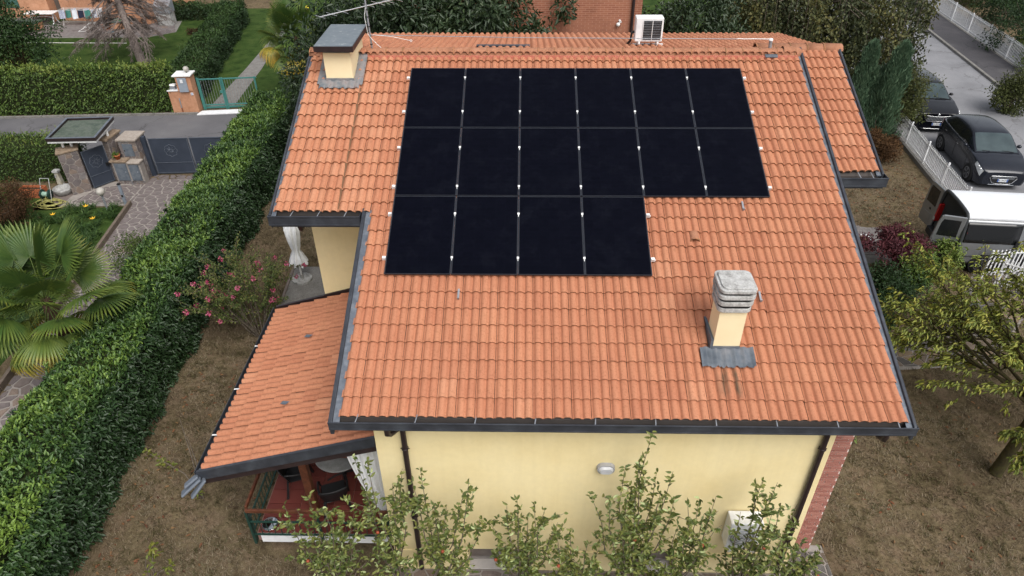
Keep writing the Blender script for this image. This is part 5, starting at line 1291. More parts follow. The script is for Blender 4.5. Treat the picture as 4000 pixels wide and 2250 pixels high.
def hatchback(name, lab, loc, rz, S_, paint, style, plate_txt):
    t = thing(name, lab, 'car', loc, 'cars parked along the street', rz)
    def ring(x, wb, zb, wm, zm, ws_, zs, wt, z_t, zc): return full([(x * S_, y * S_, z * S_) for y, z in ((wb, zb), (wm, zm), (ws_, zs), (wt, z_t), (0, zc))])
    if style == 0:
        B = Loft([ring(1.985, .60, .22, .66, .42, .60, .60, .50, .665, .68), ring(1.90, .72, .20, .78, .44, .715, .67, .60, .735, .755), ring(1.66, .80, .19, .85, .52, .79, .78, .66, .845, .87), ring(1.30, .82, .19, .865, .58, .82, .86, .70, .92, .945),
                  ring(1.0, .82, .19, .87, .6, .84, .92, .74, .965, .985), ring(.2, .83, .19, .87, .62, .85, .97, .74, .99, .99), ring(-.8, .83, .19, .87, .62, .85, 1.0, .72, 1.01, 1.01), ring(-1.5, .82, .22, .87, .64, .83, 1.03, .70, 1.05, 1.05), ring(-1.84, .76, .26, .81, .62, .74, 1.0, .62, 1.03, 1.03), ring(-1.97, .64, .30, .70, .58, .63, .86, .52, .90, .90)])
        cab = [(1.04, .745, .965, .735, .97, .70, .978, .40, .99, .995), (.64, .775, .98, .735, 1.09, .665, 1.19, .38, 1.215, 1.22), (.22, .79, .99, .725, 1.19, .605, 1.385, .35, 1.42, 1.425), (-.35, .80, 1.0, .725, 1.21, .59, 1.425, .34, 1.465, 1.47), (-1.05, .79, 1.02, .715, 1.21, .575, 1.40, .33, 1.44, 1.445), (-1.55, .765, 1.035, .69, 1.17, .555, 1.30, .32, 1.345, 1.35), (-1.83, .70, 1.0, .66, 1.04, .55, 1.09, .30, 1.115, 1.12)]
    else:
        B = Loft([ring(2.10, .62, .24, .70, .50, .66, .74, .56, .83, .845), ring(2.03, .76, .21, .83, .52, .77, .80, .66, .87, .885), ring(1.78, .84, .20, .885, .6, .83, .88, .70, .94, .96), ring(1.40, .85, .20, .895, .64, .86, .95, .73, 1.01, 1.03),
                  ring(1.05, .85, .20, .90, .66, .87, 1.0, .76, 1.05, 1.07), ring(.2, .86, .20, .90, .66, .87, 1.03, .76, 1.06, 1.06), ring(-.8, .86, .2, .90, .66, .87, 1.05, .74, 1.07, 1.07), ring(-1.6, .85, .22, .90, .68, .86, 1.08, .72, 1.1, 1.1), ring(-2.0, .78, .26, .83, .66, .78, 1.02, .64, 1.06, 1.06), ring(-2.1, .66, .3, .72, .6, .66, .9, .54, .94, .94)])
        cab = [(1.08, .77, 1.05, .76, 1.055, .72, 1.06, .41, 1.075, 1.08), (.66, .80, 1.06, .755, 1.16, .68, 1.25, .39, 1.275, 1.28), (.20, .81, 1.07, .745, 1.25, .625, 1.43, .36, 1.47, 1.475), (-.4, .82, 1.08, .745, 1.27, .61, 1.48, .35, 1.515, 1.52), (-1.2, .81, 1.09, .735, 1.27, .60, 1.46, .34, 1.50, 1.505), (-1.75, .79, 1.10, .715, 1.23, .58, 1.38, .33, 1.42, 1.425), (-2.0, .72, 1.05, .68, 1.09, .57, 1.14, .31, 1.16, 1.165)]
    K = Loft([ring(*c) for c in cab])
    mb = MB(); V, F = B.patch(0, 9, 0, 8, 44, 32); mb.raw(V, F, True); n = 33
    mb.face([V[j] for j in range(n)]); mb.face([V[44 * n + j] for j in range(n)][::-1])
    mb.face([B.pt(a, 0) for a in np.linspace(0, 9, 20)] + [B.pt(a, 8) for a in np.linspace(9, 0, 20)])
    body = mb.build('body', paint, t)
    mb = MB(); V, F = K.patch(0, 6, 0, 8, 30, 28); mb.raw(V, F, True); mb.build('roof', paint, t)
    mb = MB(); V, F = K.patch(.14, 1.86, 2.12, 5.88, 10, 16, .006); mb.raw(V, F, True); ws__ = mb.build('windscreen', M['windscreen'], t)
    for k in (0, 1):
        p = [Vector(K.pt(.10, 2.6 + 2.0 * k)), Vector(K.pt(.2, 3.6 + 1.9 * k * .9))]; mb = MB(); mb.tube([q + Vector((.0, 0, .02)) for q in p], .008, 5); mb.build('wiper', M['black'], ws__)
    mb = MB(); V, F = K.patch(5.15, 5.85, 2.3, 5.7, 6, 12, .006); mb.raw(V, F, True); mb.build('rear_window', M['sideglass'], t)
    for sd_, (b0, b1) in ((1, (.22, 1.72)), (-1, (6.28, 7.78))):
        for a0, a1 in ((1.15, 2.72), (2.82, 4.55)):
            def trim(u, v, a, b, a0=a0, a1=a1, sd_=sd_):
                w_ = v if sd_ > 0 else 1 - v
                if a0 < 2: a = a0 + (a1 - a0) * u + (1 - u) * (w_ * .62)
                else: a = a0 + (a1 - a0) * u - u * (w_ * .25) + u * (1 - w_) * -.1
                return a, b
            mb = MB(); V, F = K.patch(a0, a1, b0, b1, 8, 6, .006, trim); mb.raw(V, F, True); wn = mb.build('side_window', M['sideglass'], t)
        mb = MB(); bb = .14 if sd_ > 0 else 7.86
        mb.tube([Vector(K.pt(a, bb)) + Vector((0, sd_ * .008, 0)) for a in np.linspace(1.0, 4.5, 14)], .008, 5); mb.build('window_trim', M['chrome'], t)
        # mirror, door lines, handle
        p = Vector(K.pt(1.2, .1 if sd_ > 0 else 7.9)); mb = MB(); mb.ball(p + Vector((.02, sd_ * .13, .06)), .085, 10, 6, .75); mb.bar(p, p + Vector((.0, sd_ * .1, .03)), .04, .03); mb.build('mirror', paint, t)
        for a in (4.15, 5.35, 6.6):
            mb = MB(); mb.tube([Vector(B.pt(a, b)) + Vector((0, sd_ * .002, 0)) for b in (np.linspace(.25, 2.3, 8) if sd_ > 0 else np.linspace(5.7, 7.75, 8))], .005, 4); mb.build('door_gap', M['black'], body)
        for a in (5.2, 6.4):
            p = Vector(B.pt(a, 1.55 if sd_ > 0 else 6.45)); mb = MB(); mb.obox(p + Vector((0, sd_ * .012, 0)), (.07, 0, 0), (0, .012, 0), (0, 0, .012)); mb.build('door_handle', M['chrome'] if style == 0 else paint, body)
        # lamps
        mb = MB(); V, F = B.patch(.85, 2.45, (1.50 if sd_ > 0 else 5.72), (2.28 if sd_ > 0 else 6.50), 8, 5, .005, lambda u, v, a, b, sd_=sd_: (a, b + (.25 * (1 - u) - .15 * u) * (-1 if sd_ > 0 else 1) * (v if sd_ < 0 else 1 - v))); mb.raw(V, F, True); hl = mb.build('headlight', M['lens'], t)
        for q in (.35, .65):
            p = Vector(B.pt(.9 + 1.5 * q, 1.95 if sd_ > 0 else 6.05)); mb = MB(); mb.ball(p, .045, 10, 5); mb.build('bulb', M['chrome'], hl)
        mb = MB(); V, F = B.patch(7.6, 8.6, (1.5 if sd_ > 0 else 5.7), (2.3 if sd_ > 0 else 6.5), 5, 5, .006); mb.raw(V, F, True); mb.build('tail_light', M['red'], t)
        xs = (1.27, -1.27) if style == 0 else (1.36, -1.30)
        for xw in xs:
            r = .305 * S_ if style == 0 else .325 * S_
            mb = MB(); mb.lathe([(.001, 0), (r * 1.13, 0), (r * 1.13, -sd_ * .2), (.001, -sd_ * .2)], (xw * S_, sd_ * (.868 if style == 0 else .896) * S_, r + .02), 26, 'Y'); mb.build('wheel_arch', M['black'], body)
            wheel(t, (xw * S_, sd_ * (.79 if style == 0 else .82) * S_, r + .005), sd_, r)
    xf = float(B.R[0][:, 0].max())
    # front: grille, plate, badge, fog lamps, lip
    def fpt(y, z, o=.0): return (xf + o, y * S_, z * S_)
    if style == 0:
        hexo = [(-.40, .545), (.40, .545), (.44, .47), (.32, .29), (.20, .255), (-.20, .255), (-.32, .29), (-.44, .47)]
    else:
        hexo = [(-.46, .76), (-.12, .725), (.12, .725), (.46, .76), (.52, .66), (.40, .53), (-.40, .53), (-.52, .66)]
    mb = MB(); mb.raw([fpt(y, z, .004) for y, z in hexo] + [fpt(y, z, -.05) for y, z in hexo], [tuple(range(8))] + [(k, (k + 1) % 8, 8 + (k + 1) % 8, 8 + k) for k in range(8)]); gr = mb.build('grille', M['black'], t)
    mb = MB(); mb.tube([fpt(y, z, .012) for y, z in hexo + hexo[:1]], .009, 6); mb.build('grille_frame', M['chrome'], gr)
    if style == 1:
        for k in range(16):
            y = -.42 + k * .056; mb = MB(); mb.box(xf + .004, xf + .012, y * S_ - .012, y * S_ + .012, .56 * S_, .71 * S_); mb.build('grille_slat', M['galv'], gr)
    else:
        for k in range(4):
            z = .44 + k * .028; mb = MB(); mb.box(xf + .004, xf + .012, -.36 * S_, .36 * S_, z * S_, (z + .008) * S_); mb.build('grille_slat', M['galv'], gr)
    pz = (.39 if style == 0 else .42) * S_
    mb = MB(); mb.box(xf + .013, xf + .022, -.18, .18, pz - .055, pz + .055); pl_ = mb.build('number_plate', M['plate'], t)
    for s_ in (-1, 1):
        mb = MB(); mb.box(xf + .0221, xf + .0235, s_ * .158 - .02, s_ * .158 + .02, pz - .052, pz + .052); mb.build('plate_band', M['plateblue'], pl_)
    text_mesh(plate_txt, .075, basis((xf + .0235, 0, pz), (0, 1, 0), (0, 0, 1), (1, 0, 0)), M['plateink'], pl_, 'plate_lettering', .001)
    bz = (.64 if style == 0 else .80) * S_
    if style == 0:      # small rampant badge: a few strokes
        mb = MB()
        for a, b_ in (((-.02, -.035), (0, 0)), ((.02, -.035), (.008, -.005)), ((0, 0), (.01, .03)), ((.01, .03), (.03, .035)), ((.0, .01), (.035, .005)), ((-.005, .0), (-.035, .02))):
            mb.bar((xf - .035, a[0], bz + a[1]), (xf - .035, b_[0], bz + b_[1]), .012, .012, (1, 0, 0))
        mb.build('badge', M['chrome'], t)
    else:
        mb = MB(); mb.lathe([(.001, .012), (.048, .012), (.05, 0)], (xf - .01, 0, bz), 16, 'X'); bd = mb.build('badge', M['chrome'], t)
        mb = MB(); mb.lathe([(.030, .014), (.034, .014)], (xf - .01, 0, bz), 16, 'X'); mb.build('badge_ring', M['black'], bd)
    for s_ in (-1, 1):
        mb = MB(); mb.lathe([(.001, .012), (.05, .012), (.055, -.01)], (xf - .06, s_ * .60 * S_, .33 * S_), 14, 'X'); mb.build('fog_lamp', M['lens'], t)
    mb = MB(); mb.tube([(xf - .10, -.66 * S_, .235 * S_), (xf + .0, -.4 * S_, .22 * S_), (xf + .01, 0, .22 * S_), (xf, .4 * S_, .22 * S_), (xf - .10, .66 * S_, .235 * S_)], .012, 5); mb.build('lip', M['chrome'] if style == 1 else M['galv'], t)
    mb = MB(); mb.tube([(-.9 * S_, 0, 1.44 * S_), (-1.05 * S_, 0, 1.75 * S_)], .004, 4); mb.build('aerial', M['black'], t)
    return t
M['car1'] = surf('slate_metallic_paint', [(.011, .013, .020), (.014, .017, .025)], 3, .22, 0, 60, .2, .15, coat=.45)
M['car2'] = surf('black_paint', [(.003, .0035, .006), (.005, .0055, .008)], 3, .2, 0, 60, .2, .1, coat=.5)
hatchback('parked_car', 'dark slate grey hatchback parked beside the white picket fence', (20.02, 10.75, 0), -PI / 2 - .10, 1.06, M['car1'], 0, 'ER 206ZA')
hatchback('parked_car', 'black car with a chrome-framed grille parked under the rusty tree', (19.95, 15.95, 0), -PI / 2 - .08, 1.05, M['car2'], 1, 'GR 420RE')

# ---- van
vn = thing('van', 'silver panel van with its rear doors open backed up to the garden', 'van', (15.52, 4.28, 0), None, -.09)
M['silver'] = surf('silver_paint', [(.20, .21, .22), (.25, .26, .27)], 2, .35, 0, 60, .5, .5, coat=.5)
M['vanroof'] = surf('white_van_roof', [(.66, .68, .71), (.74, .76, .79)], 3, .4, 0, 60, .4)
def vring(x, k=1, h=1): return full([(x, y * k, .34 + (z - .34) * h) for y, z in ((.90, .34), (.945, .75), (.93, 1.15), (.86, 1.62), (.79, 1.87), (.66, 1.955), (0, 1.985))])
VL = Loft([vring(0), vring(.4), vring(1.7), vring(3.0), vring(3.75), vring(4.15, .99, .95), vring(4.65, .97, .60), vring(5.0, .90, .46)])
for nm, a0, a1, b0, b1, m_ in (('side_panel', 0, 2.05, 0, 3.6, M['silver']), ('side_panel', 0, 7, 8.4, 12, M['silver']), ('side_panel', 3.15, 7, 0, 3.6, M['silver']), ('roof_panel', 0, 7, 3.62, 8.38, M['vanroof'])):
    mb = MB(); 
    if nm == 'side_panel' and b0 == 0: b0, b1 = 8.4, 12
    elif nm == 'side_panel': b0, b1 = 0, 3.6
    V, F = VL.patch(a0, a1, b0, b1, 20, 12); mb.raw(V, F, True); o = mb.build(nm, m_, vn); sm = o.modifiers.new('s', 'SOLIDIFY'); sm.thickness = .03; sm.offset = 0
    if nm == 'roof_panel': rp = o
for k in range(9):
    b = 4.3 + k * .425; mb = MB(); V, F = VL.patch(.1, 4.2, b, b + .16, 16, 2, .012); mb.raw(V, F, True); mb.build('roof_rib', M['vanroof'], rp)
mb = MB(); mb.box(.05, 4.7, -.86, .86, .36, .52); mb.build('floor', M['black'], vn)
mb = MB(); mb.box(3.3, 3.34, -.84, .84, .53, 1.9); mb.build('bulkhead', M['galv'], vn)
# near side glazing
mb = MB(); V, F = VL.patch(.22, 1.86, 8.75, 10.2, 10, 6, -.026); 
V2, F2 = VL.patch(.25, 1.92, 8.72, 10.15, 10, 6); mb.raw(V2, F2, True); o = mb.build('side_window', M['sideglass'], vn); sm = o.modifiers.new('s', 'SOLIDIFY'); sm.thickness = .06; sm.offset = 0
mb = MB(); mb.obox((1.58, -.975, 1.08), (.055, 0, 0), (0, .02, 0), (0, 0, .13)); mb.build('door_handle', M['black'], vn)
mb = MB(); mb.tube([(0.02, -.955, .62), (1.0, -.965, .62), (2.0, -.955, .62)], .02, 6); mb.build('rub_strip', M['black'], vn)
# rear frame, lamps, bumper
R0 = [VL.pt(0, b) for b in np.linspace(0, 12, 49)]
mb = MB(); mb.tube([Vector(p) * .985 + Vector((.0, 0, .01)) for p in R0], .055, 6); mb.build('rear_frame', plain('rubber_seal', (.03, .033, .036), .7), vn)
for s_ in (-1, 1):
    mb = MB(); mb.hexa([(-.07, s_ * .86, .80), (.11, s_ * .975, .80), (.11, s_ * .80, .80), (-.06, s_ * .78, .80), (-.07, s_ * .80, 1.42), (.10, s_ * .935, 1.42), (.10, s_ * .76, 1.42), (-.06, s_ * .74, 1.42)]); tl = mb.build('tail_light', M['red'], vn, bevel=.015)
    mb = MB(); mb.obox((-.075, s_ * .81, .90), (.006, 0, 0), (0, .045, 0), (0, 0, .06)); mb.build('reversing_lens', M['lens'], tl)
mb = MB(); mb.box(-.16, .06, -.90, .90, .36, .60); mb.build('bumper', M['black'], vn, bevel=.04)
def van_door(hinge, ang, s_, lab):
    hx, hy = hinge; d = Vector((math.cos(ang), math.sin(ang), 0)); n = Vector((-d.y, d.x, 0)) * s_; up = Vector((0, 0, 1)); o = Vector((hx, hy, 0)); w_ = .76
    lean = Vector((0, 0, 0))
    def q(u, z, e=0): return o + d * u * w_ + up * z + n * e
    P = [(0, .48), (1, .48), (1.0, 1.15), (.95, 1.62), (.88, 1.84), (.80, 1.88), (0, 1.88)]
    k = len(P); mb = MB(); mb.raw([q(u, z, -.03) for u, z in P] + [q(u, z, .03) for u, z in P], [tuple(reversed(range(k))), tuple(range(k, 2 * k))] + [(i, (i + 1) % k, k + (i + 1) % k, k + i) for i in range(k)])
    dd = mb.build('rear_door', M['silver'], vn, bevel=.02); dd['label'] = lab
    Wn = [(.14, 1.20), (.86, 1.20), (.84, 1.6), (.78, 1.76), (.16, 1.76)]; k = len(Wn)
    mb = MB()
    mb.raw([q(u, z, -.036) for u, z in Wn] + [q(u, z, .036) for u, z in Wn], [tuple(reversed(range(k))), tuple(range(k, 2 * k))] + [(i, (i + 1) % k, k + (i + 1) % k, k + i) for i in range(k)])
    mb.build('window', M['sideglass'], dd, bevel=.01)
    for e in (.034, -.034):
        mb = MB(); mb.obox(q(.55, .78, e), d * .22, n * .006, up * .12); mb.build('pressed_panel', M['silver'], dd, bevel=.01)
        mb = MB(); mb.obox(q(.42, 1.05, e), d * .035, n * .012, up * .03); mb.build('latch', M['black'], dd)
van_door((-.03, .86), 1.70, 1, 'far rear door swung right round to the side')
van_door((-.03, -.86), 2.95, 1, 'near rear door standing open')
# load and shelving inside
for k, (z, c_) in enumerate(((.60, (.45, .40, .05)), (.95, (.33, .33, .34)), (1.30, (.35, .34, .33)), (1.62, (.12, .35, .10)))):
    mb = MB(); mb.box(1.5, 3.2, -.55, -.1, z, z + .03); mb.build('shelf', plain('shelf_paint_%d' % k, c_, .5), vn)
for k in range(22):
    x, y = rnd.uniform(.12, 3.1), rnd.uniform(-.7, .7); z = rnd.choice((.53, .635, .985, 1.335)) if x > 1.5 and y < 0 else .53
    mb = MB(); mb.obox((x, y, z + .06), (rnd.uniform(.05, .2), 0, 0), (0, rnd.uniform(.04, .1), 0), (0, 0, .055)); mb.build('tool_box', plain('tool_%d' % (k % 6), [(.3, .2, .1), (.4, .08, .02), (.1, .12, .14), (.25, .24, .22), (.03, .03, .03), (.35, .3, .1)][k % 6], .7) if k < 6 else bpy.data.materials['tool_%d' % (k % 6)], vn)
mb = MB()
for k in range(7): mb.bar((.2, -.5 + k * .13, .62 + k * .02), (2.6, -.42 + k * .12, .75 + k * .03), .05, .04)
mb.build('timber_load', surf('rough_planks', [(.16, .12, .08), (.28, .22, .15)], 9, .9), vn)['kind'] = 'stuff'
def slab_patch(name, a0, a1, b0, b1, m_):
    mb = MB(); V2, F2 = VL.patch(a0, a1, b0, b1, 10, 10); mb.raw(V2, F2, True); o = mb.build(name, m_, vn); sm = o.modifiers.new('s', 'SOLIDIFY'); sm.thickness = .055; sm.offset = 0
slab_patch('windscreen', 5.02, 5.92, 3.7, 8.3, M['windscreen'])
for b0, b1 in ((1.85, 3.2), (8.8, 10.15)): slab_patch('cab_window', 3.95, 5.2, b0, b1, M['sideglass'])
mb = MB(); mb.face([tuple(VL.pt(7, b)) for b in np.linspace(0, 12, 37)]); mb.build('nose', M['silver'], vn)
mb = MB(); mb.box(4.93, 5.08, -.78, .78, .34, .52); mb.build('front_bumper', M['black'], vn, bevel=.04)
for s_ in (-1, 1):
    mb = MB(); mb.box(4.9, 5.015, s_ * .66 - .11, s_ * .66 + .11, .70, .86); mb.build('headlight', M['lens'], vn, bevel=.03)
for xw in (.85, 4.15):
    for s_ in (-1, 1):
        mb = MB(); mb.lathe([(.001, 0), (.37, 0)], (xw, s_ * .956, .36), 24, 'Y'); mb.build('wheel_arch', M['black'], vn)
        wheel(vn, (xw, s_ * .86, .325), s_, .32, .21)

# ---------------------------------------------------------------- garden right of the house
path = sheet('stone_path', [(8.6, -.95), (11.9, -1.15), (14.6, -.9), (17.0, 1.6), (17.6, 3.2), (16.2, 3.3), (14.3, .9), (13.5, .15), (8.6, .05)], .006, M['joint'])
stone_pieces(crazy([(10.2, -1.05), (14.5, -.95), (13.6, .10), (10.2, .02)], .34, .03, 61) + crazy([(14.5, -.95), (17.2, 1.9), (17.6, 3.1), (16.2, 3.2), (13.7, .3)], .36, .03, 62), lambda x, y, h: (x, y, .007 + h), .016, M['stonegrey'], path, 'paving_stone', 8)
side = sheet('side_paving', [(7.4, -7.6), (8.35, -7.6), (8.35, -6.3), (8.1, -6.3), (7.4, -6.37)], .006, M['joint'])
stone_pieces(crazy([(7.42, -7.6), (8.35, -7.6), (8.35, -6.45), (7.42, -6.45)], .24, .03, 63), lambda x, y, h: (x, y, .007 + h), .012, M['stonegrey'], side, 'paving_stone', 9)
frontp = sheet('front_paving', [(-.1, -7.75), (7.39, -7.75), (7.39, -6.93), (-.1, -6.93)], .006, M['joint'])
stone_pieces(crazy([(-.1, -7.7), (7.38, -7.7), (7.38, -6.95), (-.1, -6.95)], .30, .03, 64), lambda x, y, h: (x, y, .007 + h), .012, M['porph'], frontp, 'paving_stone', 10)
drive = sheet('brick_drive', [(9.5, 4.1), (15.4, 3.6), (15.4, 5.6), (13.7, 6.05), (9.5, 6.2)], .005, M['kerb'])
pvb = MB(); pvb.box(.004, .236, .004, .116, 0, .014); pvb = pvb.build('paver', M['porph'][2]); pme = pvb.data; bpy.data.objects.remove(pvb)
n_ = 0
for j in range(15):
    for i in range(20):
        x, y = 11.6 + i * .24 + (.12 if j % 2 else 0), 5.95 - j * .12
        if n_ < 290 and x < 15.1 and y < 6.0 - (x - 13.4) * .22: inst('paver', pme, drive, Matrix.Translation((x, y, .006 + rnd.uniform(0, .003)))); n_ += 1
bx = thing('foam_box', 'open white foam box with cardboard inside at the corner of the roof edge', 'box', (13.2, 4.75, .01))
x0, x1, y0, y1 = 12.9, 13.55, 4.5, 5.0
mb = MB(); mb.box(x0, x1, y0, y0 + .05, .01, .34); mb.box(x0, x1, y1 - .05, y1, .01, .34); mb.box(x0, x0 + .05, y0 + .051, y1 - .051, .01, .34); mb.box(x1 - .05, x1, y0 + .051, y1 - .051, .01, .34); mb.box(x0 + .051, x1 - .051, y0 + .051, y1 - .051, .01, .06); mb.build('shell', M['white'], bx)
mb = MB(); mb.obox(((x0 + x1) / 2, (y0 + y1) / 2, .30), (.24, .05, 0), (-.03, .12, .02), (0, 0, .012)); mb.build('cardboard', plain('cardboard', (.36, .24, .14), .9), bx)

# ---- dry grass and fallen leaves
def inside(p, poly):
    x, y = p; c = False; n = len(poly)
    for i in range(n):
        x1, y1 = poly[i]; x2, y2 = poly[(i + 1) % n]
        if (y1 > y) != (y2 > y) and x < (x2 - x1) * (y - y1) / (y2 - y1) + x1: c = not c
    return c
def grass(name, lab, rect, n, excl, mat_, L=.085):
    x0, x1, y0, y1 = rect
    P = np.stack([rng.uniform(x0, x1, n), rng.uniform(y0, y1, n), np.full(n, .003)], 1)
    dens = np.sin(P[:, 0] * 1.9 + 1.3 * np.sin(P[:, 1] * 1.1)) * np.sin(P[:, 1] * 2.3 + P[:, 0]) + .6 * np.sin(P[:, 0] * 6 + P[:, 1] * 5)
    keep = rng.random(n) < (.55 + .35 * dens)
    for e in excl:
        ex0, ex1, ey0, ey1 = e; keep &= ~((P[:, 0] > ex0) & (P[:, 0] < ex1) & (P[:, 1] > ey0) & (P[:, 1] < ey1))
    P = P[keep]; n = len(P)
    d = rdir(n); d[:, 2] = np.abs(d[:, 2]) * .8 + .15; d = unit(d); ll = L * (.5 + rng.random(n))[:, None]
    s_ = unit(np.cross(d, [0, 0, 1.0])) * .008
    V = np.stack([P - s_, P + s_, P + d * ll], 1).reshape(-1, 3); k = np.arange(n)[:, None] * 3
    me = npmesh(name, V, [k + np.array([[0, 1, 2]])], mat_, np.repeat(np.clip(.5 + .25 * np.sin(P[:, 0] * 1.2) * np.sin(P[:, 1] * 1.5) + rng.normal(size=n) * .2, 0, 1), 3))
    o = link_mesh(name, me); tag(o, lab, 'grass', kind='stuff'); return o
L_['drygrass'] = leafmat('dry_grass_blades', [(0.07072, 0.05244, 0.03229), (0.1509, 0.115, 0.07355), (0.2357, 0.1932, 0.1346), (0.1037, 0.1012, 0.04934)], .9, .1, .1, (.9, .3), pos=[0, .45, .75, 1])
EXC = [(-.6, 8.3, -7.7, 4.2), (-4.8, 0, -2.1, 3.4), (-2.8, 0, -6.7, -2)]
grass('dry_lawn', 'sparse dry brown lawn right of the house', (7.4, 17.3, -9.5, 12.5), 190000, EXC + [(8.5, 14.6, -1.1, .1), (11.4, 15.4, 3.8, 6.1)], L_['drygrass'])
grass('dry_lawn', 'sparse dry brown lawn between the laurel hedge and the veranda', (-6.9, 0, -9.5, 9.5), 130000, EXC, L_['drygrass'])
tcs = [(x, y, .005) for x, y in ((rnd.uniform(8.4, 16.5), rnd.uniform(-9.2, 12)) for _ in range(800)) if not (10 < x < 15.5 and (-1.2 < y < .2 or 3.8 < y < 6.2))] + [(rnd.uniform(-6.2, -2.9), rnd.uniform(-9.2, 8), .005) for _ in range(420)]
L_['tuft'] = leafmat('olive_tuft_blades', [(.045, .040, .018), (.085, .072, .035), (.14, .115, .065)], .9, .1, .1)
o = tufts('grass_tufts', tcs, 14, .10, .012, L_['tuft'], spread=.25); tag(o, 'small olive brown grass tufts scattered over the dry lawn', 'grass', kind='stuff')
def litter(name, lab, n, pts_f, mat_):
    P = np.array([pts_f() for _ in range(n)]); d = rdir(n); d[:, 2] *= .25
    nn = unit(np.array([0, 0, 1.0]) + rng.normal(size=(n, 3)) * .35)
    V, F, k = leaf_arrays(P, d, nn, .08 + .05 * rng.random(n), .045, .2, .1)
    V[:, 2] = np.maximum(V[:, 2], .012); me = npmesh(name, V, F, mat_, np.repeat(rng.random(n), k)); o = link_mesh(name, me); tag(o, lab, 'leaves', kind='stuff')
L_['litter'] = leafmat('fallen_leaves', [(.09, .045, .028), (.18, .075, .04), (.22, .13, .06), (.17, .10, .055)], .8, .15, .1)
litter('fallen_leaves', 'scattered orange and brown fallen leaves on the dry lawn', 240, lambda: (rnd.uniform(8.3, 16), rnd.uniform(-9, -2), .02), L_['litter'])
litter('fallen_leaves', 'brown fallen leaves gathered along the foot of the laurel hedge', 170, lambda: (-6.0 - rnd.random() ** 2 * -1.2 + .0, rnd.uniform(-9, -1), .02) if rnd.random() < .6 else (rnd.uniform(-6, -3), rnd.uniform(-9, -1), .02), L_['litter'])
litter('fallen_leaves', 'pale fallen leaves strewn on the dry ground by the white fence', 900, lambda: (rnd.uniform(11, 17.3), rnd.uniform(6.2, 13), .02), L_['litter'])
# ---------------------------------------------------------------- woody plants
def grow(p, d, L, r, lvl, segs, tips, r_, spread=.6, kids=3, up=.15, shrink=.66, wig=.18, nseg=4):
    """recursive branch: appends (path, radii) to segs and (point, direction) to tips"""
    p = Vector(p); d = Vector(d).normalized(); path = [p.copy()]; rad = [r]
    for i in range(nseg):
        d = (d + Vector((r_.gauss(0, wig), r_.gauss(0, wig), r_.gauss(0, wig) + up * .5))).normalized()
        p = p + d * L / nseg; path.append(p.copy()); rad.append(r * (1 - .45 * (i + 1) / nseg))
    segs.append((path, rad))
    if lvl == 0: tips.append((p, d)); return
    for k in range(kids):
        f = 1 if k == 0 else r_.uniform(.35, .95)
        i = min(int(f * nseg), nseg - 1); q = path[i] + (path[i + 1] - path[i]) * (f * nseg - i if f < 1 else 1)
        nd = (d + Vector((r_.gauss(0, spread), r_.gauss(0, spread), r_.gauss(0, spread * .6) + up))).normalized()
        grow(q, nd, L * shrink * r_.uniform(.75, 1.15), r * .52, lvl - 1, segs, tips, r_, spread, kids, up, shrink, wig, nseg)
def wood(name, segs, m, parent, n=5, rmin=.003):
    mb = MB()
    for path, rad in segs: mb.tube(path, [max(x, rmin) for x in rad], n if rad[0] > .02 else 4, False)
    return mb.build(name, m, parent)
def along(segs, per, rmax=.02):
    """points and directions spread along the thin branches"""
    P, D = [], []
    for path, rad in segs:
        if rad[0] > rmax: continue
        for k in range(per):
            t = (k + rng.random()) / per * (len(path) - 1); i = min(int(t), len(path) - 2)
            P.append(path[i] + (path[i + 1] - path[i]) * (t - i)); D.append((path[i + 1] - path[i]).normalized())
    return np.array([tuple(p) for p in P]), np.array([tuple(d) for d in D])
def crown_tree(name, lab, base, top_c, rad, nclump, per, leaf, lw, mat_, trunk_r=.12, bark=None, cr=.38, seed=1, group=None, cat='tree', shell=.5, tint=(.1, .8), up=.5, droop=.2, jit=.7, flat=1.0):
    """tree whose crown is many leaf clumps filling an uneven ellipsoid, on a forked trunk"""
    r_ = random.Random(seed); g = np.random.default_rng(seed)
    t = thing(name, lab, cat, base, group)
    d = unit(g.normal(size=(nclump, 3))); rr = (.45 + .6 * g.random((nclump, 1))) ; c = np.array(top_c) + d * rr * np.array(rad) * (1 + .12 * np.sin(d[:, :1] * 5 + seed) + .12 * np.sin(d[:, 1:2] * 7))
    c[:, 2] = np.maximum(c[:, 2], base[2] + .15)
    segs = []
    b0 = Vector(base); tc = Vector(top_c); fk = b0 + (tc - b0) * .55; fk.z = max(fk.z, base[2] + .1)
    segs.append(([b0, b0 + (fk - b0) * .5 + Vector((r_.gauss(0, .05), r_.gauss(0, .05), 0)), fk], [trunk_r, trunk_r * .85, trunk_r * .7]))
    for k in range(0, nclump, max(1, nclump // 14)):
        e = Vector(c[k]); m_ = (fk + e) / 2 + Vector((r_.gauss(0, .15), r_.gauss(0, .15), r_.gauss(0, .15))); segs.append(([fk, m_, e], [trunk_r * .4, trunk_r * .25, .01]))
    wood('trunk', segs, bark or M['bark'], t, 7)
    cs = cr * (.6 + .8 * g.random(nclump)); ra = np.stack([cs, cs, cs * flat], 1)
    P, D, N = clumps(c, ra, per, shell, up, jit, droop)
    n = len(P); ti = np.repeat(g.random(nclump) * .35, per) + rng.random(n) * .5
    ti = tint[0] + (tint[1] - tint[0]) * np.clip(ti, 0, 1)
    P[:, 2] = np.maximum(P[:, 2], .02)
    Ls = leaf * (.7 + .6 * rng.random(n)); leaves('crown', P, D, N, Ls, Ls * lw, ti, mat_, t)
    return t, c
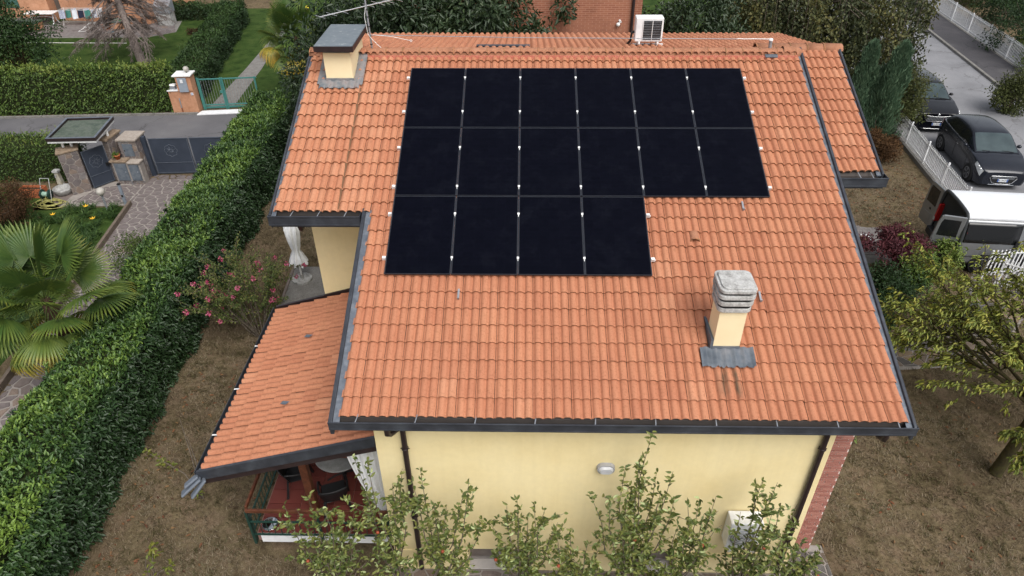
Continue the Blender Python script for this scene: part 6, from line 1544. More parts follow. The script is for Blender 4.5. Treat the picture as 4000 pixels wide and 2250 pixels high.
# ---- behind the house
fr, cc = crown_tree('fruit_tree', 'large dark glossy fruit tree with yellow fruit behind the ridge', (.6, 10.0, 0), (-.35, 9.0, 5.0), (3.7, 2.2, 2.6), 205, 150, .19, .36, L_['dark'], .2, M['barkdk'], .62, 3, tint=(.05, .9), droop=.5)
crown_tree('fruit_tree', 'dark glossy tree beside the fan palm behind the ridge chimney', (-4.2, 11.0, 0), (-4.0, 10.6, 4.0), (2.6, 2.2, 2.4), 90, 150, .18, .36, L_['dark'], .16, M['barkdk'], .6, 4, tint=(.05, .75), droop=.5)
r_ = random.Random(4)
FRM = plain('yellow_fruit', (.62, .52, .04), .5)
SPOT = ('nearest the aerial', 'nearest the brick house', 'lowest on the tree', 'highest on the tree', 'beside another by the brick house', 'in the middle of the crown')
for i, (u, v) in enumerate(((775, 17), (1128, 52), (1133, 48), (1382, 25), (1347, 27), (1395, 65), (1160, 5), (1066, 70))):
    p = px(u, v, 5.4); mb = MB(); mb.ball((p.x, p.y - .15, 5.4), .07, 10, 7, 1.1); o = mb.build('fruit', FRM, fr)
crown_tree('laurel_tree', 'dense dark laurel beside the brick house', (8.2, 12.6, 0), (8.2, 12.2, 3.2), (2.5, 1.7, 3.1), 130, 130, .17, .36, L_['dark'], .14, M['barkdk'], .6, 6, tint=(.1, .8))
# weeping beech: hanging curtains of leaves
wb = thing('weeping_tree', 'broad weeping tree with hanging olive green curtains of leaves', 'tree', (15.2, 17.6, 0))
segs = [([Vector((15.2, 17.6, 0)), Vector((15.1, 17.4, 2)), Vector((15.0, 17.2, 4.6))], [.28, .24, .18])]
g = np.random.default_rng(8); PP = []; r_ = random.Random(8)
for k in range(420):
    az = g.uniform(0, 2 * PI); rr = 4.5 * math.sqrt(g.uniform(.05, 1)); sx = 1.0
    x, y = 15.0 + rr * math.cos(az) * 1.05, 17.2 + rr * math.sin(az) * .75
    zt_ = 6.2 - .14 * rr ** 1.55 + g.normal() * .2; zb_ = max(.3, 1.2 - .25 * (rr - 3) + g.normal() * .5)
    if k % 5 == 0: segs.append(([Vector((15.0, 17.2, 4.5)), Vector(((15.0 + x) / 2, (17.2 + y) / 2, zt_ + .25)), Vector((x, y, zt_))], [.06, .04, .015]))
    n = 90; z = zt_ - (zt_ - zb_) * g.random(n) ** 1.1
    PP.append(np.stack([x + .10 * np.sin(z * 2 + k) + g.normal(size=n) * .14, y + g.normal(size=n) * .14, z], 1))
    if k % 3 == 0: segs.append(([Vector((x, y, zt_)), Vector((x + .05, y - .03, (zt_ + zb_) / 2)), Vector((x, y - .05, zb_))], [.012, .008, .004]))
wood('trunk', segs, M['bark'], wb)
P = np.concatenate(PP); n = len(P); D = unit(rng.normal(size=(n, 3)) * .6 - [0, 0, .8]); out = unit(P - [15.0, 17.2, 2.5])
N = unit(out + rng.normal(size=(n, 3)) * .6 + [0, 0, .4]); leaves('crown', P, D, N, .13 * (.7 + .6 * rng.random(n)), .09, np.clip(.12 + .55 * rng.random(n) + .18 * np.sin(P[:, 0] * 2.4 + P[:, 2] * 1.1), 0, 1), L_['olive'], wb)
# cypress / juniper spires
def spire(lab, base, h, r, lean, seed):
    t = thing('cypress', lab, 'tree', base, 'slim cypresses by the street fence'); g = np.random.default_rng(seed); n = 9000
    f = g.random(n) ** .8; az = g.random(n) * 2 * PI; prof = r * (np.minimum(1, f * 4 + .5)) * (1 - f) ** .55 * (1 + .28 * np.sin(az * 3 + f * 9 + seed) + .22 * np.sin(az * 5 - f * 21)); q = np.sqrt(.35 + .65 * g.random(n)) * (1 + .35 * np.maximum(0, np.sin(f * 23 + az * 2)) * g.random(n))
    c = np.array(base); P = np.stack([c[0] + lean[0] * f * h + prof * q * np.cos(az), c[1] + lean[1] * f * h + prof * q * np.sin(az), .1 + f * h], 1)
    D = unit(np.stack([np.cos(az) * .5, np.sin(az) * .5, np.full(n, 1.1)], 1) + g.normal(size=(n, 3)) * .22); N = unit(np.stack([np.cos(az), np.sin(az), np.full(n, .3)], 1) + g.normal(size=(n, 3)) * .4)
    leaves('crown', P, D, N, .20 * (.6 + .8 * g.random(n)), .03, np.clip(g.random(n) * .8 + .1, 0, 1), L_['cypress'], t, slim=True)
    mb = MB(); mb.tube([base, (base[0] + lean[0] * h * .5, base[1], h * .5)], [.07, .03], 7); mb.build('trunk', M['bark'], t)
spire('tall blue-green cypress spire beside the roof edge', (16.55, 12.7, 0), 3.95, .75, (.09, 0), 21)
spire('darker slim cypress spire left of the tall one', (15.7, 13.0, 0), 3.9, .6, (.04, 0), 22)
crown_tree('crape_myrtle', 'rusty green spreading tree over the black car', (18.05, 14.3, 0), (18.05, 14.1, 1.6), (1.0, 1.2, 1.15), 70, 110, .085, .45, L_['rusty'], .07, None, .38, 12, tint=(.1, .95), cat='tree')
crown_tree('dry_bush', 'brown half-dried bush at the foot of the white fence', (16.3, 11.4, 0), (16.3, 11.3, .55), (.85, .8, .5), 60, 120, .075, .45, L_['brown'], .03, None, .26, 13, tint=(.05, .9), cat='bush')
# cherry: umbrella of limbs, drooping leaf whorls
ch_ = thing('cherry_tree', 'spreading cherry tree with drooping yellow-green leaves on the dry lawn', 'tree', (12.75, -4.45, 0))
segs = [([Vector((12.75, -4.45, 0)), Vector((12.95, -4.30, .8)), Vector((13.25, -4.0, 1.7))], [.135, .115, .09])]; tips = []
r_ = random.Random(31)
for k, (dx, dy, dz, L) in enumerate(((-.35, -.5, .1, .9), (-.9, .9, .75, 1.9), (-.5, 1.3, .55, 2.5), (0, 1.0, .9, 2.0), (.6, .8, .9, 2.0), (-.3, .3, 1.0, 1.5), (.4, -.1, .9, 1.6), (.7, .3, .9, 1.7), (-.95, 1.0, .42, 2.1), (-.4, 1.2, .30, 2.4), (.2, 1.2, .36, 2.6), (-.6, .9, .2, 2.0), (1, .4, .5, 2.2), (.9, -.6, .5, 2.0), (-.2, -.9, .5, 1.3), (.5, 1.0, .6, 2.0), (-.35, 1.1, .75, 1.9), (1.0, 1.0, .35, 2.3), (-.75, .35, .35, 1.4))):
    grow((13.2, -4.1, 1.5 + .03 * k), (dx, dy, dz), L, .045, 2, segs, tips, r_, .45, 5, -.05, .62, .10)
wood('trunk', [s for s in segs], M['barkdk'], ch_, 7, .005)
P, D0 = along(segs, 8, .04); tp = np.array([tuple(p) for p, d in tips]); td = np.array([tuple(d) for p, d in tips]); P = np.concatenate([P, np.repeat(tp, 3, 0)]); D0 = np.concatenate([D0, np.repeat(td, 3, 0)])
keep = rng.random(len(P)) < .62; P, D0 = P[keep], D0[keep]
rep = 4; P2 = np.repeat(P, rep, 0) + rng.normal(size=(len(P) * rep, 3)) * .03; hd = rdir(len(P2)); hd[:, 2] = 0; hd = unit(hd)
D2 = unit(hd * .8 + np.repeat(D0, rep, 0) * .6 - [0, 0, .45]); N2 = unit(np.array([0, 0, 1.0]) + hd * .5 + rng.normal(size=P2.shape) * .25)
leaves('crown', P2, D2, N2, .11 * (.6 + .7 * rng.random(len(P2))), .036, np.clip(rng.random(len(P2)) * .75 + .1, 0, 1), L_['cherry'], ch_, fold=.3, curl=.3)
crown_tree('japanese_maple', 'dark red japanese maple by the garden path', (13.75, 3.6, 0), (13.7, 3.4, .95), (.95, .8, .38), 60, 130, .07, .6, L_['maple'], .035, M['barkdk'], .25, 14, flat=.6, tint=(.05, .95))
crown_tree('shrub', 'light green leafy shrub between the red maple and the van', (14.95, 3.3, 0), (14.95, 3.3, .65), (.55, .5, .55), 34, 90, .085, .45, L_['hedge'], .03, None, .2, 15, cat='shrub', tint=(.4, 1))
crown_tree('shrub', 'dark evergreen shrub under the cherry branches by the roof edge', (12.3, 1.7, 0), (12.4, 1.6, .6), (1.3, .9, .65), 60, 110, .08, .45, L_['hedgedk'], .04, None, .3, 16, cat='shrub')
crown_tree('shrub', 'mid green shrub behind the red maple trunk', (13.9, 2.55, 0), (13.9, 2.5, .6), (.7, .5, .55), 34, 90, .085, .45, L_['hedge'], .03, None, .22, 26, cat='shrub')
crown_tree('ivy_mound', 'rounded ivy mound at the edge of the stone path', (11.7, .75, 0), (11.7, .72, .38), (.75, .55, .38), 50, 110, .075, .8, L_['hedgedk'], .03, None, .2, 17, cat='shrub', tint=(.3, 1))
crown_tree('silver_shrub', 'silvery grey shrub beside the stone path under the cherry tree', (14.6, 1.0, 0), (14.6, 1.0, .3), (.6, .5, .28), 34, 80, .06, .4, L_['silver'], .02, None, .18, 18, cat='shrub')
crown_tree('shrub', 'small bright green shrub at the back corner of the brick pier', (9.75, -3.3, 0), (9.75, -3.3, .28), (.4, .4, .28), 18, 70, .09, .4, L_['hedge'], .02, None, .16, 19, cat='shrub', tint=(.5, 1))
crown_tree('shrub', 'bright green shrub below the lower right roof strip', (10.4, -.5 + 2.2, 0), (10.4, 1.75, .6), (.5, .5, .6), 24, 80, .09, .4, L_['hedge'], .02, None, .2, 20, cat='shrub', tint=(.4, 1))
# ---- across the street
for k, (u, v, z, r, lab, ml, lf) in enumerate(((2470, 15, 1.2, 2.2, 'dark shrub mass behind the far white fence', 'hedgedk', .12), (2540, 70, 1.6, 2.3, 'tall dark shrub at the end of the far white fence', 'hedgedk', .12), (2560, 150, .9, 1.1, 'lime yellow shrub behind the far white fence', 'lime', .10), (2530, 118, .7, .9, 'small lime green bush behind the far fence', 'lime', .10), (2556, 235, .9, 1.0, 'olive bush spilling over the end of the far white fence', 'rusty', .10), (2400, -20, 1.0, 1.6, 'reddish brown shrub behind the far fence', 'rusty', .11))):
    p = px(u, v, z); 
    if k < 4 or k == 5: p = p + Vector((1.9, .5, 0))
    crown_tree('street_shrub', lab, (p.x, p.y, .005), (p.x, p.y, z), (r, r * .8, z), 60, 80, lf, .5, L_[ml], .05, None, .35 * r ** .5, 60 + k, cat='shrub')
# ---- pink crape myrtle between hedge and house
cm = thing('crape_myrtle', 'pink flowering crape myrtle beside the laurel hedge', 'shrub', (-4.9, 0.1, 0))
segs = []; tips = []; r_ = random.Random(41)
for k in range(11):
    a = k * 2.4; grow((-4.9 + .1 * math.cos(a), .1 + .1 * math.sin(a), 0), (math.cos(a) * .50 - .22, math.sin(a) * .55 + .12, 1.0), 1.3, .022, 2, segs, tips, r_, .42, 4, .02, .68, .10)
wood('stems', segs, M['bark'], cm, 5)
P, D0 = along(segs, 34, .016); n = len(P); D2 = unit(rdir(n) + D0 * .5); leaves('foliage', P + rng.normal(size=(n, 3)) * .03, D2, unit(rdir(n) * .6 + [0, 0, 1]), .065, .034, np.clip(rng.random(n) * .9, 0, 1), L_['myrtle'], cm)
tp = np.array([tuple(p) for p, d in tips]); tp = tp[rng.random(len(tp)) < .24]
P, D, N = clumps(tp, np.full(len(tp), .065), 26, .3); leaves('blossom', P, D, N, .04, .036, rng.random(len(P)), L_['pink'], cm)
L_['sapling'] = leafmat('sapling_leaves', [(.06, .085, .012), (.11, .14, .02), (.19, .19, .03)], .5, .35)
# ---- saplings on the left lawn
def sapling(lab, base, shoots, leaf_n, seed, mat_, L=.11):
    t = thing('sapling', lab, 'tree', base, 'young saplings on the dry lawn'); r_ = random.Random(seed); segs = []; lp = []; ld = []
    for (dx, dy, h, leafy) in shoots:
        b0 = Vector(base); e = b0 + Vector((dx, dy, h)); m_ = (b0 + e) / 2 + Vector((r_.gauss(0, .06) - dx * .25, r_.gauss(0, .06), .1)); segs.append(([b0, m_, e], [.022, .014, .005]))
        for k in range(int(leaf_n * leafy)):
            f = r_.uniform(.62, 1.02); p = m_ + (e - m_) * ((f - .5) * 2) if f > .5 else b0; lp.append(tuple(p + Vector((r_.gauss(0, .04), r_.gauss(0, .04), r_.gauss(0, .04))))); ld.append((r_.gauss(0, 1), r_.gauss(0, 1), r_.gauss(-.2, .5)))
    wood('stems', segs, M['bark'], t, 5)
    n = len(lp); leaves('foliage', np.array(lp), np.array(ld), unit(rdir(n) * .6 + [0, 0, 1]), L, L * .5, np.clip(rng.random(n) * .6 + .35, 0, 1), mat_, t)
sapling('bare sapling with one leafy side branch beside the veranda gutter', (-4.42, -5.35, 0), ((-.05, .35, 1.55, .0), (-.16, .5, 1.9, .0), (-.95, .25, 1.15, 1.0), (.05, -.1, .35, .35)), 46, 3, L_['sapling'], .09)
sapling('thin sapling with a leafy top on the dry lawn near the terrace', (-4.5, -7.45, 0), ((.2, .2, 1.15, 1.0), (.4, .15, .6, .5), (-.05, .2, .8, .0), (.02, .1, .75, .2)), 44, 4, L_['sapling'], .09)
# ---- row of young apple trees in front of the wall
def apple(lab, bx, by, shoots, seed, dense):
    t = thing('apple_tree', lab, 'tree', (bx, by, 0), 'young apple trees along the front wall'); r_ = random.Random(seed); segs = []; LP = []; LD = []
    segs.append(([Vector((bx, by, 0)), Vector((bx + .02, by, .5)), Vector((bx, by, .9))], [.045, .04, .034]))
    for (tx, tz) in shoots:
        b0 = Vector((bx + r_.gauss(0, .05), by, r_.uniform(.5, .9))); e = Vector((tx, by + r_.uniform(-.15, .22), tz)); m_ = b0 + (e - b0) * .45 + Vector(((tx - bx) * .22, r_.gauss(0, .05), -.05)); path = [b0, b0 + (m_ - b0) * .5 + Vector((r_.gauss(0, .03), 0, 0)), m_, m_ + (e - m_) * .5 + Vector((r_.gauss(0, .04), 0, .03)), e]
        segs.append((path, [.016, .013, .010, .007, .003]))
        nl = int((e - b0).length * 19)
        for k in range(nl):
            f = r_.uniform(.22, 1.0); q = f * 4; i = min(int(q), 3); p = path[i] + (path[i + 1] - path[i]) * (q - i); a = r_.uniform(0, 2 * PI)
            LP.append(tuple(p)); LD.append((math.cos(a), math.sin(a), r_.uniform(-.1, .9)))
        for k in range(int(2 + dense * 3)):                  # side twigs
            f = r_.uniform(.15, .85); q = f * 4; i = min(int(q), 3); p = path[i] + (path[i + 1] - path[i]) * (q - i)
            d = Vector((r_.gauss(0, 1), r_.gauss(0, .5), r_.uniform(.2, 1.1))).normalized(); L = r_.uniform(.2, .5); e2 = p + d * L
            segs.append(([p, p + d * L * .5 + Vector((r_.gauss(0, .02), 0, .02)), e2], [.006, .005, .002]))
            for j in range(int(L * 36)):
                f2 = r_.uniform(.1, 1); a = r_.uniform(0, 2 * PI); LP.append(tuple(p + d * L * f2)); LD.append((math.cos(a), math.sin(a), r_.uniform(-.2, .9)))
    for k in range(int(12 * dense)):                          # dense low growth
        d = Vector((r_.gauss(0, .8), r_.gauss(0, .55), r_.uniform(.1, .9))).normalized(); L = r_.uniform(.35, .85); p = Vector((bx + r_.gauss(0, .12), by + r_.gauss(0, .05), r_.uniform(.45, .95))); e2 = p + d * L
        segs.append(([p, p + d * L * .5 + Vector((r_.gauss(0, .04), r_.gauss(0, .04), .03)), e2], [.010, .007, .003]))
        for j in range(int(L * 26)):
            f2 = r_.uniform(.3, 1); a = r_.uniform(0, 2 * PI); LP.append(tuple(p + d * L * f2)); LD.append((math.cos(a), math.sin(a), r_.uniform(-.3, .8)))
    wood('stems', segs, M['bark'], t, 5)
    P = np.array(LP); D = unit(np.array(LD)); n = len(P); N = unit(rdir(n) * .7 + [0, -.3, .8]); ti = np.clip(rng.random(n) * .72, 0, 1); ti[rng.random(n) < .07] = 1
    leaves('foliage', P + rng.normal(size=(n, 3)) * .012, D, N, .095 * (.65 + .6 * rng.random(n)), .044, ti, L_['apple'], t, fold=.3, curl=.25)
    for k in range(1):
        x, z = r_.choice(shoots); mb = MB(); mb.ball((bx + (x - bx) * .5 + r_.gauss(0, .1), by - .05, .9 + (z - .9) * .45), .032, 8, 5); mb.build('apple', plain('red_apple', (.30, .06, .025), .5) if 'red_apple' not in bpy.data.materials else bpy.data.materials['red_apple'], t)
Y = -7.62
apple('young apple tree in front of the terrace railing', -.95, Y - .1, ((-1.21, 3.0), (-.99, 3.25), (-1.49, 2.8), (-.6, 2.9), (-.75, 3.1), (-1.3, 2.3), (-.4, 2.5)), 1, 1.6)
apple('tall young apple tree in front of the white curtain', .15, Y, ((.07, 4.12), (-.25, 3.85), (.30, 3.2), (-.1, 3.3), (.55, 3.8), (.45, 3.5)), 2, 1.3)
apple('young apple tree beside the left downpipe', .95, Y, ((.81, 3.75), (.98, 3.0), (1.56, 3.45), (1.45, 3.05), (1.15, 2.7), (.62, 3.3), (1.7, 2.5)), 3, 1.6)
apple('low apple tree in front of the left cellar window', 2.35, Y, ((2.32, 3.2), (2.77, 3.0), (2.99, 2.45), (2.15, 2.9), (2.6, 2.75), (1.95, 2.2), (2.5, 2.4)), 4, 1.5)
apple('tallest bushy apple tree in the middle of the front wall', 4.35, Y, ((4.35, 4.45), (3.96, 4.0), (4.67, 3.95), (4.2, 4.0), (4.05, 3.5), (4.5, 3.6), (4.8, 3.3), (3.77, 3.2), (3.48, 3.2), (4.15, 3.2), (4.62, 3.1)), 5, 1.4)
apple('apple tree leaning towards the low air conditioner', 5.15, Y, ((5.44, 3.3), (5.25, 3.0), (5.05, 3.05), (5.35, 2.7), (4.95, 2.5), (5.6, 2.3)), 6, 1.3)
apple('young apple tree in front of the low air conditioner', 6.25, Y, ((6.28, 3.72), (6.13, 3.3), (6.45, 3.2), (6.79, 3.0), (6.0, 2.6), (6.6, 2.4), (6.35, 3.0)), 7, 1.5)
apple('low apple shrub between the bushy apple tree and the left cellar window', 3.3, Y - .1, ((3.2, 2.2), (3.5, 2.1), (3.0, 2.0), (3.7, 1.9)), 8, 1.2)
apple('low apple shrub beside the right downpipe', 7.1, Y, ((7.2, 1.9), (7.4, 1.6), (6.95, 1.8), (7.6, 1.4)), 9, 1.0)

# ---------------------------------------------------------------- across the lane: orange gate pillar
op = thing('gate_pillar', 'orange rendered gate pillar with a white capstone and grey meter door', 'pillar', (-13.0, 16.2, 0))
M['orange'] = surf('orange_render', [(.43, .215, .125), (.50, .26, .155), (.54, .29, .18)], 2.5, .92, .15, 120, .15, fine=(10, .1))
mb = MB(); mb.prism([(-13.75, 15.84), (-12.62, 15.95), (-12.66, 16.45), (-13.79, 16.34)], 0, 1.05); mb.build('low_wall', M['orange'], op)
mb = MB(); mb.prism([(-13.27, 15.835), (-12.62, 15.90), (-12.66, 16.44), (-13.30, 16.39)], 1.051, 1.72); mb.build('shaft', M['orange'], op)
mb = MB(); mb.prism([(-13.78, 15.80), (-13.275, 15.85), (-13.31, 16.38), (-13.82, 16.36)], 1.051, 1.085); mb.build('ledge', M['white'], op)
mb = MB(); mb.prism([(-13.36, 15.76), (-12.55, 15.83), (-12.58, 16.52), (-13.40, 16.46)], 1.721, 1.78); cp = mb.build('capstone', M['whitep'], op, bevel=.012)
mb = MB(); mb.prism([(-13.18, 15.80), (-12.79, 15.84), (-12.79, 15.865), (-13.18, 15.825)], 1.02, 1.66); md = mb.build('meter_door', plain('grey_meter_door', (.27, .31, .36), .5), op)
mb = MB(); mb.prism([(-13.05, 15.793), (-12.93, 15.806), (-12.93, 15.812), (-13.05, 15.799)], 1.44, 1.60); mb.build('notice', M['white'], md)
mb = MB(); mb.prism([(-12.77, 15.905), (-12.66, 15.916), (-12.66, 15.928), (-12.77, 15.917)], .84, .96); hn = mb.build('house_number', M['plate'], op)
text_mesh('21', .085, basis((-12.715, 15.905, .90), (.995, .1, 0), (0, 0, 1), (.1, -.995, 0)), M['plateblue'], hn, 'number_lettering')
mb = MB(); mb.tube([(-13.33, 15.86, .72), (-13.33, 15.84, .70), (-13.33, 15.84, .28)], .022, 6); pp = mb.build('pipe', M['galv'], op); mb = MB(); mb.tube([(-13.33, 15.84, .279), (-13.33, 15.84, .0)], .022, 6); mb.build('rusty_pipe_end', plain('rust', (.22, .07, .03), .9), pp)
gp = thing('globe_lamp', 'clouded globe lamp standing on the white capstone of the orange pillar', 'lamp', (-12.85, 16.25, 1.781)); mb = MB(); mb.lathe([(.05, 1.781), (.05, 1.83)], (-12.85, 16.25, 0), 10); mb.build('collar', M['black'], gp); mb = MB(); mb.ball((-12.85, 16.25, 1.93), .125, 16, 10); mb.build('globe', bpy.data.materials['clouded_globe'], gp)
mbx = thing('mailbox', 'small dark mailbox with a white lid on the ledge of the orange pillar', 'mailbox', (-13.55, 16.05, 1.086)); mb = MB(); mb.box(-13.66, -13.44, 15.95, 16.12, 1.086, 1.25); mb.build('body', M['galv'], mbx); mb = MB(); mb.hexa([(-13.68, 15.93, 1.251), (-13.42, 15.93, 1.251), (-13.42, 16.14, 1.251), (-13.68, 16.14, 1.251), (-13.68, 16.0, 1.31), (-13.42, 16.0, 1.31), (-13.42, 16.14, 1.31), (-13.68, 16.14, 1.31)]); mb.build('lid', M['whitep'], mbx)
gg = thing('garden_gate', 'teal green barred gate beside the orange pillar', 'gate', (-12.5, 16.35, .08))
A_, B_ = Vector((-12.52, 16.32, 0)), Vector((-9.9, 16.62, 0)); dG = (B_ - A_); LG = dG.length; dG.normalize(); up = Vector((0, 0, 1))
for z, h_ in ((1.42, .05), (.22, .05), (.10, .08)):
    mb = MB(); mb.bar(A_ + up * z, B_ + up * z, .05, h_); mb.build('rail', M['teal'], gg)
for f in (.0, .06, 1.02, 1.10, 2.55):
    p = A_ + dG * f; mb = MB(); mb.bar(p + up * .0, p + up * (1.47 if f else 1.5), .06, .06, dG); mb.build('post', M['teal'], gg)
for k in range(21):
    f = .14 + k * .118
    if abs(f - 1.06) < .07: continue
    p = A_ + dG * f; mb = MB(); mb.tube([p + up * .245, p + up * 1.40], .008, 5, False); mb.build('bar', M['galv'], gg)
mb = MB(); mb.obox(A_ + dG * .96 + up * .82, dG * .06, Vector((0, .03, 0)), up * .06); mb.build('lock_box', M['teal'], gg)
mb = MB(); mb.prism([(-12.62, 15.62), (-9.8, 15.95), (-9.85, 16.38), (-12.55, 16.06)], .0, .055); o = mb.build('doorstep', M['white'], loc=(-11.2, 16, 0), bevel=.01); tag(o, 'white painted doorstep slab in front of the green gate', 'step')
sheet('border_line', [(-27.4, 26.46), (-20.9, 26.36), (-20.9, 26.44), (-27.4, 26.54)], .012, M['whitep'])
# ---- patio, orange house, garden furniture
pat = sheet('patio_paving', [(-36, 27.2), (-20.2, 27.5), (-18.9, 28.6), (-19.5, 31.0), (-36, 31.2)], .010, M['kerb'])
pb_ = MB(); pb_.box(.01, .47, .01, .29, 0, .014); pb_ = pb_.build('patio_tile', M['porph'][2]); pm1 = pb_.data; bpy.data.objects.remove(pb_)
pb_ = MB(); pb_.box(.01, .47, .01, .29, 0, .014); pb_ = pb_.build('patio_tile', M['porph'][4]); pm2 = pb_.data; bpy.data.objects.remove(pb_); n_ = 0
cz, sz = math.cos(.55), math.sin(.55)
for i in range(-20, 40):
    for j in range(-20, 40):
        lx, ly = i * .48 + (j % 2) * .24, j * .30; x, y = -27 + lx * cz - ly * sz, 27.3 + lx * sz + ly * cz
        if -28.6 < x < -20.4 and 27.42 < y < 30.2 and n_ < 298:
            inst('patio_tile', rnd.choice((pm1, pm1, pm2)), pat, Matrix.Translation((x, y, .011)) @ Matrix.Rotation(.55, 4, 'Z')); n_ += 1
stone_pieces(crazy([(-20.3, 27.5), (-18.95, 28.6), (-19.6, 30.2), (-20.4, 29.9)], .3, .03, 71), lambda x, y, h: (x, y, .011 + h), .014, M['porph'], pat, 'paving_stone', 11)
oh = thing('orange_house', 'orange rendered house beyond the lawn with a paved patio', 'house', (-26, 34, 0))
mb = MB(); mb.box(-36, -27.6, 30.75, 36, 0, 6.5); mb.build('wall', M['orange'], oh)
mb = MB(); mb.prism([(-27.1, 31.2), (-22.4, 30.55), (-21.2, 30.2), (-20.6, 31.0), (-20.6, 36), (-27.1, 36)], 0, 6.5); mb.build('wall', M['orange'], oh)
mb = MB(); mb.box(-27.59, -27.11, 31.5, 36, 0, 6.5); mb.build('recess', plain('grey_recess', (.12, .10, .085), .9), oh)
mb = MB(); mb.box(-37, -20, 30.2, 37, 6.51, 6.7); mb.build('roof', M['cap'], oh)
mb = MB(); mb.box(-36, -27.58, 30.73, 30.749, 0, .3); mb.build('plinth', M['porph'][1], oh)
mb = MB(); mb.box(-30.2, -29.4, 30.70, 30.74, .9, 2.3); wd_ = mb.build('shutter', plain('green_shutter', (.05, .12, .10), .6), oh)
wt = thing('garden_table', 'white rectangular plastic table on the patio of the orange house', 'table', (-27.9, 30.2, .025))
mb = MB(); mb.box(-28.75, -26.95, 29.85, 30.65, .72, .76); mb.build('table_top', M['white'], wt, bevel=.01)
for sx in (-28.55, -27.15):
    for s_ in (-1, 1):
        mb = MB(); mb.tube([(sx, 30.25, .70), (sx, 30.25 + s_ * .12, .5), (sx, 30.25 + s_ * .16, .3), (sx, 30.25 + s_ * .34, .03)], .035, 6); mb.build('leg', M['white'], wt)
mb = MB(); mb.tube([(-28.55, 30.25, .42), (-28.0, 30.25, .5), (-27.6, 30.25, .5), (-27.15, 30.25, .42)], .02, 5); mb.build('brace', M['white'], wt)
def planter(lab, x0, x1, y0, y1, h, loc):
    t = thing('brick_planter', lab, 'planter', loc)
    mb = MB(); mb.box(x0, x1, y0, y1, .15, h); mb.build('body', M['orange'], t); mb = MB(); mb.box(x0 - .02, x1 + .02, y0 - .02, y1 + .02, .012, .149); mb.build('plinth', M['porph'][1], t)
    mb = MB(); mb.box(x0 - .05, x1 + .05, y0 - .05, y1 + .05, h + .001, h + .06); mb.build('coping', surf('green_slate', [(.06, .085, .075), (.10, .125, .11)], 5, .8), t)
    return t
planter('orange brick planter with a slate coping at the corner of the patio', -29.6, -27.3, 28.55, 29.2, .52, (-28.4, 28.8, .012))
p2 = planter('small orange brick bench with a green mat near the dead tree', -22.95, -21.85, 28.75, 29.5, .52, (-22.4, 29.1, .012)); mb = MB(); mb.box(-22.7, -22.1, 28.95, 29.35, .581, .59); mb.build('mat', plain('green_mat', (.04, .14, .05), .9), p2)
tp_ = thing('planter_trough', 'terracotta trough with a small plant beside the brick bench', 'planter', (-23.2, 29.1, .025)); mb = MB(); mb.hexa([(-23.5, 28.95, .025), (-22.99, 28.95, .025), (-22.99, 29.3, .025), (-23.5, 29.3, .025), (-23.56, 28.9, .36), (-22.98, 28.9, .36), (-22.98, 29.35, .36), (-23.56, 29.35, .36)]); mb.build('trough', M['terra'], tp_); P, D, N = clumps([(-23.3, 29.1, .42)], [.2], 90); leaves('foliage', P, D, N, .08, .03, rng.random(90), L_['myrtle'], tp_)
pt = thing('flower_pot', 'small terracotta pot standing behind the brick bench', 'flower pot', (-22.2, 30.0, .025)); mb = MB(); mb.lathe([(.001, .025), (.12, .025), (.17, .28), (.19, .28), (.19, .33), (.15, .33), (.001, .29)], (-22.2, 30.0, 0), 14); mb.build('pot', M['terra'], pt); P, D, N = clumps([(-22.2, 30, .42)], [.14], 60); leaves('foliage', P, D, N, .08, .05, rng.random(60), L_['hedge'], pt)
bk = thing('bucket', 'green plastic bucket on the patio corner', 'bucket', (-20.9, 28.8, .03)); mb = MB(); mb.lathe([(.001, .03), (.12, .03), (.17, .3), (.18, .3), (.15, .29), (.11, .06), (.001, .06)], (-20.9, 28.8, 0), 14); mb.build('pail', plain('green_plastic', (.02, .25, .11), .5), bk)
oven = thing('garden_oven', 'grey stone barbecue oven against the orange house', 'barbecue', (-20.1, 30.3, .02)); mb = MB(); mb.box(-20.55, -19.65, 29.95, 30.6, .02, .75); mb.build('base', M['concrete'], oven); mb = MB(); mb.prism([(-20.6, 29.9), (-19.6, 29.9), (-19.6, 30.65), (-20.6, 30.65)], .751, lambda x, y: 1.15 + (.35 if y > 30.3 else 0)); mb.build('hood', M['galv'], oven)
ar = thing('drying_rack', 'folding drying rack hung with striped laundry in front of the orange house', 'drying rack', (-25.3, 30.2, .025))
for sx in (-26.5, -24.1):
    mb = MB(); mb.tube([(sx, 29.9, .03), (sx, 30.5, .95)], .012, 5); mb.tube([(sx, 30.5, .03), (sx, 29.9, .95)], .012, 5); mb.build('leg', M['whitep'], ar)
for k in range(5):
    y = 29.9 + k * .15; mb = MB(); mb.tube([(-26.6, y, .95), (-24.0, y, .95)], .006, 5); mb.build('line', M['whitep'], ar)
def stripes(name, a, b_, sc_):
    m, n, l, b = new_mat(name); wv = n.new('ShaderNodeTexWave'); wv.inputs['Scale'].default_value = sc_; wv.inputs['Distortion'].default_value = 1.5; g_ = n.new('ShaderNodeNewGeometry'); l.new(g_.outputs['Position'], wv.inputs['Vector']); rr = ramp(n, [a, b_], [.45, .55]); l.new(wv.outputs['Fac'], rr.inputs['Fac']); l.new(rr.outputs['Color'], b.inputs['Base Color']); b.inputs['Roughness'].default_value = .9; return m
LM = [stripes('striped_cloth', (.60, .62, .66), (.05, .08, .2), 6), plain('green_cloth', (.05, .18, .15), .9), stripes('checked_cloth', (.65, .66, .68), (.12, .16, .28), 4), plain('white_cloth', (.62, .64, .68), .9), plain('navy_cloth', (.02, .025, .05), .9)]
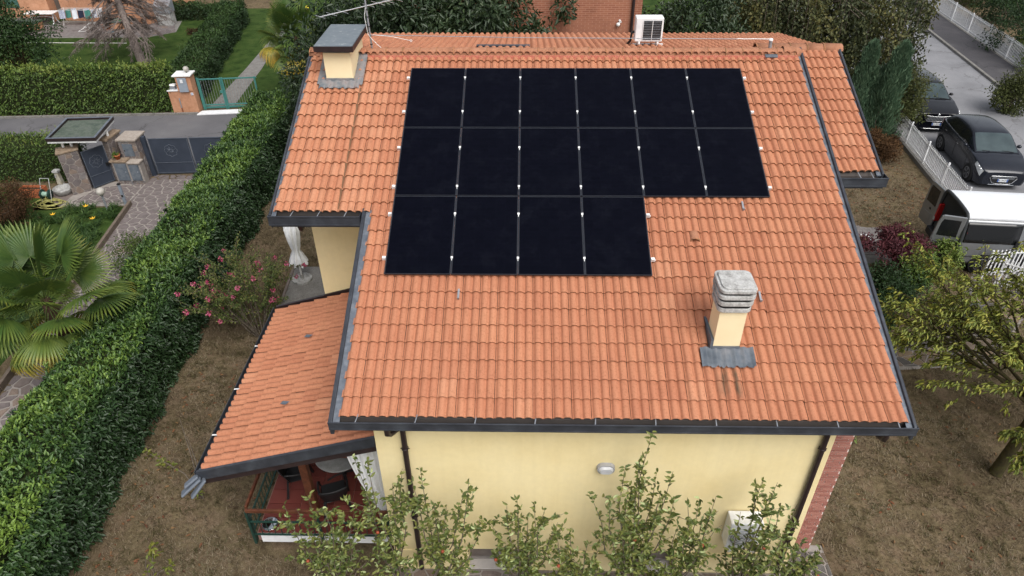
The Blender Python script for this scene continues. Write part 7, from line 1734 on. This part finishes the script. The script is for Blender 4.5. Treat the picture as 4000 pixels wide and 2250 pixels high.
for k in range(9):
    y = 29.9 + (k % 3) * .2; x0 = -26.5 + k * .27; V = []; F = []
    for j in range(5):
        for i in range(7): V.append((x0 + i * .06, y + .03 * math.sin(i * 1.3 + k) - .03 * j, .96 - j * .12 - .02 * math.sin(i)))
    for j in range(4):
        for i in range(6): F.append((j * 7 + i, j * 7 + i + 1, (j + 1) * 7 + i + 1, (j + 1) * 7 + i))
    mb = MB(); mb.raw(V, F, True); mb.build('laundry', LM[k % 5], ar)
fc = thing('folding_chair', 'white folding chair frame lying on the patio', 'chair', (-24.6, 29.0, .025))
for dx in (0, .42):
    mb = MB(); mb.tube([(-24.9 + dx, 28.6, .05), (-24.8 + dx, 29.0, .10), (-24.6 + dx, 29.5, .3)], .014, 5); mb.build('side_tube', M['whitep'], fc)
for f in (0, .5, 1): mb = MB(); mb.tube([(-24.9 + .3 * f, 28.6 + .9 * f, .05 + .25 * f), (-24.48 + .3 * f, 28.6 + .9 * f, .05 + .25 * f)], .012, 5); mb.build('cross_tube', M['whitep'], fc)
for k in range(2):
    mb = MB(); mb.box(-22.95 + k * .16, -22.85 + k * .16, 28.35, 28.6, .026, .06); o = mb.build('sandal', plain('blue_rubber', (.05, .16, .22), .7) if k == 0 else bpy.data.materials['blue_rubber'], loc=(-22.9 + k * .16, 28.45, .026), bevel=.012); tag(o, ('blue rubber sandal below the middle of the terracotta trough', 'blue rubber sandal by the corner of the small brick bench')[k], 'sandal', 'pair of sandals')
# dead conifer
dt = thing('dead_conifer', 'leaning dead conifer with bare grey twigs on the lawn', 'tree', (-18.0, 22.2, .01)); segs = []; tips = []; r_ = random.Random(77)
tr_ = [Vector((-18.0, 22.2, 0)), Vector((-18.35, 22.6, 1.3)), Vector((-18.75, 23.1, 2.6)), Vector((-19.0, 23.4, 4.2)), Vector((-19.1, 23.5, 7))]
segs.append((tr_, [.24, .21, .18, .15, .06]))
for k in range(90):
    z = r_.uniform(1.9, 6.4); f = min(z / 1.45, 3.99); i = min(int(f), 3); p = tr_[i] + (tr_[i + 1] - tr_[i]) * (f - i); a = r_.uniform(0, 2 * PI); L = r_.uniform(1.1, 2.3) * (1.1 - z / 11)
    grow(p, (math.cos(a), math.sin(a), -.12), L, .032, 2, segs, tips, r_, .38, 4, -.10, .55, .12)
wood('trunk', segs, M['deadwood'], dt, 7, .006)
P, D0 = along(segs, 14, .018); n = len(P); D2 = unit(D0 + rdir(n) * .9 - [0, 0, .5]); leaves('twigs', P, D2, rdir(n), .16, .012, np.zeros(n), M['deadwood'], dt, slim=True)
# trees and bushes on the left
crown_tree('evergreen_tree', 'dense dark green tree at the corner of the green lawn', (-21.2, 17.9, 0), (-21.4, 17.6, 2.5), (1.9, 1.6, 2.5), 110, 120, .11, .5, L_['hedgedk'], .15, M['barkdk'], .5, 91, tint=(.2, 1))
cbp = px(22, 535, .4); crown_tree('copper_bush', 'brown copper-leaved bush beside the terracotta trough', (cbp.x, cbp.y, 0), (cbp.x, cbp.y, .8), (1.0, .9, .75), 80, 130, .055, .5, L_['brown'], .03, None, .3, 92, cat='bush', tint=(0, .55))
crown_tree('shrub', 'loose grey-green shrub growing out of the laurel hedge over the paving', (-9.35, 2.9, 0), (-9.45, 2.9, .9), (.6, 1.1, .5), 44, 60, .06, .5, L_['myrtle'], .02, None, .24, 93, cat='shrub', tint=(.05, .6))
crown_tree('ground_shrub', 'small round variegated plant in the flower bed', (-12.6, 2.9, 0), (-12.6, 2.9, .16), (.36, .33, .16), 20, 60, .06, .5, L_['lime'], .015, None, .13, 94, cat='shrub', tint=(0, .5))
crown_tree('compost_heap', 'dark heap of dry clippings on the lawn', (-17.4, 28.2, .01), (-17.4, 28.2, .12), (.5, .3, .12), 16, 50, .09, .3, L_['brown'], .01, None, .15, 95, cat='heap', tint=(0, .3))
# ---------------------------------------------------------------- brick house behind
bh = thing('brick_house', 'orange brick house rising behind the ridge', 'house', (3, 13, 0))
m, n, l, b = new_mat('far_brickwork')
bt_ = n.new('ShaderNodeTexBrick'); bt_.inputs['Scale'].default_value = 1; bt_.inputs['Brick Width'].default_value = .25; bt_.inputs['Row Height'].default_value = .068; bt_.inputs['Mortar Size'].default_value = .008
bt_.inputs['Color1'].default_value = (.33, .125, .07, 1); bt_.inputs['Color2'].default_value = (.28, .10, .058, 1); bt_.inputs['Mortar'].default_value = (.42, .22, .15, 1)
g_ = n.new('ShaderNodeNewGeometry'); sx_ = n.new('ShaderNodeSeparateXYZ'); cb_ = n.new('ShaderNodeCombineXYZ'); ad = n.new('ShaderNodeMath'); ad.operation = 'ADD'
l.new(g_.outputs['Position'], sx_.inputs[0]); l.new(sx_.outputs['X'], ad.inputs[0]); l.new(sx_.outputs['Y'], ad.inputs[1]); l.new(ad.outputs[0], cb_.inputs['X']); l.new(sx_.outputs['Z'], cb_.inputs['Y']); l.new(cb_.outputs[0], bt_.inputs['Vector'])
st = noise(n, l, .9, 4); rr = ramp(n, [(.72, .70, .68), (1, 1, 1)], [.3, .55]); l.new(st.outputs['Fac'], rr.inputs['Fac']); l.new(mixc(n, l, 1., bt_.outputs['Color'], rr.outputs['Color'], 'MULTIPLY'), b.inputs['Base Color']); b.inputs['Roughness'].default_value = .9
mb = MB(); mb.box(-1.5, 6.33, 10.2, 17, 0, 8.4); mb.build('wall', m, bh)
mb = MB(); mb.tube([(6.02, 10.13, 8.3), (6.02, 10.13, .1)], .05, 8); mb.build('downpipe', M['brownmetal'], bh)
mb = MB(); mb.box(-2, 6.9, 9.7, 17.5, 8.41, 8.6); mb.build('roof', M['cap'], bh)
sc_ = thing('security_camera', 'small white security camera on the brick house wall', 'camera', (5.55, 10.15, 5.55)); mb = MB(); mb.ball((5.55, 10.10, 5.55), .07, 10, 6); mb.build('dome', M['whitep'], sc_); mb = MB(); mb.tube([(5.6, 10.19, 5.66), (5.62, 10.08, 5.64)], .04, 8); mb.build('mount', M['whitep'], sc_)
